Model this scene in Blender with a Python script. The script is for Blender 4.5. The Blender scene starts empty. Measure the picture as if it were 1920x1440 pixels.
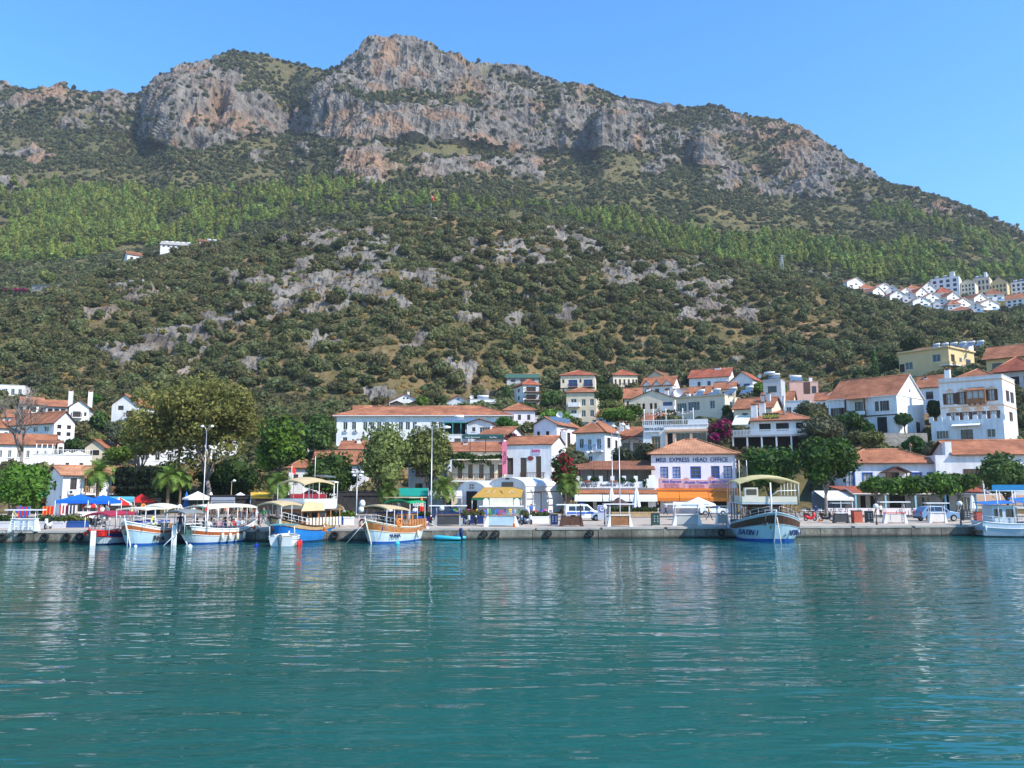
import bpy, math, random
import numpy as np
from mathutils import Vector, Matrix, Euler
R_ = math.radians
SC = bpy.context.scene
COL = SC.collection
# ------------------------------------------------------------------ camera
FPX, CAMH, PITCH = 1500.0, 5.0, R_(7.18)
cam_d = bpy.data.cameras.new("camera"); cam = bpy.data.objects.new("camera", cam_d); COL.objects.link(cam)
cam_d.sensor_width = 36; cam_d.lens = 36 * FPX / 1920; cam_d.clip_start = 0.5; cam_d.clip_end = 6000
cam.location = (0, 0, CAMH); cam.rotation_euler = (R_(90) + PITCH, 0, 0)
SC.camera = cam
# ------------------------------------------------------------------ light
SUN_EL, SUN_AZ = R_(41), R_(124)           # azimuth clockwise from +Y
sdir = Vector((math.sin(SUN_AZ) * math.cos(SUN_EL), math.cos(SUN_AZ) * math.cos(SUN_EL), math.sin(SUN_EL)))
w = bpy.data.worlds.new("World"); SC.world = w; w.use_nodes = True
nt = w.node_tree; nt.nodes.clear()
wo = nt.nodes.new("ShaderNodeOutputWorld"); bg = nt.nodes.new("ShaderNodeBackground"); sk = nt.nodes.new("ShaderNodeTexSky")
sk.sky_type = 'NISHITA'; sk.sun_disc = False; sk.sun_elevation = SUN_EL; sk.sun_rotation = SUN_AZ
sk.altitude = 0; sk.air_density = 1.4; sk.dust_density = 0.0; sk.ozone_density = 10.0
bg.inputs[1].default_value = 0.135
hs_ = nt.nodes.new('ShaderNodeHueSaturation'); hs_.inputs['Saturation'].default_value = 1.13
nt.links.new(sk.outputs[0], hs_.inputs['Color']); nt.links.new(hs_.outputs[0], bg.inputs[0]); nt.links.new(bg.outputs[0], wo.inputs[0])
sl = bpy.data.lights.new("sun", 'SUN'); so = bpy.data.objects.new("sun", sl); COL.objects.link(so)
sl.energy = 3.1; sl.angle = R_(0.5); sl.color = (1.0, 0.93, 0.83)
so.rotation_euler = sdir.to_track_quat('Z', 'Y').to_euler()
SC.view_settings.view_transform = 'Standard'; SC.view_settings.look = 'None'
SC.view_settings.exposure = 1.16; SC.view_settings.gamma = 1.0
SC.cycles.max_bounces = 6; SC.cycles.diffuse_bounces = 3; SC.cycles.transparent_max_bounces = 6
SC.cycles.use_denoising = True
# ------------------------------------------------------------------ helpers
def P(px, py, Y):
    u = (px - 960) / FPX; v = (720 - py) / FPX
    dy = math.cos(PITCH) - v * math.sin(PITCH); dz = math.sin(PITCH) + v * math.cos(PITCH)
    s = Y / dy
    return Vector((u * s, Y, CAMH + dz * s))
def Pn(px, py, Y):
    u = (px - 960) / FPX; v = (720 - py) / FPX
    dy = math.cos(PITCH) - v * math.sin(PITCH); dz = math.sin(PITCH) + v * math.cos(PITCH)
    s = Y / dy
    return np.stack([u * s, np.broadcast_to(Y, np.shape(s)) * 1.0, CAMH + dz * s], -1)
def proj(p):
    x, y, z = p[..., 0], p[..., 1], p[..., 2] - CAMH
    c, s = math.cos(PITCH), math.sin(PITCH)
    d = y * c + z * s; up = -y * s + z * c
    return 960 + FPX * x / d, 720 - FPX * up / d
def Pz(px, py, z):                      # point of a pixel on the plane of height z
    u = (px - 960) / FPX; v = (720 - py) / FPX
    dy = math.cos(PITCH) - v * math.sin(PITCH); dz = math.sin(PITCH) + v * math.cos(PITCH)
    s = (z - CAMH) / dz
    return Vector((u * s, dy * s, z))
def tag(o, label=None, cat=None, group=None, kind=None):
    if label: o['label'] = label
    if cat: o['category'] = cat
    if group: o['group'] = group
    if kind: o['kind'] = kind
    return o
def empty(name, loc=(0, 0, 0), rz=0.0, label=None, cat=None, group=None):
    o = bpy.data.objects.new(name, None); COL.objects.link(o)
    o.location = loc; o.rotation_euler = (0, 0, rz); o.empty_display_size = 0.1
    return tag(o, label, cat, group)
def copy_tree(o, parent=None):
    c = o.copy(); COL.objects.link(c)
    if parent: c.parent = parent
    for ch in list(o.children): copy_tree(ch, c)
    return c
class MB:
    def __init__(s): s.v = []; s.f = []; s.m = []; s.sm = []
    def add(s, vs, fs, m=0, smooth=False):
        b = len(s.v); s.v.extend([tuple(v) for v in vs])
        for f in fs: s.f.append(tuple(i + b for i in f)); s.m.append(m); s.sm.append(smooth)
        return s
    def quad(s, a, b, c, d, m=0): return s.add([a, b, c, d], [(0, 1, 2, 3)], m)
    def box(s, x0, x1, y0, y1, z0, z1, m=0):
        vs = [(x0, y0, z0), (x1, y0, z0), (x1, y1, z0), (x0, y1, z0), (x0, y0, z1), (x1, y0, z1), (x1, y1, z1), (x0, y1, z1)]
        return s.add(vs, [(0, 3, 2, 1), (4, 5, 6, 7), (0, 1, 5, 4), (1, 2, 6, 5), (2, 3, 7, 6), (3, 0, 4, 7)], m)
    def prism(s, poly, y0, y1, m=0):        # poly of (x,z), extruded along y
        n = len(poly)
        vs = [(x, y0, z) for x, z in poly] + [(x, y1, z) for x, z in poly]
        fs = [tuple(range(n)), tuple(range(2 * n - 1, n - 1, -1))] + [(i, n + i, n + (i + 1) % n, (i + 1) % n) for i in range(n)]
        return s.add(vs, fs, m)
    def prismz(s, poly, z0, z1, m=0):       # poly of (x,y), extruded along z
        n = len(poly)
        vs = [(x, y, z0) for x, y in poly] + [(x, y, z1) for x, y in poly]
        fs = [tuple(range(n - 1, -1, -1)), tuple(range(n, 2 * n))] + [(i, (i + 1) % n, n + (i + 1) % n, n + i) for i in range(n)]
        return s.add(vs, fs, m)
    def slab(s, quad, t, m=0):              # a 3D polygon thickened downward by t
        n = len(quad); vs = [tuple(q) for q in quad] + [(q[0], q[1], q[2] - t) for q in quad]
        fs = [tuple(range(n)), tuple(range(2 * n - 1, n - 1, -1))] + [(i, n + i, n + (i + 1) % n, (i + 1) % n) for i in range(n)]
        return s.add(vs, fs, m)
    def tube(s, pts, r, n=6, m=0, cap=True):
        pts = [Vector(p) for p in pts]; rs = r if isinstance(r, (list, tuple)) else [r] * len(pts)
        rings = []; prev = None
        for i, p in enumerate(pts):
            a = pts[max(i - 1, 0)]; b = pts[min(i + 1, len(pts) - 1)]
            t = (b - a).normalized()
            ref = prev if prev is not None else (Vector((0, 0, 1)) if abs(t.z) < 0.9 else Vector((1, 0, 0)))
            x = (ref - t * ref.dot(t)).normalized(); prev = x; y = t.cross(x)
            rings.append([p + (x * math.cos(2 * math.pi * k / n) + y * math.sin(2 * math.pi * k / n)) * rs[i] for k in range(n)])
        vs = [q for rg in rings for q in rg]; fs = []
        for i in range(len(pts) - 1):
            for k in range(n): fs.append((i * n + k, i * n + (k + 1) % n, (i + 1) * n + (k + 1) % n, (i + 1) * n + k))
        if cap: fs.append(tuple(range(n - 1, -1, -1))); fs.append(tuple(range((len(pts) - 1) * n, len(pts) * n)))
        return s.add(vs, fs, m, True)
    def ball(s, c, r, n=8, m=0, sz=1.0):
        k = n // 2; vs = []; fs = []
        for i in range(1, k):
            a = math.pi * i / k
            for j in range(n):
                b = 2 * math.pi * j / n
                vs.append((c[0] + r * math.sin(a) * math.cos(b), c[1] + r * math.sin(a) * math.sin(b), c[2] + r * sz * math.cos(a)))
        t = len(vs); vs.append((c[0], c[1], c[2] + r * sz)); vs.append((c[0], c[1], c[2] - r * sz))
        for i in range(k - 2):
            for j in range(n): fs.append((i * n + j, (i + 1) * n + j, (i + 1) * n + (j + 1) % n, i * n + (j + 1) % n))
        for j in range(n): fs.append((t, j, (j + 1) % n)); fs.append((t + 1, (k - 2) * n + (j + 1) % n, (k - 2) * n + j))
        return s.add(vs, fs, m, True)
    def torus(s, c, R, r, axis='y', n=16, k=7, m=0, sect=None):
        vs = []; fs = []; base = len(s.f)
        for i in range(n):
            a = 2 * math.pi * i / n
            for j in range(k):
                b = 2 * math.pi * j / k
                u = (R + r * math.cos(b)); h = r * math.sin(b)
                q = (u * math.cos(a), h, u * math.sin(a)) if axis == 'y' else ((h, u * math.cos(a), u * math.sin(a)) if axis == 'x' else (u * math.cos(a), u * math.sin(a), h))
                vs.append((c[0] + q[0], c[1] + q[1], c[2] + q[2]))
        for i in range(n):
            for j in range(k): fs.append((i * k + j, i * k + (j + 1) % k, ((i + 1) % n) * k + (j + 1) % k, ((i + 1) % n) * k + j))
        s.add(vs, fs, m, True)
        if sect:
            for q in range(n * k): s.m[base + q] = sect[(q // k * len(sect)) // n]
        return s
    def build(s, name, mats, parent=None, label=None, cat=None, group=None, loc=None, rz=None):
        me = bpy.data.meshes.new(name); me.from_pydata(s.v, [], s.f)
        if not isinstance(mats, (list, tuple)): mats = [mats]
        for mm in mats: me.materials.append(M(mm) if isinstance(mm, str) else mm)
        me.polygons.foreach_set('material_index', s.m); me.polygons.foreach_set('use_smooth', s.sm)
        o = bpy.data.objects.new(name, me); COL.objects.link(o)
        if parent: o.parent = parent
        if loc is not None: o.location = loc
        if rz is not None: o.rotation_euler = (0, 0, rz)
        return tag(o, label, cat, group)
def npmesh(name, v, faces_quads, mats, parent=None, smooth=False):
    me = bpy.data.meshes.new(name); n = len(v); q = np.asarray(faces_quads, np.int32)
    me.vertices.add(n); me.vertices.foreach_set('co', np.asarray(v, np.float32).ravel())
    k = q.shape[1]; me.loops.add(q.size); me.loops.foreach_set('vertex_index', q.ravel())
    me.polygons.add(len(q)); me.polygons.foreach_set('loop_start', np.arange(0, q.size, k, dtype=np.int32))
    me.polygons.foreach_set('use_smooth', np.full(len(q), smooth)); me.update(calc_edges=True)
    for mm in (mats if isinstance(mats, (list, tuple)) else [mats]): me.materials.append(M(mm) if isinstance(mm, str) else mm)
    o = bpy.data.objects.new(name, me); COL.objects.link(o)
    if parent: o.parent = parent
    return o
# ------------------------------------------------------------------ materials
MATS = {}
def newmat(name):
    m = bpy.data.materials.new(name); m.use_nodes = True
    return m, m.node_tree, m.node_tree.nodes['Principled BSDF']
def N(nt, t, **kw):
    n = nt.nodes.new(t)
    for k, v in kw.items(): setattr(n, k, v)
    return n
def col4(c): return (c[0], c[1], c[2], 1)
def noise_mul(nt, base, scale, amt, coord='Object', detail=4, stretch=None):
    """base colour (tuple or socket) x (1-amt .. 1+amt) by noise"""
    tc = N(nt, 'ShaderNodeTexCoord'); no = N(nt, 'ShaderNodeTexNoise'); no.inputs['Scale'].default_value = scale; no.inputs['Detail'].default_value = detail
    src = tc.outputs[coord]
    if stretch:
        mp = N(nt, 'ShaderNodeMapping'); mp.inputs['Scale'].default_value = stretch; nt.links.new(src, mp.inputs[0]); src = mp.outputs[0]
    nt.links.new(src, no.inputs['Vector'])
    mr = N(nt, 'ShaderNodeMapRange'); mr.inputs[1].default_value = 0.3; mr.inputs[2].default_value = 0.7
    mr.inputs[3].default_value = 1 - amt; mr.inputs[4].default_value = 1 + amt * 0.6
    nt.links.new(no.outputs[0], mr.inputs[0])
    mx = N(nt, 'ShaderNodeVectorMath', operation='SCALE')
    if isinstance(base, tuple): mx.inputs[0].default_value = base[:3]
    else: nt.links.new(base, mx.inputs[0])
    nt.links.new(mr.outputs[0], mx.inputs['Scale'])
    return mx.outputs[0], no
def mat(name, c, rough=0.7, var=0.12, scale=1.5, bump=0.0, bscale=20, metal=0.0, spec=0.3, stretch=None, streak=0.0, orand=0.0, emit=0.0):
    m, nt, b = newmat(name)
    out, no = noise_mul(nt, tuple(c), scale, var, stretch=stretch)
    if streak:
        out, _ = noise_mul(nt, out, 1.0, streak, stretch=(2.2, 2.2, 0.25))
    if orand:
        oi = N(nt, 'ShaderNodeObjectInfo'); mr = N(nt, 'ShaderNodeMapRange'); mr.inputs[3].default_value = 1 - orand; mr.inputs[4].default_value = 1 + orand
        nt.links.new(oi.outputs['Random'], mr.inputs[0]); mx = N(nt, 'ShaderNodeVectorMath', operation='SCALE')
        nt.links.new(out, mx.inputs[0]); nt.links.new(mr.outputs[0], mx.inputs['Scale']); out = mx.outputs[0]
    nt.links.new(out, b.inputs['Base Color'])
    b.inputs['Roughness'].default_value = rough; b.inputs['Metallic'].default_value = metal
    b.inputs['Specular IOR Level'].default_value = spec
    if bump:
        tc = N(nt, 'ShaderNodeTexCoord'); n2 = N(nt, 'ShaderNodeTexNoise'); n2.inputs['Scale'].default_value = bscale; n2.inputs['Detail'].default_value = 5
        nt.links.new(tc.outputs['Object'], n2.inputs['Vector'])
        bp = N(nt, 'ShaderNodeBump'); bp.inputs['Strength'].default_value = bump; bp.inputs['Distance'].default_value = 0.05
        nt.links.new(n2.outputs[0], bp.inputs['Height']); nt.links.new(bp.outputs[0], b.inputs['Normal'])
    if emit:
        b.inputs['Emission Color'].default_value = col4(c); b.inputs['Emission Strength'].default_value = emit
    MATS[name] = m
    return m
def M(name): return MATS[name]
def C(c, rough=0.55, **kw):
    """a plain painted / cloth colour, cached"""
    key = 'paint_%03d_%03d_%03d_%d' % (c[0] * 255, c[1] * 255, c[2] * 255, rough * 100)
    if key not in MATS: mat(key, c, rough, var=kw.pop('var', 0.1), **kw)
    return MATS[key]
def leafmat(name, c, var=0.35, hue=0.0, trans=0.25, nscale=0.35):
    m, nt, b = newmat(name)
    out, no = noise_mul(nt, tuple(c), nscale, 0.3, detail=3)
    geo = N(nt, 'ShaderNodeNewGeometry'); mr = N(nt, 'ShaderNodeMapRange'); mr.inputs[3].default_value = 1 - var; mr.inputs[4].default_value = 1 + var
    nt.links.new(geo.outputs['Random Per Island'], mr.inputs[0])
    mx = N(nt, 'ShaderNodeVectorMath', operation='SCALE'); nt.links.new(out, mx.inputs[0]); nt.links.new(mr.outputs[0], mx.inputs['Scale'])
    oi = N(nt, 'ShaderNodeObjectInfo'); hs = N(nt, 'ShaderNodeHueSaturation')
    m1 = N(nt, 'ShaderNodeMapRange'); m1.inputs[3].default_value = 0.5 - 0.02 - hue; m1.inputs[4].default_value = 0.5 + 0.02 + hue
    m2 = N(nt, 'ShaderNodeMapRange'); m2.inputs[3].default_value = 0.66; m2.inputs[4].default_value = 1.36
    nt.links.new(oi.outputs['Random'], m1.inputs[0])
    mm = N(nt, 'ShaderNodeMath', operation='MULTIPLY'); mm.inputs[1].default_value = 7.31; fr = N(nt, 'ShaderNodeMath', operation='FRACT')
    nt.links.new(oi.outputs['Random'], mm.inputs[0]); nt.links.new(mm.outputs[0], fr.inputs[0]); nt.links.new(fr.outputs[0], m2.inputs[0])
    nt.links.new(m1.outputs[0], hs.inputs['Hue']); nt.links.new(m2.outputs[0], hs.inputs['Value']); nt.links.new(mx.outputs[0], hs.inputs['Color'])
    nt.links.new(hs.outputs[0], b.inputs['Base Color']); b.inputs['Roughness'].default_value = 0.6; b.inputs['Specular IOR Level'].default_value = 0.15
    tr = N(nt, 'ShaderNodeBsdfTranslucent'); nt.links.new(hs.outputs[0], tr.inputs['Color'])
    ms = N(nt, 'ShaderNodeMixShader'); ms.inputs[0].default_value = trans
    o = nt.nodes['Material Output']; nt.links.new(b.outputs[0], ms.inputs[1]); nt.links.new(tr.outputs[0], ms.inputs[2]); nt.links.new(ms.outputs[0], o.inputs[0])
    MATS[name] = m; return m
def tilemat(name, c, pitch=0.22):
    m, nt, b = newmat(name)
    out, no = noise_mul(nt, tuple(c), 1.2, 0.22)
    out, _ = noise_mul(nt, out, 7.0, 0.3)
    out, _ = noise_mul(nt, out, 0.35, 0.35)
    nt.links.new(out, b.inputs['Base Color']); b.inputs['Roughness'].default_value = 0.85; b.inputs['Specular IOR Level'].default_value = 0.1
    tc = N(nt, 'ShaderNodeTexCoord'); geo = N(nt, 'ShaderNodeNewGeometry')
    wv = N(nt, 'ShaderNodeTexWave', bands_direction='X'); wv.inputs['Scale'].default_value = 0.314 / pitch; wv.inputs['Distortion'].default_value = 0.4
    w2 = N(nt, 'ShaderNodeTexWave', bands_direction='Z', wave_profile='SAW'); w2.inputs['Scale'].default_value = 0.314 / 0.19; w2.inputs['Distortion'].default_value = 0.6
    nt.links.new(tc.outputs['Object'], wv.inputs['Vector']); nt.links.new(tc.outputs['Object'], w2.inputs['Vector'])
    ad = N(nt, 'ShaderNodeMath', operation='ADD'); nt.links.new(wv.outputs['Fac'], ad.inputs[0]); nt.links.new(w2.outputs['Fac'], ad.inputs[1])
    bp = N(nt, 'ShaderNodeBump'); bp.inputs['Strength'].default_value = 0.6; bp.inputs['Distance'].default_value = 0.06
    nt.links.new(ad.outputs[0], bp.inputs['Height']); nt.links.new(bp.outputs[0], b.inputs['Normal'])
    MATS[name] = m; return m
# walls, roofs, common stuff
mat('white_wall', (0.74, 0.73, 0.71), 0.8, 0.12, 0.5, 0.2, 8, streak=0.13, orand=0.07)
mat('pink_white_wall', (0.78, 0.70, 0.72), 0.8, 0.05, 0.5, 0.15, 8, streak=0.05)
mat('cream_wall', (0.74, 0.62, 0.46), 0.8, 0.08, 0.6, 0.15, 8, streak=0.08)
mat('beige_wall', (0.62, 0.53, 0.38), 0.8, 0.08, 0.6, 0.15, 8, streak=0.08)
mat('yellow_wall', (0.62, 0.47, 0.24), 0.8, 0.06, 0.6, 0.15, 8, streak=0.06)
mat('pink_wall', (0.62, 0.38, 0.31), 0.8, 0.08, 0.6, 0.15, 8, streak=0.06)
mat('grey_wall', (0.45, 0.44, 0.43), 0.8, 0.12, 0.6, 0.15, 8, streak=0.1)
mat('peach_trim', (0.66, 0.42, 0.27), 0.7, 0.08)
mat('dark_wood', (0.085, 0.042, 0.026), 0.6, 0.3, 3)
mat('mid_wood', (0.26, 0.12, 0.05), 0.5, 0.3, 3)
mat('warm_wood', (0.42, 0.17, 0.06), 0.35, 0.3, 3)
mat('light_wood', (0.45, 0.30, 0.15), 0.6, 0.25, 3)
mat('white_paint', (0.73, 0.73, 0.72), 0.4, 0.05)
mat('grey_metal', (0.45, 0.46, 0.47), 0.4, 0.1, metal=0.6)
mat('dark_metal', (0.05, 0.052, 0.055), 0.45, 0.2)
mat('black_rubber', (0.018, 0.018, 0.018), 0.75, 0.3, 6, 0.3, 30)
mat('interior_shadow', (0.03, 0.027, 0.025), 0.8, 0.4, 2)  # near-black: the shadow of rooms behind openings is put into the colour
mat('concrete', (0.36, 0.34, 0.30), 0.9, 0.2, 0.8, 0.3, 6)
mat('stone', (0.30, 0.27, 0.23), 0.9, 0.4, 2.5, 0.8, 5)
mat('blue_paint', (0.025, 0.10, 0.42), 0.4, 0.1)
mat('navy_paint', (0.012, 0.03, 0.12), 0.4, 0.1)
mat('trunk', (0.11, 0.085, 0.065), 0.9, 0.35, 3, 0.8, 12)
mat('pale_trunk', (0.24, 0.20, 0.165), 0.9, 0.3, 2, 0.6, 10)
mat('palm_trunk', (0.17, 0.115, 0.07), 0.9, 0.35, 5, 1.0, 9)
mat('solar', (0.10, 0.15, 0.22), 0.15, 0.1, spec=0.6)
mat('cream_canvas', (0.66, 0.60, 0.47), 0.8, 0.07)
mat('tan_canvas', (0.52, 0.40, 0.22), 0.8, 0.08)
mat('white_canvas', (0.78, 0.78, 0.75), 0.8, 0.05)
mat('red_cloth', (0.58, 0.025, 0.018), 0.7, 0.12)
mat('orange_cloth', (0.68, 0.20, 0.03), 0.7, 0.06)
mat('steel', (0.62, 0.63, 0.64), 0.3, 0.06, metal=0.3)
m_, nt_, b_ = newmat('glass'); b_.inputs['Base Color'].default_value = (0.025, 0.032, 0.04, 1); b_.inputs['Roughness'].default_value = 0.08; b_.inputs['Specular IOR Level'].default_value = 0.6; MATS['glass'] = m_
m_, nt_, b_ = newmat('curtain_glass'); b_.inputs['Base Color'].default_value = (0.36, 0.37, 0.38, 1); b_.inputs['Roughness'].default_value = 0.1; MATS['curtain_glass'] = m_
tilemat('tile_orange', (0.42, 0.17, 0.09)); tilemat('tile_red', (0.40, 0.12, 0.07)); tilemat('tile_pale', (0.52, 0.25, 0.14)); tilemat('tile_brown', (0.30, 0.13, 0.075))
leafmat('leaf_maquis', (0.155, 0.158, 0.062), 0.3, 0.014, trans=.35); leafmat('leaf_far', (0.14, 0.148, 0.06), 0.3, 0.015, trans=.35)
leafmat('leaf_pine', (0.205, 0.25, 0.048), 0.3, 0.008); leafmat('leaf_dry', (0.29, 0.21, 0.065), 0.3, 0.012)
leafmat('leaf_plane', (0.26, 0.275, 0.072), 0.35, trans=.35); leafmat('leaf_deep', (0.048, 0.095, 0.02), 0.4)
leafmat('leaf_bright', (0.10, 0.185, 0.024), 0.35); leafmat('leaf_olive', (0.115, 0.125, 0.065), 0.3)
leafmat('leaf_pale', (0.155, 0.175, 0.052), 0.35); leafmat('leaf_palm', (0.12, 0.19, 0.035), 0.3)
leafmat('leaf_mid', (0.06, 0.10, 0.025), 0.35); leafmat('leaf_ivy', (0.016, 0.028, 0.010), 0.4)
leafmat('flower_magenta', (0.32, 0.02, 0.11), 0.4); leafmat('flower_red', (0.40, 0.03, 0.04), 0.4); leafmat('thatch', (0.28, 0.21, 0.13), 0.3)
# ------------------------------------------------------------------ numpy noise
def _hash(ix, iy, iz, seed):
    h = (ix.astype(np.uint32) * np.uint32(374761393)) ^ (iy.astype(np.uint32) * np.uint32(668265263)) ^ (iz.astype(np.uint32) * np.uint32(2147483647)) ^ np.uint32(seed * 1274126177 & 0xffffffff)
    h = (h ^ (h >> np.uint32(13))) * np.uint32(1274126177); h = (h ^ (h >> np.uint32(15))) * np.uint32(2246822519)
    return ((h ^ (h >> np.uint32(14))) & np.uint32(0xffff)).astype(np.float32) / 32767.5 - 1
def vnoise(p, seed=0):
    i = np.floor(p).astype(np.int64); f = (p - i).astype(np.float32); f = f * f * f * (f * (f * 6 - 15) + 10)
    i = i + 100000
    r = 0
    for dx in (0, 1):
        wx = f[:, 0] if dx else 1 - f[:, 0]
        for dy in (0, 1):
            wy = f[:, 1] if dy else 1 - f[:, 1]
            for dz in (0, 1):
                wz = f[:, 2] if dz else 1 - f[:, 2]
                r = r + wx * wy * wz * _hash(i[:, 0] + dx, i[:, 1] + dy, i[:, 2] + dz, seed)
    return r
def fbm(p, octv=4, seed=0, ridged=False):
    a = 1.0; s = 0; t = 0
    for o in range(octv):
        n = vnoise(p * (2.03 ** o) + 17.7 * o, seed + o)
        if ridged: n = 1 - 2 * np.abs(n)
        s = s + a * n; t += a; a *= 0.5
    return s / t
def sstep(a, b, x): t = np.clip((x - a) / (b - a), 0, 1); return t * t * (3 - 2 * t)
# ------------------------------------------------------------------ terrain
def line(pts):                              # knots (px, py, Y)
    a = np.array(pts, float)
    return lambda px: (np.interp(px, a[:, 0], a[:, 1]), np.interp(px, a[:, 0], a[:, 2]))
L1 = line([(-700, 735, 240), (0, 722, 240), (200, 738, 240), (400, 735, 240), (600, 758, 225), (730, 748, 225), (930, 742, 240), (1050, 712, 262), (1200, 692, 280), (1400, 690, 280), (1550, 705, 255), (1700, 690, 240), (1800, 655, 255), (1920, 640, 262), (2600, 640, 262)])
L2 = line([(-700, 660, 320), (-300, 625, 325), (0, 588, 335), (100, 548, 350), (200, 503, 365), (250, 482, 372), (400, 458, 382), (600, 432, 392), (800, 414, 400), (1000, 416, 402), (1180, 450, 400), (1400, 502, 380), (1500, 526, 368), (1600, 560, 352), (1700, 588, 338), (1830, 606, 325), (1920, 612, 322), (2600, 640, 310)])
L3 = line([(-700, 640, 365), (-300, 608, 370), (0, 578, 378), (100, 545, 392), (200, 512, 420), (400, 482, 445), (600, 462, 465), (800, 446, 475), (1000, 448, 475), (1180, 480, 470), (1400, 526, 440), (1500, 538, 415), (1600, 575, 402), (1700, 594, 392), (1830, 604, 385), (1920, 606, 382), (2600, 635, 370)])
L4 = line([(-700, 520, 530), (0, 490, 560), (200, 482, 580), (400, 456, 600), (600, 430, 605), (800, 411, 605), (1000, 412, 605), (1180, 444, 590), (1400, 492, 545), (1500, 512, 510), (1600, 533, 502), (1700, 536, 500), (1920, 540, 495), (2600, 560, 480)])
L5 = line([(-700, 265, 850), (0, 247, 855), (100, 243, 855), (200, 240, 858), (262, 258, 862), (276, 268, 850), (300, 272, 812), (326, 276, 775), (380, 279, 785), (440, 266, 800), (520, 256, 850), (545, 250, 868), (556, 250, 860), (600, 258, 812), (640, 264, 780), (690, 266, 762), (800, 266, 775), (900, 281, 800), (990, 290, 850), (1060, 290, 858), (1096, 287, 868), (1112, 287, 845), (1132, 287, 805), (1190, 287, 815), (1204, 288, 850), (1298, 306, 838), (1318, 312, 800), (1342, 318, 808), (1356, 322, 830), (1420, 350, 815), (1500, 376, 790), (1600, 388, 765), (1700, 388, 745), (1800, 402, 725), (1920, 470, 705), (2600, 640, 640)])
L6 = line([(-700, 185, 885), (0, 180, 890), (100, 180, 890), (200, 192, 888), (262, 205, 895), (276, 196, 890), (290, 178, 862), (326, 160, 830), (380, 150, 838), (440, 160, 850), (520, 195, 880), (545, 205, 900), (556, 190, 895), (600, 165, 850), (640, 172, 815), (690, 190, 800), (800, 205, 812), (900, 212, 838), (990, 240, 882), (1060, 236, 890), (1096, 232, 898), (1112, 222, 880), (1132, 212, 842), (1190, 224, 848), (1204, 234, 884), (1298, 262, 868), (1318, 264, 838), (1342, 282, 838), (1356, 290, 852), (1420, 290, 845), (1500, 305, 820), (1600, 345, 795), (1700, 366, 770), (1800, 390, 745), (1920, 455, 722), (2600, 625, 655)])
L65 = line([(-700, 165, 915), (0, 168, 918), (262, 195, 918), (300, 158, 895), (400, 128, 895), (470, 135, 905), (545, 170, 930), (600, 150, 905), (640, 140, 885), (700, 150, 868), (780, 165, 866), (860, 175, 868), (893, 180, 872), (906, 178, 905), (1000, 180, 925), (1100, 200, 932), (1200, 215, 922), (1320, 228, 905), (1420, 245, 885), (1500, 270, 860), (1600, 320, 832), (1700, 362, 800), (1800, 388, 770), (1920, 448, 742), (2600, 615, 670)])
L7 = line([(-700, 140, 955), (-300, 150, 955), (0, 158, 955), (60, 168, 955), (110, 166, 955), (180, 176, 955), (240, 188, 955), (272, 181, 950), (290, 152, 940), (330, 136, 935), (395, 118, 935), (412, 102, 935), (432, 94, 935), (480, 100, 940), (560, 120, 945), (612, 134, 945), (640, 120, 935), (670, 95, 925), (700, 76, 920), (740, 70, 920), (790, 85, 920), (830, 100, 920), (872, 116, 930), (893, 122, 950), (940, 123, 960), (990, 141, 965), (1050, 156, 965), (1110, 160, 965), (1160, 181, 960), (1210, 187, 955), (1270, 204, 950), (1330, 199, 945), (1400, 221, 930), (1460, 223, 920), (1500, 240, 905), (1550, 271, 890), (1600, 301, 875), (1640, 331, 862), (1660, 346, 855), (1720, 361, 840), (1780, 379, 825), (1840, 401, 810), (1890, 431, 798), (1920, 441, 790), (2000, 472, 775), (2600, 605, 700)])
PXS = np.concatenate([np.arange(-640, -40, 10), np.arange(-40, 1960, 1.8), np.arange(1960, 2560, 10)]).astype(float)
NC = len(PXS)
# ground heights wanted in the town: filled by the house table; (x, Y, z)
TOWN = []
def tground(x, Y):
    """height of the town ground by inverse distance over the wanted points"""
    t = np.array(TOWN); x = np.asarray(x, float); Y = np.asarray(Y, float); sh = x.shape
    x = x.ravel(); Y = Y.ravel(); out = np.empty(len(x))
    for i in range(0, len(x), 20000):
        d2 = (x[i:i + 20000, None] - t[None, :, 0]) ** 2 + ((Y[i:i + 20000, None] - t[None, :, 1]) * 1.6) ** 2
        wgt = 1 / (d2 + 60.0) ** 2
        out[i:i + 20000] = (wgt * t[None, :, 2]).sum(1) / wgt.sum(1)
    return out.reshape(sh)
PADS = []
GZ = 1.0                                     # quay level
def make_town_points(house_bases):
    for x in np.arange(-140, 141, 14): TOWN.append((x, 112, 0.8)); TOWN.append((x, 118, 1.0))
    for px in np.arange(-300, 2240, 55):
        py, Y = L1(px); p = P(px, float(py), float(Y)); TOWN.append((p.x, p.y, p.z))
    TOWN.extend(house_bases)
TG = {}
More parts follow.
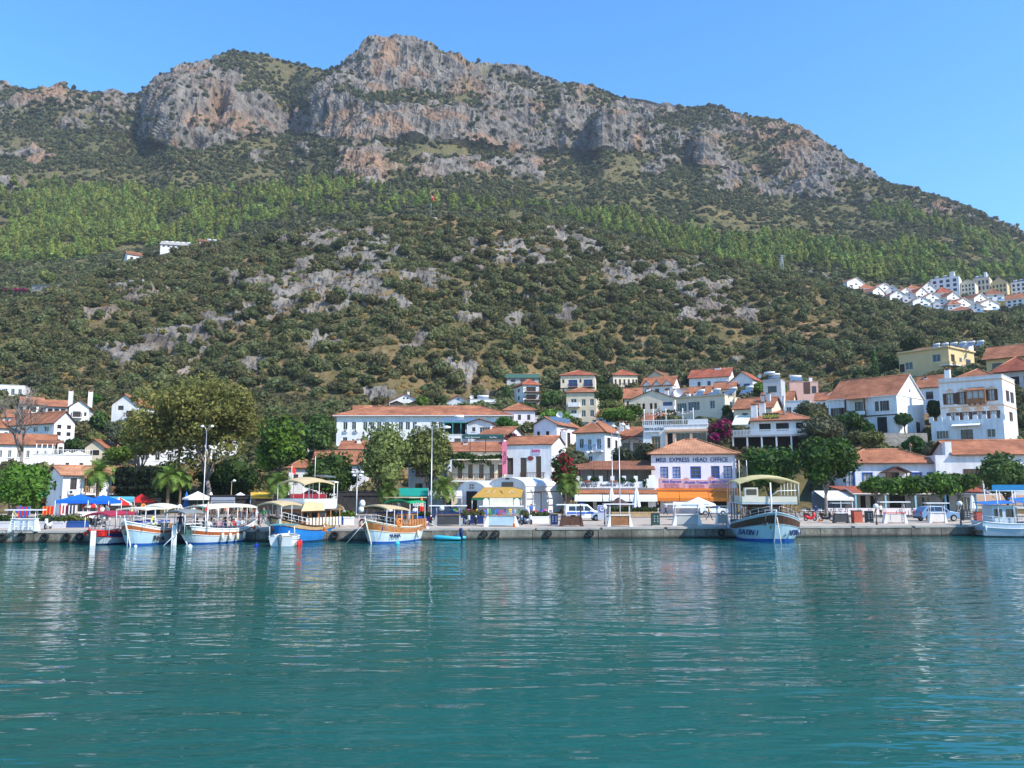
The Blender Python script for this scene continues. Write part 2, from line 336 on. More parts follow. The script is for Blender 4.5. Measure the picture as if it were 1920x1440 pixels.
def build_land():
    rows = []; zone = []
    def rowpts(L): py, Y = L(PXS); return Pn(PXS, py, Y)
    l1, l2, l3, l4, l5, l6, l65, l7 = [rowpts(L) for L in (L1, L2, L3, L4, L5, L6, L65, L7)]
    az = l1[:, 0] / l1[:, 1]
    for t in np.linspace(0, 1, 90)[:-1]:
        Y = 112 + (l1[:, 1] - 112) * t; x = az * Y
        z = tground(x, Y); k = sstep(0.55, 1.0, np.full(NC, t)); z = z * (1 - k) + k * (l1[:, 2] - (1 - t) * (l1[:, 1] - 112) * 0.22)
        rows.append(np.stack([x, Y, z], -1)); zone.append(0)
    def seg(a, b, n, zn, sag=0.0):
        for t in np.linspace(0, 1, n + 1)[:-1]:
            r = a + (b - a) * t; r = r.copy(); r[:, 2] += sag * math.sin(math.pi * t)
            rows.append(r); zone.append(zn)
    seg(l1, l2, 210, 1, 4.0); seg(l2, l3, 16, 2); seg(l3, l4, 50, 3); seg(l4, l5, 120, 4, -6); seg(l5, l6, 85, 5); seg(l6, l65, 50, 6); seg(l65, l7, 60, 7)
    back = l7.copy(); back[:, 1] += 60; back[:, 2] -= 25; seg(l7, back, 8, 8)
    b2 = back.copy(); b2[:, 1] += 500; b2[:, 2] = np.maximum(b2[:, 2] - 300, 4); seg(back, b2, 4, 8); rows.append(b2); zone.append(8)
    G = np.array(rows); zone = np.array(zone); NR = len(rows)
    # round off the creases between the bands (not the cliffs)
    for it in range(6):
        H = G.copy(); H[1:-1] = 0.25 * G[:-2] + 0.5 * G[1:-1] + 0.25 * G[2:]
        keep = np.isin(zone, (1, 2, 3, 4))[:, None, None]; G = np.where(keep, H, G)
    for it in range(2):
        H = G.copy(); H[:, 1:-1] = 0.25 * G[:, :-2] + 0.5 * G[:, 1:-1] + 0.25 * G[:, 2:]; G = H
    pd = np.array(PADS); m_ = (G[..., 1] > 340) & (G[..., 1] < 540); ii = np.where(m_.ravel())[0]; F = G.reshape(-1, 3)
    d2 = np.sqrt(((F[ii, None, :2] - pd[None, :, :2]) ** 2).sum(-1)); j = d2.argmin(1); k_ = 1 - sstep(9, 24, d2.min(1)); F[ii, 2] = np.where(F[ii, 2] > pd[j, 2], F[ii, 2] * (1 - k_) + pd[j, 2] * k_, F[ii, 2]); TG['pads'] = pd
    px, py = proj(G.reshape(-1, 3)); flat = G.reshape(-1, 3).copy(); zn = np.repeat(zone, NC)
    nz = fbm(flat / 38.0, 4, 5); nf = fbm(flat / 9.0, 3, 9)
    # ---- where rock shows
    jx = fbm(flat / 25.0, 3, 301) * 26; jy = fbm(flat / 25.0, 3, 311) * 18; px0, py0 = px, py; px = px + jx; py = py + jy
    rock = np.zeros(len(flat))
    up = np.isin(zn, (5, 6, 7)); zr = zn == 5
    massif = (px > 268) & (px < 1005)
    base = np.where(massif, 0.85, np.where(px > 1640, 0.25, np.where(px > 1005, 0.62, 0.55)))
    base = np.where((zn == 5) & ((px > 268) & (px < 1000) | (px > 1105) & (px < 1205) | (px > 1300) & (px < 1350)), 1.25, base)
    veg = ((px > 450) & (px < 548 + (250 - py) * 0.60) & (py < 158 + (px - 450) * 0.62)) | ((px > 395) & (px < 470) & (py < 140))
    base = np.where(veg, 0.08, base)
    ledge = (px > 640) & (px < 900) & (py > 180) & (py < 222) & (zn != 5); base = np.where(ledge, 0.3, base)
    base = np.where((px > 1000) & (px < 1110) & (zn == 5), 0.75, base)
    rock = np.where(up, sstep(0.35, 0.75, base + 0.75 * nz + 0.35 * nf), rock)
    def patch(cx, cy, rx, ry, a=1.0):
        d = ((px - cx) / rx) ** 2 + ((py - cy) / ry) ** 2
        return a * (1.0 - d)
    pt = np.full(len(flat), -9.0)
    for q in [(690, 308, 75, 36), (840, 315, 110, 24), (985, 315, 55, 22), (660, 330, 50, 18), (45, 290, 70, 12), (20, 345, 38, 22), (70, 225, 60, 20), (1220, 320, 45, 22), (1370, 335, 45, 30), (1440, 345, 55, 30), (1500, 350, 40, 25), (1255, 290, 40, 25), (480, 300, 22, 14), (580, 282, 24, 9), (556, 303, 30, 9), (1750, 398, 40, 14), (160, 222, 30, 14)]: pt = np.maximum(pt, patch(*q))
    far = np.isin(zn, (3, 4)); rock = np.where(far, np.maximum(rock, sstep(0.1, 0.5, pt + 0.8 * nz + 0.5 * nf - 0.1)), rock)
    pt[:] = -9
    for q in [(625, 545, 95, 62), (690, 482, 60, 45), (545, 560, 45, 55), (600, 625, 45, 40), (950, 478, 125, 26), (1040, 437, 95, 20), (1225, 512, 130, 30), (1340, 540, 60, 18), (1320, 580, 60, 24), (1400, 590, 30, 16), (360, 640, 90, 34), (240, 660, 70, 26), (200, 590, 40, 22), (430, 600, 50, 26), (775, 655, 24, 30), (880, 590, 35, 16), (1060, 580, 26, 14), (960, 602, 22, 18), (800, 515, 45, 24), (1150, 515, 40, 22), (600, 445, 50, 18), (255, 545, 40, 16), (470, 530, 55, 14), (530, 440, 30, 12), (1110, 470, 30, 16), (850, 700, 40, 18), (700, 740, 30, 16), (480, 690, 25, 16), (320, 700, 30, 14), (740, 575, 40, 16), (560, 500, 40, 20)]: pt = np.maximum(pt, patch(*q))
    near = np.isin(zn, (1, 2)); rock = np.where(near, sstep(0.1, 0.6, np.maximum(pt, -0.75) * 0.9 + 0.9 * nz + 1.1 * nf + 0.9 * fbm(flat / 3.5, 3, 19) + 0.2), rock)
    px, py = px0, py0
    # ---- displacement along the surface normal
    du = np.zeros_like(G); dv = np.zeros_like(G)
    du[:, 1:-1] = G[:, 2:] - G[:, :-2]; du[:, 0] = du[:, 1]; du[:, -1] = du[:, -2]
    dv[1:-1] = G[2:] - G[:-2]; dv[0] = dv[1]; dv[-1] = dv[-2]
    nrm = np.cross(du, dv).reshape(-1, 3); nrm /= np.linalg.norm(nrm, axis=1, keepdims=True) + 1e-9
    nrm = np.where(nrm[:, 2:3] < -0.2, -nrm, nrm)
    st = flat * np.array([1, 1, 0.3]); cliff = np.clip(rock, 0, 1)
    big = fbm(st / 55.0, 3, 21); mid = fbm(st / 17.0, 4, 33, True); fine = fbm(st / 6.0, 3, 51, True)
    soft = fbm(flat / 60.0, 3, 71); sm2 = fbm(flat / 14.0, 3, 77)
    disp = np.zeros(len(flat))
    disp = np.where(up, cliff * (11 * big + 6.0 * mid + 2.6 * fine) + (1 - cliff) * (4 * soft + 2.0 * sm2), disp)
    disp = np.where(far, cliff * (1.0 + 5 * mid + 2.6 * fine) + (1 - cliff) * (3.5 * soft + 1.5 * sm2), disp)
    stn = flat * np.array([1, 1, 0.5]); m2 = fbm(stn / 8.0, 4, 91, True); f2 = fbm(stn / 2.6, 3, 95, True)
    disp = np.where(near, cliff * (0.3 + 1.9 * m2 + 1.1 * f2) + (1 - cliff) * (4.0 * soft + 1.3 * sm2), disp)
    # the great niche and caves in the left massif
    for cx, cy, rx, ry, dep in [(413, 190, 15, 24, 26), (368, 262, 18, 10, 9), (400, 225, 20, 40, 6), (585, 238, 6, 9, 8), (455, 235, 12, 14, 5), (320, 215, 6, 10, -3)]:
        d = ((px - cx) / rx) ** 2 + ((py - cy) / ry) ** 2
        disp -= np.where(up, dep * np.exp(-d * 1.4), 0)
    edge = np.where(zn == 0, 0.0, 1.0); edge[ii] *= 1 - k_
    D = flat + nrm * (disp * edge)[:, None]
    idx = np.arange(NR * NC).reshape(NR, NC)
    q = np.stack([idx[:-1, :-1], idx[:-1, 1:], idx[1:, 1:], idx[1:, :-1]], -1).reshape(-1, 4)
    rust = sstep(0.1, 0.5, fbm(flat / 30.0, 3, 131)) * 0.7
    for cx, cy, rx, ry in [(413, 190, 20, 28), (700, 310, 60, 22), (875, 168, 25, 16), (880, 185, 40, 8), (1192, 270, 8, 22), (460, 245, 14, 20), (750, 330, 50, 14), (1450, 270, 60, 40), (1760, 395, 30, 16), (100, 180, 60, 18), (660, 300, 30, 12)]:
        rust = np.maximum(rust, np.exp(-(((px - cx) / rx) ** 2 + ((py - cy) / ry) ** 2)))
    rust = np.where(near, rust * 0.25, rust)
    parts = [('near_hillside', (0, 1, 2)), ('mountain', (2, 3, 4, 5, 6, 7, 8))]
    TG['pos'] = D.reshape(NR, NC, 3); TG['rock'] = rock.reshape(NR, NC); TG['zone'] = zone; TG['px'] = px.reshape(NR, NC); TG['py'] = py.reshape(NR, NC)
    r_split = int(np.where(zone == 2)[0][-1])
    for nm, a, b in (('near_hillside', 0, r_split), ('mountain', r_split, NR - 1)):
        ids = idx[a:b + 1]; vv = D[ids.ravel()]; k = b + 1 - a; ii = np.arange(k * NC).reshape(k, NC)
        qq = np.stack([ii[:-1, :-1], ii[:-1, 1:], ii[1:, 1:], ii[1:, :-1]], -1).reshape(-1, 4)
        o = npmesh(nm, vv, qq, 'land', smooth=False)
        for an, arr in (('rock', rock), ('rust', rust), ('far', (np.isin(zn, (3, 4, 5, 6, 7, 8))).astype(float))):
            at = o.data.attributes.new(an, 'FLOAT', 'POINT'); at.data.foreach_set('value', np.asarray(arr)[ids.ravel()].astype(np.float32))
        tag(o, kind='structure')
def landmat():
    m, nt, b = newmat('land'); L = nt.links.new
    def attr(n): a = N(nt, 'ShaderNodeAttribute'); a.attribute_name = n; return a.outputs['Fac']
    tc = N(nt, 'ShaderNodeTexCoord')
    def noise(scale, detail=5, stretch=None):
        no = N(nt, 'ShaderNodeTexNoise'); no.inputs['Scale'].default_value = scale; no.inputs['Detail'].default_value = detail
        if stretch:
            mp = N(nt, 'ShaderNodeMapping'); mp.inputs['Scale'].default_value = stretch; L(tc.outputs['Object'], mp.inputs[0]); L(mp.outputs[0], no.inputs['Vector'])
        else: L(tc.outputs['Object'], no.inputs['Vector'])
        return no.outputs[0]
    def ramp(src, stops):
        r = N(nt, 'ShaderNodeValToRGB'); e = r.color_ramp.elements
        while len(e) < len(stops): e.new(0.5)
        for i, (p, c) in enumerate(stops): e[i].position = p; e[i].color = col4(c)
        L(src, r.inputs[0]); return r.outputs[0]
    def mix(f, a, c):
        x = N(nt, 'ShaderNodeMix', data_type='RGBA'); L(f, x.inputs[0]); L(a, x.inputs[6]); L(c, x.inputs[7]); return x.outputs[2]
    soil = ramp(noise(0.09), [(0.30, (0.085, 0.085, 0.04)), (0.5, (0.17, 0.13, 0.065)), (0.72, (0.27, 0.18, 0.10))])
    soil2 = ramp(noise(0.02), [(0.4, (0.75, 0.8, 0.7)), (0.65, (1.1, 1.0, 0.95))])
    mu = N(nt, 'ShaderNodeMix', data_type='RGBA', blend_type='MULTIPLY'); mu.inputs[0].default_value = 1; L(soil, mu.inputs[6]); L(soil2, mu.inputs[7])
    fs = N(nt, 'ShaderNodeMath', operation='MULTIPLY'); L(attr('far'), fs.inputs[0]); fs.inputs[1].default_value = 0.6
    ol = N(nt, 'ShaderNodeRGB'); ol.outputs[0].default_value = (0.105, 0.105, 0.045, 1); soilf = mix(fs.outputs[0], mu.outputs[2], ol.outputs[0])
    rk = ramp(noise(0.11, 8, (1, 1, 0.35)), [(0.34, (0.055, 0.049, 0.043)), (0.47, (0.145, 0.128, 0.107)), (0.7, (0.25, 0.222, 0.187))])
    ru = ramp(noise(0.2, 6, (1, 1, 0.3)), [(0.3, (0.15, 0.085, 0.05)), (0.7, (0.36, 0.22, 0.13))])
    rk2 = mix(attr('rust'), rk, ru)
    nm = N(nt, 'ShaderNodeMapRange'); nm.inputs[3].default_value = 1.12; nm.inputs[4].default_value = 1.0; L(attr('far'), nm.inputs[0]); ns = N(nt, 'ShaderNodeVectorMath', operation='SCALE'); L(rk2, ns.inputs[0]); L(nm.outputs[0], ns.inputs['Scale'])
    fin = mix(attr('rock'), soilf, ns.outputs[0])
    L(fin, b.inputs['Base Color']); b.inputs['Roughness'].default_value = 0.95; b.inputs['Specular IOR Level'].default_value = 0.1
    vo = N(nt, 'ShaderNodeTexVoronoi'); vo.inputs['Scale'].default_value = 0.35; mp = N(nt, 'ShaderNodeMapping'); mp.inputs['Scale'].default_value = (1, 1, 0.5)
    L(tc.outputs['Object'], mp.inputs[0]); L(mp.outputs[0], vo.inputs['Vector'])
    ad = N(nt, 'ShaderNodeMath', operation='ADD'); L(noise(0.5, 8), ad.inputs[0]); L(vo.outputs['Distance'], ad.inputs[1])
    bp = N(nt, 'ShaderNodeBump'); bp.inputs['Strength'].default_value = 0.9; bp.inputs['Distance'].default_value = 1.2
    L(ad.outputs[0], bp.inputs['Height']); L(bp.outputs[0], b.inputs['Normal'])
    MATS['land'] = m
landmat()
# ------------------------------------------------------------------ water
def build_water():
    m, nt, b = newmat('sea'); L = nt.links.new
    tc = N(nt, 'ShaderNodeTexCoord')
    def nz(scale, st, rot=0, det=3, rough=0.5):
        mp = N(nt, 'ShaderNodeMapping'); mp.inputs['Scale'].default_value = st; mp.inputs['Rotation'].default_value = (0, 0, R_(rot)); L(tc.outputs['Object'], mp.inputs[0])
        n = N(nt, 'ShaderNodeTexNoise'); n.inputs['Scale'].default_value = scale; n.inputs['Detail'].default_value = det; n.inputs['Roughness'].default_value = rough
        L(mp.outputs[0], n.inputs['Vector']); return n.outputs[0]
    def mad(a, k, c=None):
        x = N(nt, 'ShaderNodeMath', operation='MULTIPLY_ADD'); L(a, x.inputs[0]); x.inputs[1].default_value = k
        if c is None: x.inputs[2].default_value = 0
        else: L(c, x.inputs[2])
        return x.outputs[0]
    h = mad(nz(0.45, (0.34, 1, 1), 8, 2), 0.40); h = mad(nz(1.35, (0.32, 1, 1), -6, 2), 0.30, h); h = mad(nz(3.2, (0.42, 1, 1), 10, 1), 0.045, h)
    bp = N(nt, 'ShaderNodeBump'); wp = N(nt, 'ShaderNodeMapRange'); wp.inputs[1].default_value = .38; wp.inputs[2].default_value = .62; wp.inputs[3].default_value = .45; wp.inputs[4].default_value = 1.25; L(nz(0.045, (0.6, 1, 1), 20, 2), wp.inputs[0])
    mw = N(nt, 'ShaderNodeMath', operation='MULTIPLY'); L(h, mw.inputs[0]); L(wp.outputs[0], mw.inputs[1]); h = mw.outputs[0]
    bp.inputs['Strength'].default_value = 1.0; bp.inputs['Distance'].default_value = 0.30
    L(h, bp.inputs['Height']); L(bp.outputs[0], b.inputs['Normal'])
    cr = N(nt, 'ShaderNodeValToRGB'); cr.color_ramp.elements[0].color = (0.005, 0.080, 0.074, 1); cr.color_ramp.elements[1].color = (0.009, 0.110, 0.101, 1)
    cr.color_ramp.elements[0].position = 0.35; cr.color_ramp.elements[1].position = 0.65
    L(nz(0.05, (0.6, 1, 1)), cr.inputs[0]); L(cr.outputs[0], b.inputs['Base Color'])
    b.inputs['Roughness'].default_value = 0.04; b.inputs['IOR'].default_value = 1.333; b.inputs['Specular IOR Level'].default_value = 0.5
    MATS['sea'] = m
    o = MB().quad((-600, -200, 0), (600, -200, 0), (600, 95, 0), (-600, 95, 0)).build('sea', 'sea'); tag(o, kind='structure')
build_water()

def build_haze():
    m = bpy.data.materials.new('haze'); m.use_nodes = True; nt = m.node_tree; nt.nodes.clear()
    o = nt.nodes.new('ShaderNodeOutputMaterial'); v = nt.nodes.new('ShaderNodeVolumePrincipled'); v.inputs['Color'].default_value = (0.80, 0.88, 1.0, 1); v.inputs['Density'].default_value = 0.00011; v.inputs['Anisotropy'].default_value = 0.2
    nt.links.new(v.outputs[0], o.inputs['Volume']); MATS['haze'] = m
    tag(MB().box(-1400, 1400, -260, 1700, -9, 640).build('haze', 'haze'), 'thin pale haze in the air over bay and mountain', 'haze', kind='stuff')
# ------------------------------------------------------------------ foliage
def leaf_arrays(rng, lobes, n, size, rnd=0.7, shell=0.35, aspect=1.5, down=0.35):
    """n rhombic leaf clumps in the outer shells of the lobes (x,y,z,rx,ry,rz)"""
    lb = np.array(lobes, float); wgt = (lb[:, 3] * lb[:, 4]) ** 1.0; k = rng.choice(len(lb), n, p=wgt / wgt.sum())
    d = rng.normal(size=(n, 3)); d[:, 2] = np.where(d[:, 2] < 0, d[:, 2] * down + 0.15 * rng.normal(size=n), d[:, 2]); d /= np.linalg.norm(d, axis=1, keepdims=True)
    r = 1 - shell * rng.random(n) ** 1.5
    c = lb[k, :3] + d * lb[k, 3:6] * r[:, None]
    nn = d + rnd * rng.normal(size=(n, 3)); nn /= np.linalg.norm(nn, axis=1, keepdims=True)
    t = np.cross(nn, rng.normal(size=(n, 3))); t /= np.linalg.norm(t, axis=1, keepdims=True) + 1e-9
    b = np.cross(nn, t); s = size * (0.6 + 0.8 * rng.random(n))[:, None]
    v = np.stack([c - t * s * aspect, c + b * s * 0.8 + nn * s * 0.25, c + t * s * aspect, c - b * s * 0.8 + nn * s * 0.25], 1).reshape(-1, 3)
    return v, np.arange(4 * n).reshape(n, 4)
def core_arrays(rng, lobes, f=0.8, n=8):
    vs = []; fs = []; base = 0
    for (x, y, z, rx, ry, rz) in lobes:
        mb = MB().ball((0, 0, 0), 1.0, n); v = np.array(mb.v); v = v * (1 + 0.14 * rng.normal(size=(len(v), 1)))
        v = v * np.array([rx, ry, rz]) * f + np.array([x, y, z]); vs.append(v)
        for q in mb.f: fs.append(tuple(i + base for i in (q if len(q) == 4 else (q[0], q[1], q[2], q[2]))))
        base += len(v)
    return np.concatenate(vs), fs
def foliage(name, rng, lobes, n, size, mats, parent=None, core=0.8, corelobes=None, rnd=0.7, shell=0.35, aspect=1.5, mix=None, down=0.35):
    v, f = leaf_arrays(rng, lobes, n, size, rnd, shell, aspect, down)
    faces = [tuple(q) for q in f]; nl = len(faces); mi = [0] * nl
    if mix:                                   # share of leaves in the second material, clumped
        cc = v.reshape(-1, 4, 3)[:, 0]; h = vnoise(cc / mix[1] + 31.3, 3)
        mi = [1 if a + 0.25 * b > mix[0] else 0 for a, b in zip(h, rng.normal(size=nl))]
    if core:
        cv, cf = core_arrays(rng, corelobes or lobes, core); b = len(v); v = np.concatenate([v, cv])
        for q in cf:
            q = tuple(i + b for i in q); faces.append(q if q[2] != q[3] else q[:3])
        mi += [0] * len(cf)
    me = bpy.data.meshes.new(name); me.from_pydata(v.tolist(), [], faces)
    for mm in (mats if isinstance(mats, (list, tuple)) else [mats]): me.materials.append(M(mm))
    me.polygons.foreach_set('material_index', mi)
    o = bpy.data.objects.new(name, me); COL.objects.link(o)
    if parent: o.parent = parent
    return o
def bush_lobes(rng, n, flat=0.75, spread=0.5):
    L = [(0, 0, 0.35, 0.72, 0.72, 0.62)]
    for i in range(n):
        a = rng.random() * 6.28; r = spread * (0.5 + 0.5 * rng.random()); s = 0.32 + 0.22 * rng.random()
        L.append((r * math.cos(a), r * math.sin(a), 0.25 + flat * 0.6 * rng.random(), s, s, s * 0.9))
    return L
def pine_lobes(rng):
    L = []
    for i in range(9):
        t = i / 8; rr = 0.46 * (1 - t) ** 0.6 + 0.08; a = rng.random() * 6.28; off = rr * 0.45 * rng.random()
        L.append((off * math.cos(a), off * math.sin(a), 0.28 + 1.45 * t, rr * (0.8 + 0.3 * rng.random()), rr * (0.8 + 0.3 * rng.random()), 0.24 + 0.05 * rng.random()))
    return L
def stuff_instances(name, protos, pts, scl, rotz, idx, label, cat):
    me = bpy.data.meshes.new(name); n = len(pts); me.vertices.add(n); me.vertices.foreach_set('co', np.asarray(pts, np.float32).ravel())
    rot = np.zeros((n, 3), np.float32); rot[:, 2] = rotz
    a = me.attributes.new('scl', 'FLOAT_VECTOR', 'POINT'); a.data.foreach_set('vector', np.asarray(scl, np.float32).ravel())
    a = me.attributes.new('rot', 'FLOAT_VECTOR', 'POINT'); a.data.foreach_set('vector', rot.ravel())
    a = me.attributes.new('vidx', 'INT', 'POINT'); a.data.foreach_set('value', np.asarray(idx, np.int32))
    o = bpy.data.objects.new(name, me); COL.objects.link(o); tag(o, label, cat, kind='stuff')
    g = bpy.data.node_groups.new(name + '_nodes', 'GeometryNodeTree')
    g.interface.new_socket('Geometry', in_out='INPUT', socket_type='NodeSocketGeometry'); g.interface.new_socket('Geometry', in_out='OUTPUT', socket_type='NodeSocketGeometry')
    gi = g.nodes.new('NodeGroupInput'); go = g.nodes.new('NodeGroupOutput'); ip = g.nodes.new('GeometryNodeInstanceOnPoints'); jn = g.nodes.new('GeometryNodeJoinGeometry')
    for p in protos:
        oi = g.nodes.new('GeometryNodeObjectInfo'); oi.transform_space = 'ORIGINAL'; oi.inputs['Object'].default_value = p; oi.inputs['As Instance'].default_value = True
        g.links.new(oi.outputs['Geometry'], jn.inputs[0])
    def na(nm, dt): q = g.nodes.new('GeometryNodeInputNamedAttribute'); q.data_type = dt; q.inputs[0].default_value = nm; return q.outputs[0]
    g.links.new(gi.outputs[0], ip.inputs['Points']); g.links.new(jn.outputs[0], ip.inputs['Instance'])
    ip.inputs['Pick Instance'].default_value = True
    g.links.new(na('vidx', 'INT'), ip.inputs['Instance Index']); g.links.new(na('rot', 'FLOAT_VECTOR'), ip.inputs['Rotation']); g.links.new(na('scl', 'FLOAT_VECTOR'), ip.inputs['Scale'])
    g.links.new(ip.outputs[0], go.inputs[0])
    md = o.modifiers.new('scatter', 'NODES'); md.node_group = g
    return o
def inpoly(px, py, poly):
    ins = np.zeros(px.shape, bool); n = len(poly)
    for i in range(n):
        x1, y1 = poly[i]; x2, y2 = poly[(i + 1) % n]
        c = ((y1 > py) != (y2 > py)) & (px < (x2 - x1) * (py - y1) / (y2 - y1 + 1e-9) + x1); ins ^= c
    return ins
PINES = [([(-700, 375), (0, 368), (60, 350), (160, 352), (260, 362), (330, 378), (430, 362), (520, 352), (600, 345), (660, 352), (650, 400), (600, 415), (500, 425), (400, 448), (260, 458), (150, 486), (0, 486), (-700, 490)], 0.95),
         ([(1080, 402), (1180, 408), (1300, 430), (1400, 446), (1500, 456), (1600, 462), (1720, 478), (1850, 505), (2500, 530), (2500, 545), (1850, 532), (1700, 525), (1500, 512), (1400, 502), (1300, 482), (1180, 442), (1080, 420)], 1.0),
         ([(1640, 392), (1720, 402), (1800, 432), (1920, 470), (2500, 560), (2500, 575), (1920, 505), (1800, 470), (1720, 440), (1650, 420)], 0.6),
         ([(640, 350), (900, 365), (1080, 395), (1080, 420), (900, 400), (680, 405)], 0.22)]
def scatter(rng, w, n, Rfun, mind, cap=10 ** 9):
    pos = TG['pos']; a = pos[:-1, :-1]; du = pos[:-1, 1:] - a; dv = pos[1:, :-1] - a
    area = np.linalg.norm(np.cross(du, dv), axis=-1); p = (area * w[:-1, :-1]).ravel(); tot = p.sum()
    if tot <= 0: return np.zeros((0, 3)), np.zeros(0)
    k = rng.choice(p.size, n, p=p / tot); i, j = np.divmod(k, area.shape[1]); s = rng.random((n, 1)); t = rng.random((n, 1))
    pts = a[i, j] + du[i, j] * s + dv[i, j] * t; R = Rfun(rng, n)
    grid = {}; keep = []; cs = mind * R.max() * 2
    for q in range(n):
        x, y, z = pts[q]; cx, cy, cz = int(x // cs), int(y // cs), int(z // cs); ok = True
        for ax in (-1, 0, 1):
            for ay in (-1, 0, 1):
                for az in (-1, 0, 1):
                    for o in grid.get((cx + ax, cy + ay, cz + az), ()):
                        dd = (pts[o] - pts[q]); rr = mind * (R[o] + R[q])
                        if dd @ dd < rr * rr: ok = False; break
                    if not ok: break
                if not ok: break
            if not ok: break
        if ok:
            keep.append(q); grid.setdefault((cx, cy, cz), []).append(q)
            if len(keep) >= cap: break
    return pts[keep], R[keep]
def place_kind(rng, name, protos_mesh, mat, pts, R, squash, individuals, labels, cat, group, stuffname, stufflabel, sink=0.25, vis=None):
    """the individuals that show largest become objects, the rest one stuff object"""
    px, py = proj(pts); size = R / pts[:, 1]
    ok = (px > 4) & (px < 1916) & (py > 10) & (vis(px, py) if vis is not None else True)
    order = np.argsort(-(size * ok)); first = order[:individuals]; rest = order[individuals:]
    rest = rest[(px[rest] > -700)]
    rz = rng.random(len(pts)) * 6.28; sc = np.stack([R * (0.85 + 0.3 * rng.random(len(R))), R * (0.85 + 0.3 * rng.random(len(R))), R * squash * (0.8 + 0.4 * rng.random(len(R)))], -1)
    pts = pts.copy(); pts[:, 2] -= sink * R
    vi = rng.integers(0, len(protos_mesh), len(pts)); objs = []; seen = {}
    for c, q in enumerate(first):
        v = c if c < len(protos_mesh) else vi[q]
        o = bpy.data.objects.new(name, protos_mesh[v]); COL.objects.link(o); o.location = pts[q]; o.rotation_euler = (0, 0, rz[q]); o.scale = sc[q]
        tag(o, labels(px[q], py[q]), cat, group); objs.append(o)
    if len(rest): stuff_instances(stuffname, objs[:len(protos_mesh)], pts[rest], sc[rest], rz[rest], vi[rest], stufflabel, cat)
def build_vegetation():
    rng = np.random.default_rng(11)
    def proto(lobes, n, size, mat, core=0.8, **k):
        o = foliage('proto', rng, lobes, n, size, mat, core=core, **k); me = o.data; bpy.data.objects.remove(o); return me
    big = [proto(bush_lobes(rng, 5 + i % 3), 420, 0.10, 'leaf_maquis') for i in range(5)]
    far = [proto(bush_lobes(rng, 4), 110, 0.17, 'leaf_far') for i in range(4)]
    pin = [proto(pine_lobes(rng), 260, 0.10, 'leaf_pine', core=0.7, rnd=0.8) for i in range(4)]
    dry = [proto(bush_lobes(rng, 3), 60, 0.2, 'leaf_dry') for i in range(3)]
    zone = TG['zone']; zn = np.repeat(zone, NC).reshape(TG['rock'].shape); rock, px, py = TG['rock'], TG['px'], TG['py']
    pine = np.zeros(px.shape)
    jx = 45 * fbm(TG['pos'].reshape(-1, 3) / 40.0, 3, 401).reshape(px.shape); jy = 26 * fbm(TG['pos'].reshape(-1, 3) / 40.0, 3, 411).reshape(px.shape)
    for poly, dens in PINES: pine = np.maximum(pine, inpoly(px + jx, py + jy, poly) * dens)
    inx = (px > -120) & (px < 2040); pos = TG['pos'].reshape(-1, 3)
    patchy = np.clip(0.62 + 1.3 * fbm(pos / 30.0, 3, 201), 0.05, 1).reshape(px.shape)
    near = np.isin(zn, (1, 2)); farz = np.isin(zn, (3, 4)); up = np.isin(zn, (5, 6, 7))
    left_dens = np.where((px < 420) & near, 1.3, 1.0)  # shrubs stand denser on the left of the near hillside
    edge = np.repeat(np.linspace(0, 1, len(zone)), NC).reshape(px.shape)
    ti = np.where(zone == 1)[0]; rowfade = np.ones(len(zone)); 
    t0 = np.array(TOWN); dmin = np.full(px.size, 99.0); zf = (zn == 0).ravel(); zi = np.where(zf)[0]
    for c0 in range(0, len(zi), 20000): q = zi[c0:c0 + 20000]; dmin[q] = np.sqrt(((pos[q, None, 0] - t0[None, :, 0]) ** 2 + (pos[q, None, 1] - t0[None, :, 1]) ** 2).min(1))
    dmin = dmin.reshape(px.shape); town = (zn == 0) * (TG['pos'][..., 1] > 128) * np.clip((dmin - 4.5) / 3, 0, 1)
    near = np.clip(near + town, 0, 1); pd = TG['pads']; q = np.where(((TG['pos'][..., 1] > 330) & (TG['pos'][..., 1] < 540)).ravel())[0]; clear = np.ones(px.size)
    clear[q] = np.clip((np.sqrt((((pos[q, None, :2] - pd[None, :, :2]) + np.array([0, 4.0])) ** 2).sum(-1)).min(1) - 9) / 6, 0, 1); inx = inx * clear.reshape(px.shape)
    W = near * inx * np.clip(1 - rock * 1.05, 0.14, 1) * np.clip(patchy * left_dens + 0.12, 0, 1)
    pts, R = scatter(rng, W, 15000, lambda r, n: np.sort(1.4 + 3.0 * r.random(n) ** 1.5)[::-1], 0.55)
    where = lambda x, y: ('rocky hillside' if y < 600 else 'lower hillside')
    def lab(x, y):
        s = 'left' if x < 640 else ('middle' if x < 1280 else 'right')
        return 'rounded dark green maquis shrub on the hillside above the town'
    place_kind(rng, 'maquis_shrub', big, None, pts, R, 0.95, 300, lab, 'shrub', 'maquis shrubs on the near hillside', 'hillside_shrubbery', 'dark green maquis scrub covering the near hillside', vis=lambda x, y: y < 800)
    ok = (pine < 2)
    W = farz * inx * ok * np.clip(1 - rock * 1.05, 0.04, 1) * np.clip(patchy * np.where((px > 1000) & (px < 1600), 0.75, 1.1), 0, 1)
    pts, R = scatter(rng, W, 26000, lambda r, n: np.sort(1.9 + 2.6 * r.random(n) ** 1.3)[::-1], 0.5)
    W2 = up * inx * np.clip(1.02 - rock, 0.035, 1) * np.clip(patchy * 1.1, 0, 1)
    p2, r2 = scatter(rng, W2, 9000, lambda r, n: np.sort(2.0 + 2.6 * r.random(n))[::-1], 0.6)
    pts = np.concatenate([pts, p2]); R = np.concatenate([R, r2])
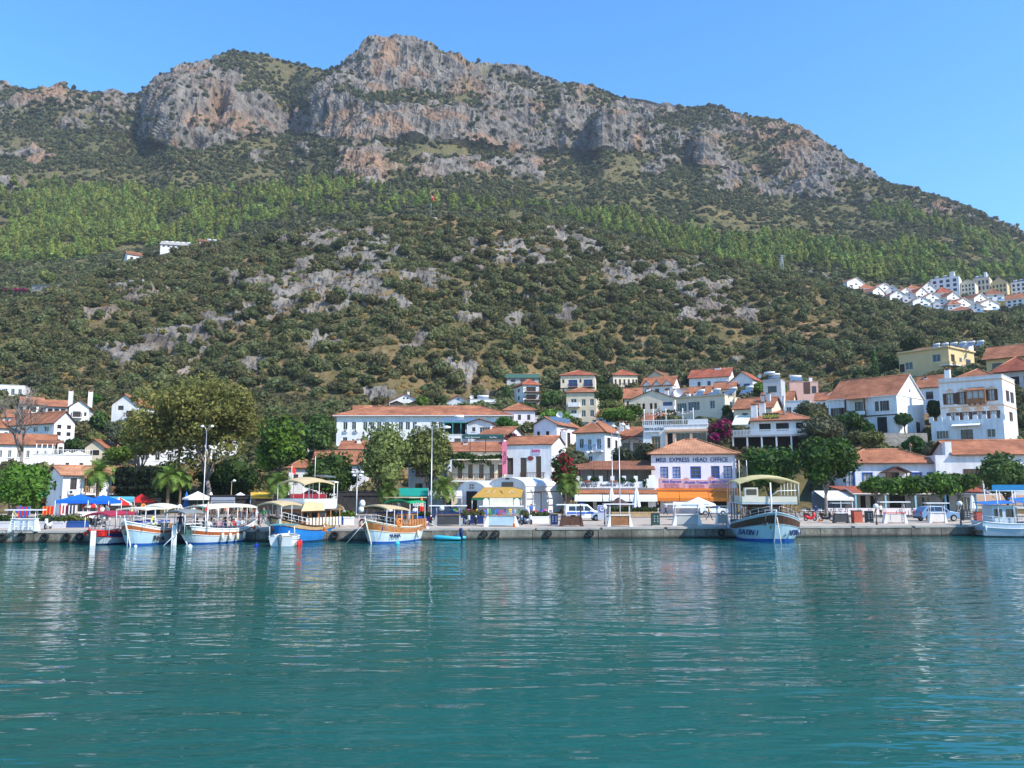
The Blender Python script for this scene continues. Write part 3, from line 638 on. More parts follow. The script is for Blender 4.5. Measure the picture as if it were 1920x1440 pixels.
    place_kind(rng, 'mountain_shrub', far, None, pts, R, 0.9, 60, lambda x, y: 'small dark shrub on the mountain slope below the cliffs', 'shrub', 'shrubs on the mountain slope', 'mountain_shrubbery', 'dark green scrub dotted over the mountain and its cliffs', vis=lambda x, y: y < 480)
    W = farz * inx * pine * np.clip(1 - rock, 0.0, 1) * np.clip(0.5 + 2.2 * fbm(pos / 28.0, 3, 231).reshape(px.shape), 0.08, 1)
    pts, R = scatter(rng, W, 5200, lambda r, n: np.sort(2.8 + 4.6 * r.random(n))[::-1], 0.27)
    def plab(x, y): return 'bright green young pine in the plantation left of the flag' if x < 800 else 'bright green pine in the belt above the white villas'
    place_kind(rng, 'pine_tree', pin, None, pts, R, 0.85, 300, plab, 'tree', 'young pines on the mountain slope', 'pine_forest', 'bright green young pine plantation on the mountain slope', sink=0.15, vis=lambda x, y: (y < 520) & ((x < 700) | (x > 1080)))
    W = near * inx * np.clip(1.1 - rock * 0.8, 0.0, 1) * np.clip(1.15 - patchy, 0.05, 1)
    pts, R = scatter(rng, W, 7500, lambda r, n: 0.6 + 1.0 * r.random(n) ** 1.5, 0.5)
    W = farz * inx * ok * (px > 900) * np.clip(1 - rock, 0, 1) * np.clip(1.1 - patchy, 0.02, 1)
    p2, r2 = scatter(rng, W, 1800, lambda r, n: 0.9 + 1.1 * r.random(n), 0.5)
    pts = np.concatenate([pts, p2]); R = np.concatenate([R, r2])
    place_kind(rng, 'dry_shrub', dry, None, pts, R, 0.8, 60, lambda x, y: 'low yellow brown dry shrub between the hillside rocks', 'shrub', 'dry yellow shrubs on the hillside', 'dry_undergrowth', 'low yellow brown undergrowth between rocks on the hillside', vis=lambda x, y: y < 735)
# ------------------------------------------------------------------ houses
def fmap(H): return lambda u, z, d=0.0: (-H.W / 2 + u, d, z)
def rmap(H): return lambda u, z, d=0.0: (H.W / 2 - d, u, z)
def lmap(H): return lambda u, z, d=0.0: (-H.W / 2 + d, u, z)
def wall_grid(mb, mp, Wd, Ht, holes, z0=-4.0, rec=0.18, m=0):
    us = sorted(set([0, Wd] + [round(x, 4) for h in holes for x in (h[0], h[0] + h[2])])); zs = sorted(set([z0, Ht] + [round(x, 4) for h in holes for x in (h[1], h[1] + h[3])]))
    us = [u for u in us if -1e-6 <= u <= Wd + 1e-6]
    for i in range(len(us) - 1):
        for j in range(len(zs) - 1):
            cu = (us[i] + us[i + 1]) / 2; cz = (zs[j] + zs[j + 1]) / 2
            if any(h[0] < cu < h[0] + h[2] and h[1] < cz < h[1] + h[3] for h in holes): continue
            mb.quad(mp(us[i], zs[j]), mp(us[i + 1], zs[j]), mp(us[i + 1], zs[j + 1]), mp(us[i], zs[j + 1]), m)
    for (u, z, w_, h) in holes:
        a, b = u, u + w_; c, d = z, z + h
        mb.quad(mp(a, c), mp(b, c), mp(b, c, rec), mp(a, c, rec), m); mb.quad(mp(a, d), mp(b, d), mp(b, d, rec), mp(a, d, rec), m)
        mb.quad(mp(a, c), mp(a, d), mp(a, d, rec), mp(a, c, rec), m); mb.quad(mp(b, c), mp(b, d), mp(b, d, rec), mp(b, c, rec), m)
def bar(mb, mp, u0, u1, z0, z1, d0, d1, m=0):
    p = [mp(u0, z0, d0), mp(u1, z0, d0), mp(u1, z1, d0), mp(u0, z1, d0), mp(u0, z0, d1), mp(u1, z0, d1), mp(u1, z1, d1), mp(u0, z1, d1)]
    mb.add(p, [(0, 3, 2, 1), (4, 5, 6, 7), (0, 1, 5, 4), (1, 2, 6, 5), (2, 3, 7, 6), (3, 0, 4, 7)], m)
WST = {  # style: (name, frame mat, pane mat, columns, rows, frame width, shutters mat, surround mat)
    'w': ('window', 'white_paint', 'glass', 2, 1, 0.07, None, None), 'wc': ('window', 'white_paint', 'curtain_glass', 2, 2, 0.07, None, None),
    'b': ('window', 'dark_wood', 'glass', 2, 2, 0.08, None, None), 'bs': ('window', 'dark_wood', 'glass', 2, 2, 0.08, 'dark_wood', None),
    'd': ('door', 'dark_wood', 'glass', 2, 3, 0.09, None, None), 'wd': ('door', 'white_paint', 'glass', 2, 1, 0.08, None, None),
    'bl': ('window', 'blue_paint', 'curtain_glass', 2, 3, 0.12, None, None), 'bld': ('door', 'blue_paint', 'glass', 2, 3, 0.16, None, None),
    'bw': ('window', 'dark_metal', 'curtain_glass', 2, 2, 0.07, None, 'blue_paint'), 'o': ('opening', 'interior_shadow', 'interior_shadow', 1, 1, 0.05, None, None),  # opening: pane coloured near-black for the shadow of the room behind
    'or': ('window', 'light_wood', 'glass', 2, 2, 0.09, None, 'peach_trim'), 'pe': ('window', 'light_wood', 'glass', 3, 2, 0.12, None, None),
    'bb': ('window', 'dark_wood', 'curtain_glass', 2, 2, 0.08, 'dark_wood', 'peach_trim'), 'g': ('window', 'white_paint', 'glass', 4, 1, 0.06, None, None),
}
class House: pass
def add_window(H, mp, u, z, w_, h, style, rec=0.18):
    nm, fm, pm, nx, nz, fw, sh, su = WST[style]
    mb = MB(); d0, d1 = rec - 0.09, rec - 0.02
    fw = min(fw, w_ * 0.2)
    bar(mb, mp, u, u + w_, z, z + fw, d0, d1); bar(mb, mp, u, u + w_, z + h - fw, z + h, d0, d1)
    bar(mb, mp, u, u + fw, z + fw, z + h - fw, d0, d1); bar(mb, mp, u + w_ - fw, u + w_, z + fw, z + h - fw, d0, d1)
    for i in range(1, nx): c = u + w_ * i / nx; bar(mb, mp, c - fw * .35, c + fw * .35, z + fw, z + h - fw, d0 + .01, d1 - .01)
    for i in range(1, nz): c = z + h * i / nz; bar(mb, mp, u + fw, u + w_ - fw, c - fw * .3, c + fw * .3, d0 + .015, d1 - .015)
    fo = mb.build(nm, fm, H.root)
    pb = MB(); pb.quad(mp(u + .01, z + .01, rec - .005), mp(u + w_ - .01, z + .01, rec - .005), mp(u + w_ - .01, z + h - .01, rec - .005), mp(u + .01, z + h - .01, rec - .005)); pb.build('pane', pm, fo)
    if sh:
        for s in (0, 1):
            a = u - w_ * .52 if s == 0 else u + w_ + .01; sb = MB(); bar(sb, mp, a, a + w_ * .5, z, z + h, -.06, -.012); sb.build('shutter', sh, fo)
    if su:
        sb = MB(); t = .14
        bar(sb, mp, u - t, u, z - t, z + h + t, -.05, .04); bar(sb, mp, u + w_, u + w_ + t, z - t, z + h + t, -.05, .04); bar(sb, mp, u, u + w_, z + h, z + h + t, -.05, .04); bar(sb, mp, u, u + w_, z - t, z, -.05, .04)
        sb.build('surround', su, fo)
    elif nm == 'window' and h > .8 and H.Y < 160:
        sb = MB(); bar(sb, mp, u - .08, u + w_ + .08, z - .08, z, -.1, .0); sb.build('sill', 'white_paint', fo)
    return fo
def roof_mesh(kind, W, D, z, rh, e=0.45, t=0.14):
    """roof slabs: top material 0, edges and soffit material 1, ridge caps material 2"""
    mb = MB()
    def sl(q):
        k = len(mb.f); mb.slab(q, t, 1); mb.m[k] = 0
    def cap(a, b): mb.tube([(a[0], a[1], a[2] + .02), (b[0], b[1], b[2] + .02)], .12, 5, 2)
    x0, x1, y0, y1 = -W / 2 - e, W / 2 + e, -e, D + e
    if kind == 'gx':
        k = rh / (D / 2); ze = z - e * k + t; zr = z + rh + t; ym = D / 2
        sl([(x0, y0, ze), (x1, y0, ze), (x1, ym - .002, zr), (x0, ym - .002, zr)]); sl([(x1, y1, ze), (x0, y1, ze), (x0, ym + .002, zr), (x1, ym + .002, zr)]); cap((x0, ym, zr), (x1, ym, zr))
    elif kind == 'gy':
        k = rh / (W / 2); ze = z - e * k + t; zr = z + rh + t
        sl([(x0, y1, ze), (x0, y0, ze), (-.002, y0, zr), (-.002, y1, zr)]); sl([(x1, y0, ze), (x1, y1, ze), (.002, y1, zr), (.002, y0, zr)]); cap((0, y0, zr), (0, y1, zr))
    elif kind == 'hip':
        ze = z - .05 + t; zr = z + rh + t; m = min(W, D) / 2
        if W >= D: a, b = (-W / 2 + m, D / 2, zr), (W / 2 - m, D / 2, zr)
        else: a, b = (0, m, zr), (0, D - m, zr)
        c = [(x0, y0, ze), (x1, y0, ze), (x1, y1, ze), (x0, y1, ze)]
        if W >= D:
            sl([c[0], c[1], b, a]); sl([c[1], c[2], b]); sl([c[2], c[3], a, b]); sl([c[3], c[0], a]); caps = [(c[0], a), (c[3], a), (c[1], b), (c[2], b), (a, b)]
        else:
            sl([c[0], c[1], a]); sl([c[1], c[2], b, a]); sl([c[2], c[3], b]); sl([c[3], c[0], a, b]); caps = [(c[0], a), (c[1], a), (c[2], b), (c[3], b), (a, b)]
        for p, q in caps: cap(p, q)
    elif kind == 'shed':
        sl([(x0, y0, z + t), (x1, y0, z + t), (x1, y1, z + rh + t), (x0, y1, z + rh + t)])
    return mb
def house(label, px0, px1, pyb, pye, Y, yaw=0, D=9, roof='gx', pyr=None, wall='white_wall', tile='tile_orange', edge='dark_wood', wins=(), right=(), left=(), eave=.45, name='house', cat='house', group=None, rh=None, parapet=0.5, town=True, chim=()):
    H = House(); H.Y = Y                       # yaw is measured against the line of sight
    rel = yaw; yaw = rel - math.degrees(math.atan(((px0 + px1) / 2 - 960) / FPX)); cx_ = ((px0 + px1) / 2 - 960) / FPX * Y
    def span(w_): f = lambda s: (cx_ + s * w_ / 2 * math.cos(R_(yaw))) / (Y + s * w_ / 2 * math.sin(R_(yaw))); return (f(1) - f(-1)) * FPX
    H.W = (px1 - px0) * Y / FPX
    for _ in range(5): H.W *= (px1 - px0) / max(span(H.W), 1)
    b = P((px0 + px1) / 2, pyb, Y); t = P((px0 + px1) / 2, pye, Y); H.H = t.z - b.z; H.D = D; H.base = b; H.yaw = yaw
    H.rh = rh if rh is not None else ((pye - pyr) * Y / FPX if pyr is not None else 0)
    if roof == 'gx' and rh is None and pyr is not None: H.rh = max(0.5, P((px0 + px1) / 2, pyr, Y + D / 2).z - t.z)
    if roof == 'hip' and rh is None and pyr is not None: H.rh = max(0.5, P((px0 + px1) / 2, pyr, Y + min(H.W, D) / 2).z - t.z)
    H.root = empty(name, b, R_(yaw), label, cat, group)
    if town: TOWN.append((b.x, b.y, b.z - .1)); c = Matrix.Rotation(R_(yaw), 3, 'Z') @ Vector((0, D, 0)); TOWN.append((b.x + c.x, b.y + c.y, b.z + .5))
    else: PADS.append((b.x, b.y + 3, b.z - .3))
    mb = MB(); sets = []
    for (lst, mp, L) in ((wins, fmap(H), H.W), (right, rmap(H), D), (left, lmap(H), D)):
        hs = []
        for (u, z, w_, h, st) in lst:
            ww = w_ * L if w_ < 1 else w_; hh = h * H.H; hs.append((max(.05, u * L - ww / 2), z * H.H, ww, hh, st))
        sets.append((hs, mp, L)); wall_grid(mb, mp, L, H.H, [x[:4] for x in hs])
    mb.quad((-H.W / 2, D, -4), (H.W / 2, D, -4), (H.W / 2, D, H.H), (-H.W / 2, D, H.H))
    if roof == 'gx':
        for x in (-H.W / 2, H.W / 2): mb.add([(x, 0, H.H), (x, D, H.H), (x, D / 2, H.H + H.rh)], [(0, 1, 2)])
    elif roof == 'gy':
        for y in (0, D): mb.add([(-H.W / 2, y, H.H), (H.W / 2, y, H.H), (0, y, H.H + H.rh)], [(0, 1, 2)])
    elif roof == 'shed':
        mb.quad((-H.W / 2, D, H.H), (H.W / 2, D, H.H), (H.W / 2, D, H.H + H.rh), (-H.W / 2, D, H.H + H.rh))
        for x in (-H.W / 2, H.W / 2): mb.add([(x, 0, H.H), (x, D, H.H), (x, D, H.H + H.rh)], [(0, 1, 2)])
    if roof == 'flat':
        mb.quad((-H.W / 2, 0, H.H - parapet), (H.W / 2, 0, H.H - parapet), (H.W / 2, D, H.H - parapet), (-H.W / 2, D, H.H - parapet))
    else: mb.quad((-H.W / 2, 0, H.H - .02), (H.W / 2, 0, H.H - .02), (H.W / 2, D, H.H - .02), (-H.W / 2, D, H.H - .02))
    H.wall = mb.build('wall', wall, H.root)
    if roof != 'flat': H.roof = roof_mesh(roof, H.W, D, H.H, H.rh, eave).build('roof', [tile, edge, 'tile_pale'], H.root)
    else:
        rb = MB(); t_ = .2
        rb.box(-H.W / 2 - .1, H.W / 2 + .1, -.1, t_, H.H, H.H + .1); rb.box(-H.W / 2 - .1, H.W / 2 + .1, D - t_, D + .1, H.H, H.H + .1); rb.box(-H.W / 2 - .1, -H.W / 2 + t_, t_, D - t_, H.H, H.H + .1); rb.box(H.W / 2 - t_, H.W / 2 + .1, t_, D - t_, H.H, H.H + .1)
        H.roof = rb.build('parapet_cap', wall if isinstance(wall, str) else 'white_wall', H.root)
    for hs, mp, L in sets:
        for h in hs: add_window(H, mp, *h)
    for (x, y, hh) in chim: chimney(H, x, y, hh)
    return H
def chimney(H, x, y, h, s=.35, m='white_wall'):
    X = -H.W / 2 + x * H.W; Yy = y * H.D; z = H.H + (H.rh * .3 if H.rh else 0)
    mb = MB().box(X - s, X + s, Yy - s, Yy + s, z - .5, z + h); mb.box(X - s - .1, X + s + .1, Yy - s - .1, Yy + s + .1, z + h + .25, z + h + .36, 1)
    for a in (-1, 1):
        for b in (-1, 1): mb.box(X + a * s - (.09 if a > 0 else 0), X + a * s + (.09 if a < 0 else 0), Yy + b * s - (.09 if b > 0 else 0), Yy + b * s + (.09 if b < 0 else 0), z + h, z + h + .25)
    mb.build('chimney', [m, 'tile_orange'], H.root)
def balcony(H, u0, u1, z, dep=1.3, rail='dark_wood', rh=1.0, slab='white_wall', solid=False, side='f', n=None):
    L = H.W if side == 'f' else H.D; mp = fmap(H) if side == 'f' else (rmap(H) if side == 'r' else lmap(H)); a, b = u0 * L, u1 * L; zz = z * H.H
    mb = MB(); bar(mb, mp, a, b, zz - .2, zz, -dep, 0); o = mb.build('balcony', slab, H.root)
    rb = MB()
    if solid:
        bar(rb, mp, a, b, zz + .002, zz + rh, -dep, -dep + .1); bar(rb, mp, a, a + .1, zz + .002, zz + rh, -dep + .1, -.002); bar(rb, mp, b - .1, b, zz + .002, zz + rh, -dep + .1, -.002)
    else:
        bar(rb, mp, a, b, zz + rh - .09, zz + rh, -dep, -dep + .08); bar(rb, mp, a, b, zz + .06, zz + .13, -dep + .01, -dep + .07)
        n = n or max(3, int((b - a) / .22))
        for i in range(n + 1): c = a + .03 + (b - a - .06) * i / n; bar(rb, mp, c - .03, c + .03, zz + .13, zz + rh - .09, -dep + .01, -dep + .07)
        for s in (a, b - .08): bar(rb, mp, s, s + .08, zz + rh - .09, zz + rh, -dep + .08, -.003); bar(rb, mp, s, s + .08, zz + .13, zz + rh - .09, -dep * .5 - .04, -dep * .5 + .04)
    rb.build('railing', rail, o); return o
def part_box(H, name, u0, u1, z0, z1, d0, d1, m, side='f', abs_z=False):
    L = H.W if side == 'f' else H.D; mp = fmap(H) if side == 'f' else (rmap(H) if side == 'r' else lmap(H)); k = 1 if abs_z else H.H
    mb = MB(); bar(mb, mp, u0 * L, u1 * L, z0 * k, z1 * k, d0, d1); return mb.build(name, m, H.root)
def lettering(parent, s, size, loc, rot=(R_(90), 0, 0), m='navy_paint', ext=.012, shear=0, wide=1.0, align='CENTER', bold=0.0, name='lettering', label=None):
    cu = bpy.data.curves.new(name, 'FONT'); cu.body = s; cu.size = size; cu.extrude = ext; cu.align_x = align; cu.align_y = 'CENTER'; cu.shear = shear; cu.offset = bold; cu.resolution_u = 3
    cu.materials.append(M(m) if isinstance(m, str) else m)
    o = bpy.data.objects.new(name, cu); COL.objects.link(o); o.location = loc; o.rotation_euler = rot; o.scale = (wide, 1, 1)
    if parent: o.parent = parent
    if label: o['label'] = label
    return o
def solar(H, x, y, z, tilt=35, w_=2.0, tank=True, rz=0):
    """a rooftop solar water heater: panel and tank are parts of the house"""
    t = R_(tilt); mb = MB(); c, s = math.cos(t), math.sin(t)
    mb.slab([(-w_ / 2, 0, 0), (w_ / 2, 0, 0), (w_ / 2, 1.8 * c, 1.8 * s), (-w_ / 2, 1.8 * c, 1.8 * s)], .08)
    o = mb.build('solar_panel', 'solar', H.root, loc=(x, y, z), rz=rz)
    fb = MB(); 
    for a in (-w_ / 2 + .1, w_ / 2 - .1): fb.tube([(a, 1.8 * c, -.3), (a, 1.8 * c, 1.8 * s)], .04, 4); fb.tube([(a, 0, -.6), (a, 0, .0)], .04, 4); fb.tube([(a, 0, -.2), (a, 1.8 * c, -.2)], .03, 4)
    fb.tube([(-w_ / 2 + .1, 0, -.2), (w_ / 2 - .1, 0, -.2)], .03, 4)
    fb.build('stand', 'grey_metal', o)
    if tank:
        tb = MB().tube([(-w_ / 2, 1.8 * c + .2, 1.8 * s + .25), (w_ / 2, 1.8 * c + .2, 1.8 * s + .25)], .3, 8); tb.build('water_tank', 'white_paint', H.root, loc=(x, y, z), rz=rz)
def dish(H, x, y, z, r=.5, rz=0):
    mb = MB(); n = 10; vs = [(0, 0, 0)]; 
    for j in range(1, 4):
        for k in range(n): a = 2 * math.pi * k / n; q = r * j / 3; vs.append((q * math.cos(a), -.35 * q * q / r, q * math.sin(a)))
    fs = [(0, 1 + k, 1 + (k + 1) % n) for k in range(n)]
    for j in range(2): fs += [(1 + j * n + k, 1 + (j + 1) * n + k, 1 + (j + 1) * n + (k + 1) % n, 1 + j * n + (k + 1) % n) for k in range(n)]
    mb.add(vs, fs, 0, True); mb.tube([(0, .05, -r * 1.6), (0, .05, 0)], .04, 4); mb.tube([(0, 0, 0), (0, -.5 * r, -.1)], .02, 4)
    mb.build('satellite_dish', 'white_paint', H.root, loc=(x, y, z), rz=rz)
def ac_unit(H, u, z, side='f'):
    mp = fmap(H) if side == 'f' else rmap(H); L = H.W if side == 'f' else H.D; a = u * L; mb = MB(); zz = z * H.H
    bar(mb, mp, a - .42, a + .42, zz, zz + .6, -.36, -.03); o = mb.build('air_conditioner', 'white_paint', H.root)
    fb = MB(); c = mp(a - .12, zz + .3, -.37); 
    pts = [mp(a - .12 + .22 * math.cos(k * .524), zz + .3 + .22 * math.sin(k * .524), -.372) for k in range(12)]; fb.add(pts, [tuple(range(12))]); fb.build('fan', 'dark_metal', o)
def grid_wins(us, zs, w_, h, st): return [(u, z, w_, h, st) for z in zs for u in us]
def tidy_canopy(H, name, u0, u1, z, dep, drop, m, valance=.25, vm=None):
    """a sloping awning on the front of H: cloth plus valance"""
    mb = MB(); x0, x1 = -H.W / 2 + u0 * H.W, -H.W / 2 + u1 * H.W; zz = z
    mb.slab([(x0, -dep, zz - drop), (x1, -dep, zz - drop), (x1, -.03, zz), (x0, -.03, zz)], .04)
    mb.box(x0, x1, -dep - .03, -dep, zz - drop - valance, zz - drop, 1 if vm else 0)
    return mb.build(name, [m, vm or m], H.root)
def build_town():
    W2 = lambda n, a=.12, b=.88: [a + (b - a) * i / (n - 1) for i in range(n)]
    # ---------------- left side
    H = house('white shop house with wooden balconies above the blue tent awnings', 116, 236, 962, 891, 112, 20, 6, 'gx', 876, tile='tile_pale', wins=[(.16, .62, .10, .3, 'b'), (.37, .55, .09, .36, 'd'), (.55, .58, .09, .34, 'b'), (.80, .56, .1, .34, 'd'), (.93, .58, .09, .32, 'b'), (.2, .04, .22, .4, 'o'), (.6, .04, .3, .4, 'o')], left=[(.5, .6, .16, .25, 'b')])
    balcony(H, .29, .5, .52, 1.2, 'light_wood'); balcony(H, .71, .99, .52, 1.3, 'mid_wood', solid=True)
    part_box(H, 'signboard', .83, .96, .56, .68, -1.36, -1.31, 'white_paint'); lettering(H.root, 'Kaş Bar', .36, (H.W * .395, -1.38, H.H * .62), m='dark_metal')
    mb = MB(); mb.slab([(-H.W * .22, -1.5, H.H * .92), (H.W * .01, -1.5, H.H * .92), (H.W * .01, 0, H.H * .99), (-H.W * .22, 0, H.H * .99)], .08); mb.build('porch_roof', 'tile_orange', H.root)
    for u in (.3, .49): part_box(H, 'post', u - .006, u + .006, .1, .915, -1.25, -1.15, 'mid_wood')
    ac_unit(H, .13, .5)
    H = house('long white terrace building with flat roof and umbrellas on top', 60, 170, 905, 853, 136, 0, 9, 'flat', wins=[(.58, .42, .06, .3, 'b'), (.82, .42, .06, .3, 'b'), (.2, .42, .08, .3, 'w')])
    mb = MB(); mb.slab([(-H.W * .48, .5, H.H + 2.1), (0, .5, H.H + 2.1), (0, 5, H.H + 2.7), (-H.W * .48, 5, H.H + 2.7)], .12); mb.build('pergola_roof', 'tile_brown', H.root)
    for i in range(6): mb = MB().tube([(-H.W * .46 + i * H.W * .09, .7, H.H - .5), (-H.W * .46 + i * H.W * .09, .7, H.H + 2.05)], .08, 6); mb.build('post', 'white_paint', H.root)
    mb = MB(); 
    mb.box(-H.W / 2, H.W / 2, -.05, 0, H.H + .85, H.H + .92)
    for i in range(25): x = -H.W / 2 + H.W * i / 24; mb.box(x - .03, x + .03, -.05, 0, H.H + .12, H.H + .85)
    mb.build('railing', 'white_paint', H.root)
    H = house('small brown gabled house above the white terrace building', 158, 194, 862, 838, 152, -22, 9, 'gy', 825, wall='beige_wall', wins=[(.5, .35, .5, .4, 'o')], chim=((.7, .7, 1.2),))
    house('low white house with long orange roof behind the leafless tree', -14, 98, 872, 833, 146, -4, 9, 'gx', 816, wins=grid_wins(W2(6), [.35], .06, .35, 'w'))
    house('white three storey house with bright gable and long shaded side', 99, 138, 836, 792, 168, 32, 17, 'gy', 772, wins=grid_wins([.25, .72], [.1, .42, .72], .2, .17, 'b'), left=grid_wins([.15, .38, .62, .85], [.2, .6], .1, .22, 'w'))
    house('white hotel block with rows of balconies at far left', -30, 42, 788, 722, 222, -12, 12, 'flat', wins=grid_wins(W2(5), [.1, .42, .72], .1, .18, 'w'), right=grid_wins([.3, .7], [.1, .42, .72], .15, .18, 'w'))
    house('white house with orange roof left of the columned gable house', 42, 84, 781, 758, 200, 8, 9, 'gx', 747, wins=grid_wins([.2, .5, .8], [.35], .18, .45, 'b'), chim=((.3, .5, 1.5),))
    house('white house with pergola between two gabled hillside houses', 85, 126, 781, 762, 196, 0, 9, 'gx', 752, wall='grey_wall', wins=grid_wins([.2, .5, .8], [.2], .22, .55, 'o'))
    H = house('white gabled house with dark balcony and two tall chimneys', 128, 166, 787, 763, 188, -8, 9, 'gy', 750, wins=[(.4, .2, .4, .45, 'd'), (.82, .3, .12, .3, 'b')]); balcony(H, .15, .68, .18, 1.2)
    chimney(H, .02, .1, 3.2, .45); chimney(H, 1.0, .1, 3.2, .45)
    H = house('white house with large orange gable roof left of the plane tree', 208, 256, 792, 758, 188, -24, 13, 'gy', 740, wins=[(.35, .68, .22, .24, 'd'), (.72, .3, .3, .35, 'o')], right=grid_wins([.3, .7], [.35], .15, .35, 'b'), chim=((.6, .4, 1.3),)); balcony(H, .55, .95, .28, 1.3)
    house('white house under orange roof at the left photo edge', -40, 22, 832, 802, 172, 0, 8, 'gx', 790, wins=grid_wins([.2, .5, .8], [.35], .12, .4, 'w'))
    house('white house half hidden behind the plane tree trunk', 256, 332, 872, 814, 150, -5, 9, 'gx', 796, wins=grid_wins([.2, .5, .8], [.15, .6], .12, .22, 'w'))
    house('white house with orange roof hidden behind the plane crown', 338, 440, 872, 808, 153, -5, 9, 'hip', 793, wins=grid_wins([.15, .38, .62, .85], [.15, .6], .1, .22, 'w'))
    H = house('timber kiosk with green sign board beside the leafy ficus', 66, 100, 962, 921, 113, 0, 4, 'flat', wall='mid_wood', wins=[(.35, .05, .4, .5, 'o')], name='kiosk', cat='kiosk')
    part_box(H, 'signboard', -.02, 1.05, .72, 1.08, -.35, -.25, C((.16, .55, .22))); part_box(H, 'red_board', -.1, .85, .45, .68, -.3, -.2, C((.16, .012, .02)))
    mb = MB()
    for s in (0, .7): mb.tube([(H.W * .5 + .3 + 0, -.4 - s, H.H * .65), (H.W * .5 + 2.4, -.4 - s, .1)], .06, 4)
    for i in range(7): t = i / 7; mb.box(H.W * .5 + .3 + 2.1 * t, H.W * .5 + .55 + 2.1 * t, -1.1, -.4, H.H * .62 * (1 - t), H.H * .62 * (1 - t) + .05)
    mb.build('stairs', 'light_wood', H.root)
    house('small house with orange hip roof left of the round dark tree', 540, 584, 935, 878, 128, -8, 7, 'hip', 862, wins=grid_wins([.3, .7], [.5], .2, .3, 'b'))
    house('white house with orange gable roof behind the dark trees', 586, 684, 935, 870, 131, -6, 9, 'gx', 848, wins=grid_wins([.2, .5, .8], [.5], .12, .25, 'w'), chim=((.7, .5, 1.0), (.8, .6, 1.2)))
    house('white plastered house between the two pale green trees', 765, 832, 945, 868, 122, -6, 8, 'flat', wins=grid_wins([.3, .7], [.3, .65], .2, .2, 'b'))
    # ---------------- school and the upper centre
    H = house('long white school building with orange hipped roof', 630, 956, 842, 780, 172, -7, 13, 'hip', 763, name='school_building', cat='school', edge='white_paint', eave=.8,
              wins=grid_wins([.05, .10, .165, .205, .245, .29, .37, .41, .45, .56, .60, .645, .69, .735, .80, .84, .91, .95], [.58], .026, .24, 'w') + grid_wins([.05, .165, .205, .29, .37, .45, .56, .645, .735, .84, .95], [.12], .026, .24, 'w'), right=grid_wins([.3, .7], [.58], .1, .24, 'w'))
    for u in (.055, .115): ac_unit(H, u, .5)
    house('small cream roofed block just behind the school roof', 690, 728, 788, 771, 192, -20, 8, 'gy', 761, wall='white_wall', tile='tile_pale'); house('little orange roofed shed behind the left end of the school', 664, 694, 788, 775, 194, 0, 6, 'gx', 762)
    H = house('white gabled house with red trim and two round windows', 729, 790, 774, 753, 210, -3, 10, 'gy', 738, edge='tile_red', tile='tile_red', wins=[(.3, .05, .12, .4, 'o'), (.55, .3, .08, .3, 'b'), (.78, .05, .12, .4, 'o')])
    for u in (.25, .8):
        mb = MB(); x = -H.W / 2 + u * H.W; mb.slab([(x - 1.9, -2.2, H.H * .75), (x, -2.2, H.H * 1.0), (x, 0, H.H * 1.0), (x - 1.9, 0, H.H * .75)], .1); mb.slab([(x, -2.2, H.H * 1.0), (x + 1.9, -2.2, H.H * .75), (x + 1.9, 0, H.H * .75), (x, 0, H.H * 1.0)], .1); mb.build('porch_roof', 'dark_wood', H.root)
    def oculus(H, u, z, r, side='f'):
        mp = fmap(H) if side == 'f' else rmap(H); L = H.W if side == 'f' else H.D
        fb = MB(); n = 14; fb.add([mp(u * L + r * math.cos(2 * math.pi * k / n), z + r * math.sin(2 * math.pi * k / n), -.02) for k in range(n)], [tuple(range(n))]); o = fb.build('round_window', 'white_paint', H.root)
        gb = MB(); gb.add([mp(u * L + r * .8 * math.cos(2 * math.pi * k / n), z + r * .8 * math.sin(2 * math.pi * k / n), -.04) for k in range(n)], [tuple(range(n))]); gb.build('pane', 'glass', o)
    oculus(H, .46, H.H + .9, .32); oculus(H, .57, H.H + .9, .32); chimney(H, .56, .6, 2.6, .3)
    H = house('white gabled house with one round window beside the flat roofed house', 836, 882, 768, 753, 212, -12, 9, 'gy', 742, edge='tile_red', tile='tile_red', wins=[(.7, .25, .14, .45, 'b')]); oculus(H, .5, H.H + .7, .35); dish(H, H.W * .5, 2, H.H + 1.4, .55)
    H = house('modern flat roofed white house with deep terrace', 881, 930, 766, 749, 210, 0, 9, 'flat', wins=[(.3, .2, .35, .5, 'o'), (.72, .3, .38, .4, 'o')]); solar(H, 0, 2, H.H + .4, 20, 3); balcony(H, .45, 1.0, .15, 1.5, 'white_paint')
    H = house('teal posted roof terrace house below the school', 815, 876, 850, 815, 152, 0, 8, 'flat', wins=grid_wins([.3, .7], [.4], .2, .4, 'b'))
    for u in (.3, .55, .8, .98): part_box(H, 'post', u - .012, u + .012, H.H + .1, H.H + 2.3, .3, .5, C((.05, .25, .24)), abs_z=True)
    part_box(H, 'terrace_roof', .25, 1.0, H.H + 2.3, H.H + 2.5, .2, 5, C((.05, .25, .24)), abs_z=True); part_box(H, 'back_room', .3, .95, H.H - .4, H.H + 2.28, 2.2, 4.8, 'interior_shadow', abs_z=True)  # back room is a solid box, its shadow painted by near-black colour
    for i in range(3): solar(H, -H.W * .1 + i * 2.1, 1, H.H + 2.7, 25, 1.9, i == 1)
    house('small white annex with wide windows beside the teal terrace', 877, 921, 850, 793, 151, -10, 6, 'gy', 786, tile='tile_pale', wins=[(.25, .72, .14, .14, 'b'), (.72, .66, .45, .2, 'g')])
    house('low house with orange roof behind the vine covered balcony', 836, 944, 880, 846, 139, -6, 8, 'gx', 831, chim=((.3, .4, 1.0),))
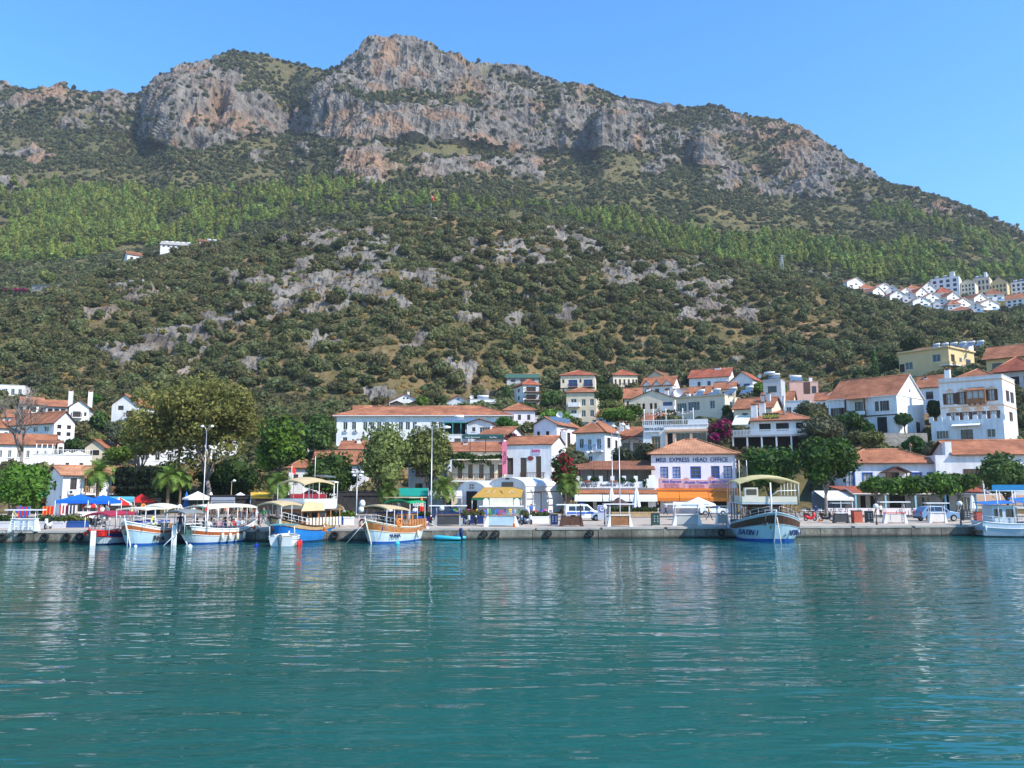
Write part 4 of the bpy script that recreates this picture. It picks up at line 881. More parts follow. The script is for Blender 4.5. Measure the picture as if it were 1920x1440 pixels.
    H = house('white gabled house with orange roof and plain shaded end', 893, 944, 855, 821, 146, -28, 10, 'gx', 803); chimney(H, .1, .5, 1.0)
    # ---------------- vine balcony building
    H = house('cream hotel with vine covered balcony and green roof awning', 847, 944, 945, 850, 118.5, -2, 9, 'flat', wall='cream_wall', wins=grid_wins([.16, .36, .57, .77, .93], [.50], .085, .28, 'd') + grid_wins([.55, .8], [.28], .1, .1, 'b'), name='hotel', cat='hotel')
    balcony(H, 0, 1.0, .46, 1.5, 'dark_wood', 1.0); part_box(H, 'terrace_beam', 0, 1, .86, .88, -1.5, -1.4, 'cream_wall')
    for u in (.35, .65, .98): mb = MB(); mb.box(-H.W / 2 + u * H.W - .05, -H.W / 2 + u * H.W + .05, -.3, -.2, H.H, H.H + 2.55); mb.build('awning_post', 'dark_metal', H.root)
    mb = MB(); mb.slab([(-H.W * .3, -1.2, H.H + 2.5), (H.W * .5, -1.2, H.H + 2.5), (H.W * .5, 3, H.H + 3.0), (-H.W * .3, 3, H.H + 3.0)], .06); mb.box(-H.W * .3, H.W * .5, -1.25, -1.21, H.H + 2.1, H.H + 2.5); mb.build('roof_awning', C((.01, .06, .05)), H.root)
    lettering(H.root, 'Hotel  Restaurant', .3, (-H.W * .1, -1.27, H.H + 2.3), m='white_paint'); lettering(H.root, 'Roof Bar', .3, (H.W * .3, -1.27, H.H + 2.3), m='white_paint')
    rng = np.random.default_rng(5)
    v = foliage('vine', rng, [(-H.W * .5 + H.W * t, -.9, H.H * .9 + .2 * math.sin(9 * t), .7, .7, .5 + .25 * math.sin(5 * t)) for t in np.linspace(0, 1, 14)] + [(-H.W * .3, -1.1, H.H * .75, .4, .5, .9), (-H.W * .42, -1.1, H.H * .78, .5, .5, .8), (H.W * .22, -1.1, H.H * .8, .3, .4, .6)], 1300, .14, 'leaf_deep', H.root, core=.6)
    mb = MB(); mb.box(H.W * .47, H.W * .56, -1.75, -1.6, H.H * .58, H.H * 1.22); mb.build('vertical_sign', C((.62, .16, .24)), H.root)
    lettering(H.root, 'HOTEL', .62, (H.W * .515, -1.78, H.H * .9), (R_(90), R_(90), 0), 'dark_metal')
    # ---------------- vaulted halls
    def vault(label, px0, px1, Y, yaw, D, py_spring, py_top, sign):
        W = (px1 - px0) * Y / FPX / math.cos(R_(yaw)); c = P((px0 + px1) / 2, 962, Y); zs = P(px0, py_spring, Y).z - GZ; zt = P(px0, py_top, Y).z - GZ
        root = empty('vaulted_hall', (c.x, Y, GZ), R_(yaw), label, 'hall'); H = House(); H.root = root; H.W = W; H.D = D; H.H = zs; H.rh = zt - zs; H.Y = Y; TOWN.append((c.x, Y, GZ - .1)); TOWN.append((c.x, Y + D, GZ))
        mb = MB(); n = 20; arc = [(-W / 2 * math.cos(math.pi * k / n), zs + (zt - zs) * math.sin(math.pi * k / n)) for k in range(n + 1)]
        fr = [(-W / 2, -2)] + arc + [(W / 2, -2)]
        mb.add([(x, 0, z) for x, z in fr], [tuple(range(len(fr)))]); mb.add([(x, D, z) for x, z in fr], [tuple(range(len(fr)))])
        for x in (-W / 2, W / 2): mb.quad((x, 0, -2), (x, D, -2), (x, D, zs), (x, 0, zs))
        mb.build('wall', 'white_wall', root)
        rb = MB()
        for k in range(n):
            a, b = arc[k], arc[k + 1]; f = lambda p, s: (p[0] * s, zs + (p[1] - zs) * s); a2, b2 = f(a, 1.03), f(b, 1.03)
            rb.add([(a2[0], -.1, a2[1]), (b2[0], -.1, b2[1]), (b2[0], D + .1, b2[1]), (a2[0], D + .1, a2[1]), (a[0], -.1, a[1] - .02), (b[0], -.1, b[1] - .02)], [(0, 1, 2, 3), (4, 5, 1, 0)], 0, True)
        rb.build('vault_roof', 'white_wall', root)
        return H
    H = vault('smaller white vaulted hall with square emblem and dark arched entrance', 857, 912, 113, -32, 12, 922, 903, 0)
    mb = MB(); mb.box(-.9, .9, -.06, -.02, 0, 3.1); mb.build('doorway', 'interior_shadow', H.root); mb = MB(); mb.box(-.42, .42, -.08, -.03, H.H + .35, H.H + 1.1); mb.build('emblem', 'grey_metal', H.root)  # doorway is a flat panel with its shadow put into the colour
    for a in (-.18, .18):
        for b in (.54, .9): mb = MB().box(a - .09, a + .09, -.11, -.085, H.H + b - .09, H.H + b + .09); mb.build('emblem_mark', 'dark_wood', H.root)
    H = vault('larger white vaulted hall with yellow slanting awning', 917, 985, 112, -33, 9.5, 912, 895, 1)
    mb = MB().box(-.9, 1.0, -.08, -.02, H.H - .05, H.H + .6); mb.build('window', 'glass', H.root); mb = MB().box(-.25, .35, -.08, -.02, H.H + .95, H.H + 1.15); mb.build('vent', 'dark_metal', H.root)
    mb = MB()
    for y in (.3, 9.2): mb.box(H.W / 2 + 2.2, H.W / 2 + 2.3, y, y + .1, 0, 3.0)
    mb.box(H.W / 2 + .02, H.W / 2 + 2.35, .2, .3, 2.9, 3.0); mb.box(H.W / 2 + .02, H.W / 2 + 2.35, 9.2, 9.3, 2.9, 3.0); mb.box(H.W / 2 + 2.2, H.W / 2 + 2.3, .3, 9.2, 3.0, 3.1); mb.box(H.W / 2 + 1.1, H.W / 2 + 1.2, .3, 9.2, 3.0, 3.1); mb.build('pergola', 'dark_wood', H.root)
    mb = MB(); cs = math.cos(R_(33)); 
    A = [P(885, 933, 108), P(977, 933, 108), P(983, 913.5, 111.4), P(908, 913.5, 111.4)]; mb.slab(A, .05); a, b = A[0], A[1]; mb.add([a, b, (b.x, b.y, b.z - .32), (a.x, a.y, a.z - .32)], [(0, 1, 2, 3)], 1)
    o = mb.build('shop_awning', [C((.46, .27, .055)), C((.01, .14, .06))], None, 'yellow slanting shop awning with letter shapes on white vaulted hall', 'awning')
    fb = MB(); 
    for q in (A[0], A[1]): fb.tube([(q.x, q.y + .1, q.z - .05), (q.x, q.y + .1, GZ)], .05, 6)
    fb.build('post', 'grey_metal', o)
    sl = (A[3] - A[0]); ang = math.atan2(sl.z, sl.y); c = (A[0] + A[1] + A[2] + A[3]) / 4
    for s, k in (('7', -.24), ('/', -.12), ('\\', .02), ('A', .22)):
        lettering(o, s, 1.5, (c.x + k * 7, c.y - .02, c.z + .05), (ang, 0, 0), 'tan_canvas' if s != '\\' else 'mid_wood', bold=.01)
    # ---------------- EXPO house
    H = house('white house with brown balcony and small red lettered sign', 944, 1034, 962, 834, 118, -16, 9, 'gx', 820, wins=[(.14, .56, .13, .25, 'b'), (.42, .50, .13, .31, 'd'), (.73, .50, .11, .33, 'd'), (.14, .3, .13, .08, 'b')], right=[(.4, .55, .12, .2, 'b')], eave=.2)
    balcony(H, .39, .86, .49, 1.1, 'dark_wood'); ac_unit(H, .4, .36); ac_unit(H, .58, .36)
    part_box(H, 'signboard', .6, .77, .86, .95, -.08, -.02, C((.55, .45, .6))); lettering(H.root, 'EXPO', .5, (H.W * .185, -.1, H.H * .905), m=C((.5, .03, .06)), bold=.01)
    mb = MB(); n = 16; mb.add([(H.W * (.565 - .5) + .48 * math.cos(6.2832 * k / n), -.06, H.H * .8 + .34 * math.sin(6.2832 * k / n)) for k in range(n)], [tuple(range(n))]); mb.build('oval_sign', C((.22, .035, .03)), H.root)
    chimney(H, .98, .95, 2.0, .4)
    # ---------------- terrace restaurant
    W = (1228 - 1080) * 114 / FPX; c = P(1154, 962, 114); zq = lambda py: P(1154, py, 114).z - GZ
    H = House(); H.W = W; H.D = 9; H.H = zq(914); H.rh = 0; H.Y = 114; H.root = empty('restaurant', (c.x, 114, GZ), R_(-6), 'white terrace restaurant with crenellated wall and brown tiled roof', 'restaurant'); TOWN.append((c.x, 114, GZ - .1)); TOWN.append((c.x, 123, GZ + .5))
    mb = MB(); hs = [(.3, .1, 2.2, 2.0), (3.0, 1.0, 2.3, 1.0), (6.0, .1, 2.0, 2.0), (8.6, .8, 1.6, 1.2)]; wall_grid(mb, fmap(H), W, zq(893) - .9, hs, rec=.5); mb.quad((-W / 2, 9, -2), (W / 2, 9, -2), (W / 2, 9, zq(880)), (-W / 2, 9, zq(880)))
    for x in (-W / 2, W / 2): mb.quad((x, 0, -2), (x, 9, -2), (x, 9, zq(900)), (x, 0, zq(900)))
    mb.quad((-W / 2, 0, zq(906)), (W / 2, 0, zq(906)), (W / 2, 9, zq(906)), (-W / 2, 9, zq(906))); mb.build('wall', 'white_wall', H.root)
    for h in hs: add_window(H, fmap(H), *h, 'o', rec=.5)
    mb = MB(); zt = zq(903); mb.box(-W / 2 + .1, W / 2, -.22, -.005, zq(915), zt)
    for k in range(6): x = -W / 2 + .1 + k * (W * .145) ; mb.box(x, x + .55, -.22, -.005, zt, zt + .8)
    mb.box(W * .42, W / 2, -.22, -.005, zt, zt + .9); mb.box(W * .36, W * .42, -.22, -.005, zt, zt + .4); mb.build('terrace_wall', 'white_wall', H.root)
    lettering(H.root, 'efendi', .95, (-W * .33, -.24, zq(909)), m='dark_metal', shear=.35, bold=.012); lettering(H.root, 'Restaurant', .52, (-W * .09, -.24, zq(909.5)), m='dark_metal', shear=.35, bold=.008); lettering(H.root, 'Cafe Bar', .52, (W * .16, -.24, zq(909.5)), m='dark_metal', shear=.35, bold=.008)
    mb = MB(); mb.slab([(-W / 2 - .7, -.6, zq(880)), (W / 2, -.6, zq(880)), (W / 2, 5, zq(866) + .3), (-W / 2 + .4, 5, zq(866) + .3)], .14, 1); mb.m[0] = 0; mb.build('roof', ['tile_brown', 'dark_wood'], H.root)
    mb = MB().box(-W / 2, W / 2, 5, 5.2, zq(906), zq(866)); mb.build('back_wall', 'grey_wall', H.root)
    for k in range(6): x = -W / 2 + .6 + k * (W - 1.2) / 5; mb = MB().box(x - .09, x + .09, 0, .18, zq(905.9), zq(880) + .1); mb.build('post', 'dark_wood', H.root)
    for k, x in enumerate((-W * .34, W * -.02)): mb = MB().box(x - .55, x + .55, -.5, -.26, zt - .1, zt + .16); mb.build('flower_box', 'tile_orange', H.root)
    mb = MB(); mb.slab([(-W / 2, -1.5, zq(925)), (W / 2 + .2, -1.5, zq(925)), (W / 2 + .2, -.01, zq(918)), (-W / 2, -.01, zq(918))], .12, 1); mb.m[0] = 0; mb.build('porch_roof', ['tile_orange', 'dark_wood'], H.root)
    for a, b in ((-.5, -.165), (-.155, .165), (.175, .5)):
        mb = MB(); mb.slab([(a * W, -3.3, zq(934)), (b * W, -3.3, zq(934)), (b * W, -1.4, zq(927)), (a * W, -1.4, zq(927))], .04); mb.box(a * W, b * W, -3.33, -3.3, zq(934) - .4, zq(934)); mb.build('awning', 'white_canvas', H.root)
    for x in (-.49, -.16, .17, .49): mb = MB().box(x * W - .06, x * W + .06, -3.25, -3.13, 0, zq(934)); mb.build('awning_post', 'dark_metal', H.root)
    rng = np.random.default_rng(8)
    foliage('terrace_plants', rng, [(-W * .25, -.2, zt + .3, .7, .3, .4), (W * .09, -.2, zt + .1, .6, .3, .5), (W * .37, -.3, zt - .3, .3, .3, .9), (W * .22, -.2, zt + .1, .5, .3, .35)], 420, .1, 'leaf_deep', H.root, core=.6)
    # ---------------- express office
    H = house('pinkish white office house with blue windows and orange awnings', 1223, 1382, 962, 852, 114, 3, 10, 'hip', 826, wall='pink_white_wall', tile='tile_pale', eave=.55, name='office_building', cat='office',
              wins=[(.155, .59, .095, .20, 'bl'), (.30, .59, .095, .20, 'bl'), (.525, .585, .125, .21, 'bld'), (.755, .59, .1, .21, 'bld'), (.90, .59, .1, .21, 'bl'), (.06, .03, .08, .27, 'o'), (.34, .1, .1, .2, 'b'), (.58, .1, .1, .2, 'b'), (.8, .03, .15, .27, 'o')])
    lettering(H.root, 'MEiS  EXPRESS  HEAD  OFFICE', .84, (-H.W * .02, -.03, H.H * .905), m='navy_paint', wide=.90, bold=.014)
    for u0, u1, t, z in ((.105, .375, 'Meis Express', .485), (.39, .675, 'Shuttle Transfer', .47), (.68, .945, 'Leisure Cruise', .485)):
        o = part_box(H, 'signboard', u0, u1, z - .06, z + .09, -.12, -.03, C((.66, .34, .36))); x = -H.W / 2 + (u0 + u1) / 2 * H.W
        lettering(o, t, .5, (x, -.14, H.H * (z + .05)), m='blue_paint', shear=.2, bold=.01)
        for k in range(3): lettering(o, ('Ferry & Travel Services', 'Daily boat trips and tours', 'Tickets  Transfers  Tours')[k], .21, (x, -.14, H.H * (z + .008 - .025 * k)), m=C((.4, .12, .14)))
        sb = MB(); cx = -H.W / 2 + u0 * H.W + .3
        for k in range(9): a = R_(20 * k); sb.add([(cx + .32 * math.cos(a - .12), -.05, H.H * (z + .09) + .25 * math.sin(a - .12)), (cx + .32 * math.cos(a + .12), -.05, H.H * (z + .09) + .25 * math.sin(a + .12)), (cx + .65 * math.cos(a), -.05, H.H * (z + .09) + .55 * math.sin(a))], [(0, 1, 2)])
        sb.add([(cx + .3 * math.cos(R_(15 * k)), -.06, H.H * (z + .09) + .25 * math.sin(R_(15 * k))) for k in range(13)], [tuple(range(13))]); sb.build('sun_emblem', C((.62, .25, .2)), o)
    part_box(H, 'awning_case', -.02, 1.02, .385, .42, -.3, -.01, 'orange_cloth')
    for a, b in ((-.02, .32), (.325, .66), (.665, 1.02)): tidy_canopy(H, 'awning', a, b, H.H * .375, 2.0, .95, 'orange_cloth', .45)
    part_box(H, 'notice_board', .16, .26, .12, .26, -.08, -.02, 'white_paint'); ac_unit(H, .02, .40)
    mb = MB().tube([(H.W / 2 - .1, -.08, 0), (H.W / 2 - .1, -.08, H.H)], .06, 6); mb.build('drainpipe', 'grey_metal', H.root)
    # ---------------- centre right, upper rows
    H = house('white house with orange hip roof and two small blue balconies', 1080, 1134, 868, 812, 134, -22, 8, 'hip', 791, eave=.5, wins=[(.2, .5, .16, .32, 'w'), (.48, .42, .14, .38, 'wd'), (.8, .45, .16, .36, 'wd'), (.5, .05, .14, .18, 'w')], right=[(.25, .5, .2, .35, 'b'), (.7, .4, .15, .4, 'b')], chim=((.5, .3, 1.4),))
    balcony(H, .34, .6, .4, 1.0, C((.2, .35, .5))); balcony(H, .68, .95, .4, 1.0, C((.2, .35, .5)))
    mb = MB(); mb.slab([(-H.W * .5, -2.8, -1.5), (-H.W * .5, -1.6, -1.5), (H.W * .1, -1.6, H.H * .38), (H.W * .1, -2.8, H.H * .38)], .25); mb.build('stairs', 'white_wall', H.root)
    H = house('white house with small tiled porch and open wooden posts', 1158, 1212, 856, 817, 141, -6, 8, 'gx', 803, wins=[(.3, .2, .2, .45, 'd'), (.65, .2, .2, .45, 'd'), (.92, .3, .1, .3, 'b')], chim=((.1, .3, 2.0), (.28, .4, 1.6)))
    mb = MB(); x = -H.W * .04; mb.slab([(x - 2, -2, H.H * .74), (x, -2, H.H * .98), (x, 0, H.H * .98), (x - 2, 0, H.H * .74)], .1); mb.slab([(x, -2, H.H * .98), (x + 2, -2, H.H * .74), (x + 2, 0, H.H * .74), (x, 0, H.H * .98)], .1); mb.build('porch_roof', 'tile_red', H.root)
    for a in (-1.8, 0, 1.8): mb = MB().box(x + a - .08, x + a + .08, -1.9, -1.74, 0, H.H * .72); mb.build('post', 'dark_wood', H.root)
    H = house('restaurant with peach window frames and white roof terrace rail', 1206, 1328, 850, 797, 136, -7, 9, 'flat', wall='white_wall', parapet=.2, name='restaurant', cat='restaurant', wins=[(.2, .12, .14, .5, 'pe'), (.42, .1, .09, .62, 'o'), (.62, .12, .22, .6, 'pe'), (.87, .12, .22, .6, 'pe')])
    for u in (.36, .48, .74, .985): part_box(H, 'pillar', u - .018, u + .018, -.02, .76, -.2, -.01, 'peach_trim')
    part_box(H, 'cornice', .35, 1.0, .76, .84, -.35, -.01, 'peach_trim'); part_box(H, 'signboard', .02, .32, .76, .98, -.35, -.2, 'white_paint'); lettering(H.root, 'DERYA KÖŞK', .6, (-H.W * .33, -.38, H.H * .87), m='dark_metal', bold=.01)
    rb = MB(); 
    for u in np.linspace(.0, 1, 34): rb.box(-H.W / 2 + u * H.W - .04, -H.W / 2 + u * H.W + .04, -.06, .02, H.H + .1, H.H + .8)
    rb.box(-H.W / 2, H.W / 2, -.08, .04, H.H + .8, H.H + .92); rb.box(H.W * .2, H.W / 2, -.07, .03, H.H + .1, H.H + .8); rb.build('terrace_rail', 'white_paint', H.root)
    for u in (.02, .16, .36, .62, .78): mb = MB().tube([(-H.W / 2 + u * H.W, .3, H.H), (-H.W / 2 + u * H.W, .3, H.H + 2.9)], .07, 6); mb.build('post', 'white_paint', H.root)
    mb = MB().tube([(-H.W * .48 + t * H.W * .75, .3, H.H + 2.6 - .5 * math.sin(math.pi * ((t * 3) % 1))) for t in np.linspace(0, 1, 25)], .03, 4)
    for t in np.linspace(.04, .96, 16): mb.ball((-H.W * .48 + t * H.W * .75, .3, H.H + 2.4 - .5 * math.sin(math.pi * ((t * 3) % 1))), .16, 6, 1)
    mb.build('lantern_string', ['dark_metal', C((.6, .45, .4))], H.root)
    H = house('small pinkish house with solar panels on its orange roof', 1001, 1044, 832, 796, 154, -24, 12, 'gy', 783, wall='pink_white_wall', wins=[(.2, .35, .13, .3, 'b'), (.6, .4, .14, .25, 'b')], right=[(.2, .05, .14, .6, 'o'), (.5, .05, .14, .6, 'o')])
    for i in range(4): solar(H, H.W * .3, 1 + i * 2.0, H.H + .75, 32, 1.7, False, rz=R_(25))
    dish(H, H.W * .2, 5, H.H + 2.2, .7, R_(10))
    house('low house with orange hip roof below the three storey timber house', 945, 1003, 795, 770, 178, 0, 9, 'hip', 757, wall='pink_white_wall', wins=grid_wins([.2, .5, .8], [.3], .1, .4, 'b'))
    H = house('three storey white house with brown timber balconies', 981, 1011, 768, 722, 208, 18, 8, 'hip', 712, tile='tile_red', wins=grid_wins([.5], [.1, .42, .74], .6, .18, 'o'), left=grid_wins([.5], [.15, .45, .75], .2, .15, 'b'))
    for z in (.07, .39, .71): balcony(H, .05, 1.05, z, 1.3, 'dark_wood', .9, 'dark_wood')
    H = house('beige brown house with two rows of paired blue balconies', 1051, 1116, 750, 704, 228, -4, 10, 'hip', 695, wall='cream_wall', tile='tile_red', wins=grid_wins([.36, .8], [.12, .55], .26, .28, 'bld') + grid_wins([.08, .58], [.3, .7], .06, .15, 'b'))
    for z in (.08, .52):
        for u in (.22, .66): balcony(H, u, u + .28, z, 1.1, 'dark_wood', .9, 'dark_wood')
    part_box(H, 'trim', 0, 1, .46, .5, -.08, -.01, 'dark_wood')
    H = house('cream yellow house with orange hip roof and white balconies', 1062, 1118, 788, 736, 198, -6, 10, 'hip', 727, wall='beige_wall', wins=grid_wins([.58, .86], [.12, .52], .14, .24, 'w') + grid_wins([.25], [.12, .52], .2, .26, 'wd'), left=[(.5, .3, .3, .3, 'w')])
    for z in (.1, .5): balcony(H, .08, .46, z, 1.3, 'white_wall', .9, solid=True)
    H = house('cream timber framed house with dark windows and hip roof', 1150, 1196, 740, 704, 238, 12, 11, 'hip', 694, wall='cream_wall', tile='tile_red', wins=grid_wins([.1, .28, .46, .64, .82, .95], [.5], .08, .3, 'b') + grid_wins([.2, .8], [.1], .12, .25, 'b'), left=grid_wins(W2(5), [.5], .09, .3, 'b')); balcony(H, .35, .85, .42, 1.2)
    house('brown gabled house behind the row of three small gables', 1202, 1256, 740, 713, 248, -18, 12, 'gy', 695, wall='beige_wall', tile='tile_brown', wins=grid_wins([.2, .5, .8], [.3], .14, .35, 'b'))
    H = house('pale house with three small front gables and balconies', 1203, 1262, 752, 723, 228, -14, 10, 'gx', 708, wins=grid_wins([.17, .5, .83], [.45], .13, .35, 'b'), right=grid_wins([.35, .75], [.4], .2, .35, 'wd'), chim=((.9, .5, 1.4),))
    for u in (.17, .5, .83):
        mb = MB(); x = -H.W / 2 + u * H.W; w_ = H.W * .15; mb.add([(x - w_, -.1, H.H), (x + w_, -.1, H.H), (x, -.1, H.H + 1.6)], [(0, 1, 2)], 1)
        mb.slab([(x - w_ - .3, -.5, H.H - .15), (x, -.5, H.H + 1.75), (x, 4, H.H + 1.75), (x - w_ - .3, 4, H.H - .15)], .12); mb.slab([(x, -.5, H.H + 1.75), (x + w_ + .3, -.5, H.H - .15), (x + w_ + .3, 4, H.H - .15), (x, 4, H.H + 1.75)], .12); mb.build('dormer', ['tile_orange', 'white_wall'], H.root)
    H = house('wide cream house with low gable and narrow dark windows', 1182, 1266, 790, 748, 202, -12, 11, 'gy', 732, wall='cream_wall', wins=grid_wins([.2, .3, .47, .57], [.55], .06, .26, 'b') + grid_wins([.35, .5, .6], [.1], .06, .26, 'b') + [(.84, .5, .22, .34, 'bld')], eave=.3); balcony(H, .68, 1.0, .47, 1.3, 'white_wall', solid=True); balcony(H, .68, 1.0, .08, 1.3, C((.2, .35, .55)))
    chimney(H, .35, .3, 2.2, .5); chimney(H, .75, .4, 1.8, .5); dish(H, H.W * .52, 3, H.H + 1.6, 1.1, R_(15))
    H = house('large cream flat roofed block crowded with solar panels', 1268, 1360, 806, 744, 188, -24, 15, 'flat', wall='cream_wall', wins=[(.12, .58, .2, .26, 'g'), (.37, .60, .24, .26, 'g'), (.75, .62, .1, .24, 'w'), (.5, .1, .12, .3, 'b')], right=[(.25, .6, .12, .24, 'w'), (.7, .6, .12, .24, 'w')])
    part_box(H, 'cornice', -.01, 1.01, 1.0, 1.04, -.4, -.1, 'beige_wall')
    for i in range(7): solar(H, -H.W * .1 + i * 2.0, 2 + (i % 2) * 2.5, H.H + .6, 35, 1.7, i % 2 == 0)
    for x in (-.4, -.25): chimney(H, .5 + x, .3, 1.4, .4)
    H = house('white and blue terrace house high behind the solar panel roof', 1292, 1368, 738, 707, 240, -10, 12, 'gx', 693, wall='white_wall', tile='tile_red', wins=[(.25, .3, .08, .45, 'b'), (.5, .3, .08, .45, 'b'), (.75, .2, .2, .5, 'bld'), (.92, .2, .1, .5, 'bld')], right=[(.4, .2, .3, .55, 'bld')]); chimney(H, .3, .5, 1.8, .7); chimney(H, .65, .5, 2.4, .9); balcony(H, .6, 1.0, .15, 1.4, 'blue_paint')
    H = house('white house with blue balcony beside the highest terrace house', 1372, 1412, 738, 712, 236, -20, 9, 'gy', 697, tile='tile_red', wins=[(.3, .3, .2, .4, 'bld'), (.72, .2, .3, .5, 'bld')]); balcony(H, .45, 1.05, .15, 1.5, 'blue_paint'); dish(H, H.W * .8, 1, H.H + .8, .6)
    house('reddish pergola house between cream block and three gables', 1262, 1320, 752, 728, 222, -8, 8, 'flat', wall='pink_wall', wins=grid_wins([.2, .45, .7], [.2], .14, .5, 'b'))
    H = house('narrow grey tower house topped by a solar tank', 1432, 1466, 760, 712, 196, -10, 6, 'flat', wall='grey_wall', wins=[(.5, .5, .5, .25, 'b'), (.5, .1, .4, .25, 'b')]); solar(H, 0, 2, H.H + .6, 30, 2.6); solar(H, -1, 1, H.H + 1.6, 10, 2.6)
    H = house('plain pink house with solar panel left of the white gabled house', 1482, 1536, 765, 716, 212, 14, 9, 'flat', wall='pink_wall', left=[(.6, .4, .2, .3, 'b')], wins=[(.85, .55, .16, .28, 'b')]); solar(H, -H.W * .2, 1, H.H + .6, 35, 3.2); chimney(H, .9, .5, 1.6, .4); part_box(H, 'brown_panel', .5, .72, .55, .98, -.1, -.01, 'dark_wood')
    house('low white flat roofed house with tanks right of the cream block', 1440, 1520, 790, 752, 190, -5, 9, 'flat', wall='white_wall', wins=grid_wins([.2, .5, .8], [.4], .12, .3, 'w'))
    house('orange roofed house behind the glazed terrace restaurant', 1376, 1448, 800, 765, 165, -15, 9, 'gx', 748, wall='cream_wall', wins=grid_wins([.3, .7], [.4], .15, .35, 'b'), chim=((.7, .3, 1.8), (.85, .3, 2.2)))
    for a in [('small cream house with orange roof behind bright pine trees', 1171, 1203, 770, 746, 214, 0, 8, 'gx', 729), ('white house with orange roof right of the cream block', 1426, 1486, 775, 752, 206, -8, 9, 'gx', 736), ('low green roofed sheds above the timber balcony house', 950, 1010, 722, 708, 238, 0, 5, 'gx', 702), ('grey flat annex right of the low orange hip roof house', 1003, 1030, 800, 780, 180, 0, 6, 'flat', None), ('white house with orange roof glimpsed behind dark tree', 560, 606, 850, 827, 168, -6, 9, 'gx', 812), ('low white house with chimneys below the school left end', 638, 682, 868, 842, 142, -6, 8, 'gx', 829), ('white house with orange roof above the small porch house', 1118, 1160, 800, 780, 172, -16, 8, 'gx', 768), ('cream house tucked under the beige balcony house', 1062, 1102, 812, 792, 184, -8, 8, 'flat', None), ('red roofed house between pink house and white gabled house', 1530, 1562, 768, 750, 196, -5, 8, 'gx', 738), ('white house with red dormer roof behind the cream block', 1288, 1330, 765, 739, 216, -12, 8, 'gx', 726), ('small cream house between cream block and highest terrace', 1338, 1378, 752, 729, 226, -8, 8, 'gx', 718), ('white cottage between trees above the peach framed restaurant', 1206, 1244, 812, 789, 176, -10, 8, 'gx', 777), ('small white house right of the round satellite dish', 1264, 1290, 772, 752, 206, -14, 7, 'flat', None), ('white house with orange roof under the hill at far left', 4, 46, 800, 782, 186, -6, 8, 'gx', 770)]:
        house(*a, tile='tile_orange' if 'green' not in a[0] else C((.05, .12, .08)), wall='cream_wall' if 'cream' in a[0] else ('grey_wall' if 'gre' in a[0] else 'white_wall'), wins=grid_wins([.2, .5, .8], [.4], .14, .35, 'b'), chim=((.7, .4, 1.2),) if a[8] == 'gx' and 'green' not in a[0] else ())
    # glazed terrace restaurant with black sign
    H = house('terrace restaurant with white balustrade and black yellow sign', 1408, 1518, 862, 789, 137, -6, 10, 'hip', 771, name='restaurant', cat='restaurant', eave=.8, wins=[(.26, .74, .2, .2, 'o'), (.56, .74, .22, .2, 'o'), (.85, .74, .12, .2, 'o')])
    mb = MB(); x0, x1 = -H.W * .78, H.W * .5; zf = H.H * .62; mb.box(x0, x1, -3.2, -.01, zf - .3, zf); mb.build('terrace_floor', 'grey_wall', H.root)
    rb = MB(); rb.box(x0, x1, -3.2, -3.12, zf + .82, zf + .92); rb.box(x0, x1, -3.2, -3.12, zf + .02, zf + .1)
    for i in range(52): x = x0 + .1 + (x1 - x0 - .2) * i / 51; rb.box(x - .06, x + .06, -3.2, -3.1, zf + .1, zf + .82)
    rb.build('balustrade', 'white_paint', H.root)
    for i in range(6): x = x0 + .2 + (x1 - x0 - .4) * i / 5; mb = MB().box(x - .12, x + .12, -3.15, -2.9, 0, zf - .3); mb.build('post', 'white_paint', H.root)
    mb = MB().box(x0, x1, -.6, -.02, .0, zf - .32); mb.build('lower_room', 'interior_shadow', H.root)  # solid box coloured near-black for the shadow of the open lower floor
    mb = MB(); mb.box(-H.W * .26, H.W * .02, -1.2, -1.05, H.H + .3, H.H + 1.3); mb.build('signboard', 'dark_metal', H.root); lettering(H.root, 'dolphin', .95, (-H.W * .12, -1.23, H.H + .8), m=C((.7, .55, .05)), bold=.01)
    mb = MB(); mb.slab([(x0, -3, H.H * .9), (-H.W * .5, -3, H.H * .9), (-H.W * .5, 2, H.H * 1.2), (x0, 2, H.H * 1.2)], .08); mb.build('awning', 'cream_canvas', H.root)
    mb = MB(); mb.tube([(H.W * .08, 2, H.H), (H.W * .08, 2, H.H + 4.5)], .22, 8); mb.build('flue', 'grey_metal', H.root); chimney(H, .2, .2, 2.6, .5); chimney(H, .07, .1, 2.2, .5)
    # ---------------- right side
    H = house('white two storey house with brown shutters and bright plain gable', 1554, 1683, 815, 745, 152, -24, 12.5, 'gx', 712, tile='tile_orange', eave=.3, edge='white_paint', wins=[(.12, .52, .085, .24, 'bs'), (.22, .52, .05, .24, 'b'), (.46, .52, .12, .36, 'd'), (.72, .60, .055, .26, 'b'), (.83, .60, .06, .26, 'bs'), (.78, .02, .14, .42, 'o'), (.5, .02, .16, .38, 'o')], right=[(.75, .05, .16, .3, 'b')])
    oculus(H, .5, H.H + 1.2, .38, 'r'); part_box(H, 'string_course', 0, 1, .47, .5, -.08, -.01, 'dark_wood'); balcony(H, .3, .58, .5, 1.2, 'dark_wood', 1.0, 'dark_wood'); part_box(H, 'balcony_wall', .3, .58, .52, .62, -1.28, -1.21, 'white_wall')
    lettering(H.root, 'SAKLI', .55, (-H.W * .06, -1.3, H.H * .57), m=C((.4, .36, .3)))
    mb = MB(); mb.box(-H.W * .5, H.W * .5, -.02, 12.5, -3.2, -.05); mb.build('stone_base', 'stone', H.root); part_box(H, 'gable_trim', .02, .98, .985, 1.01, -.1, -.01, 'white_paint', 'r')
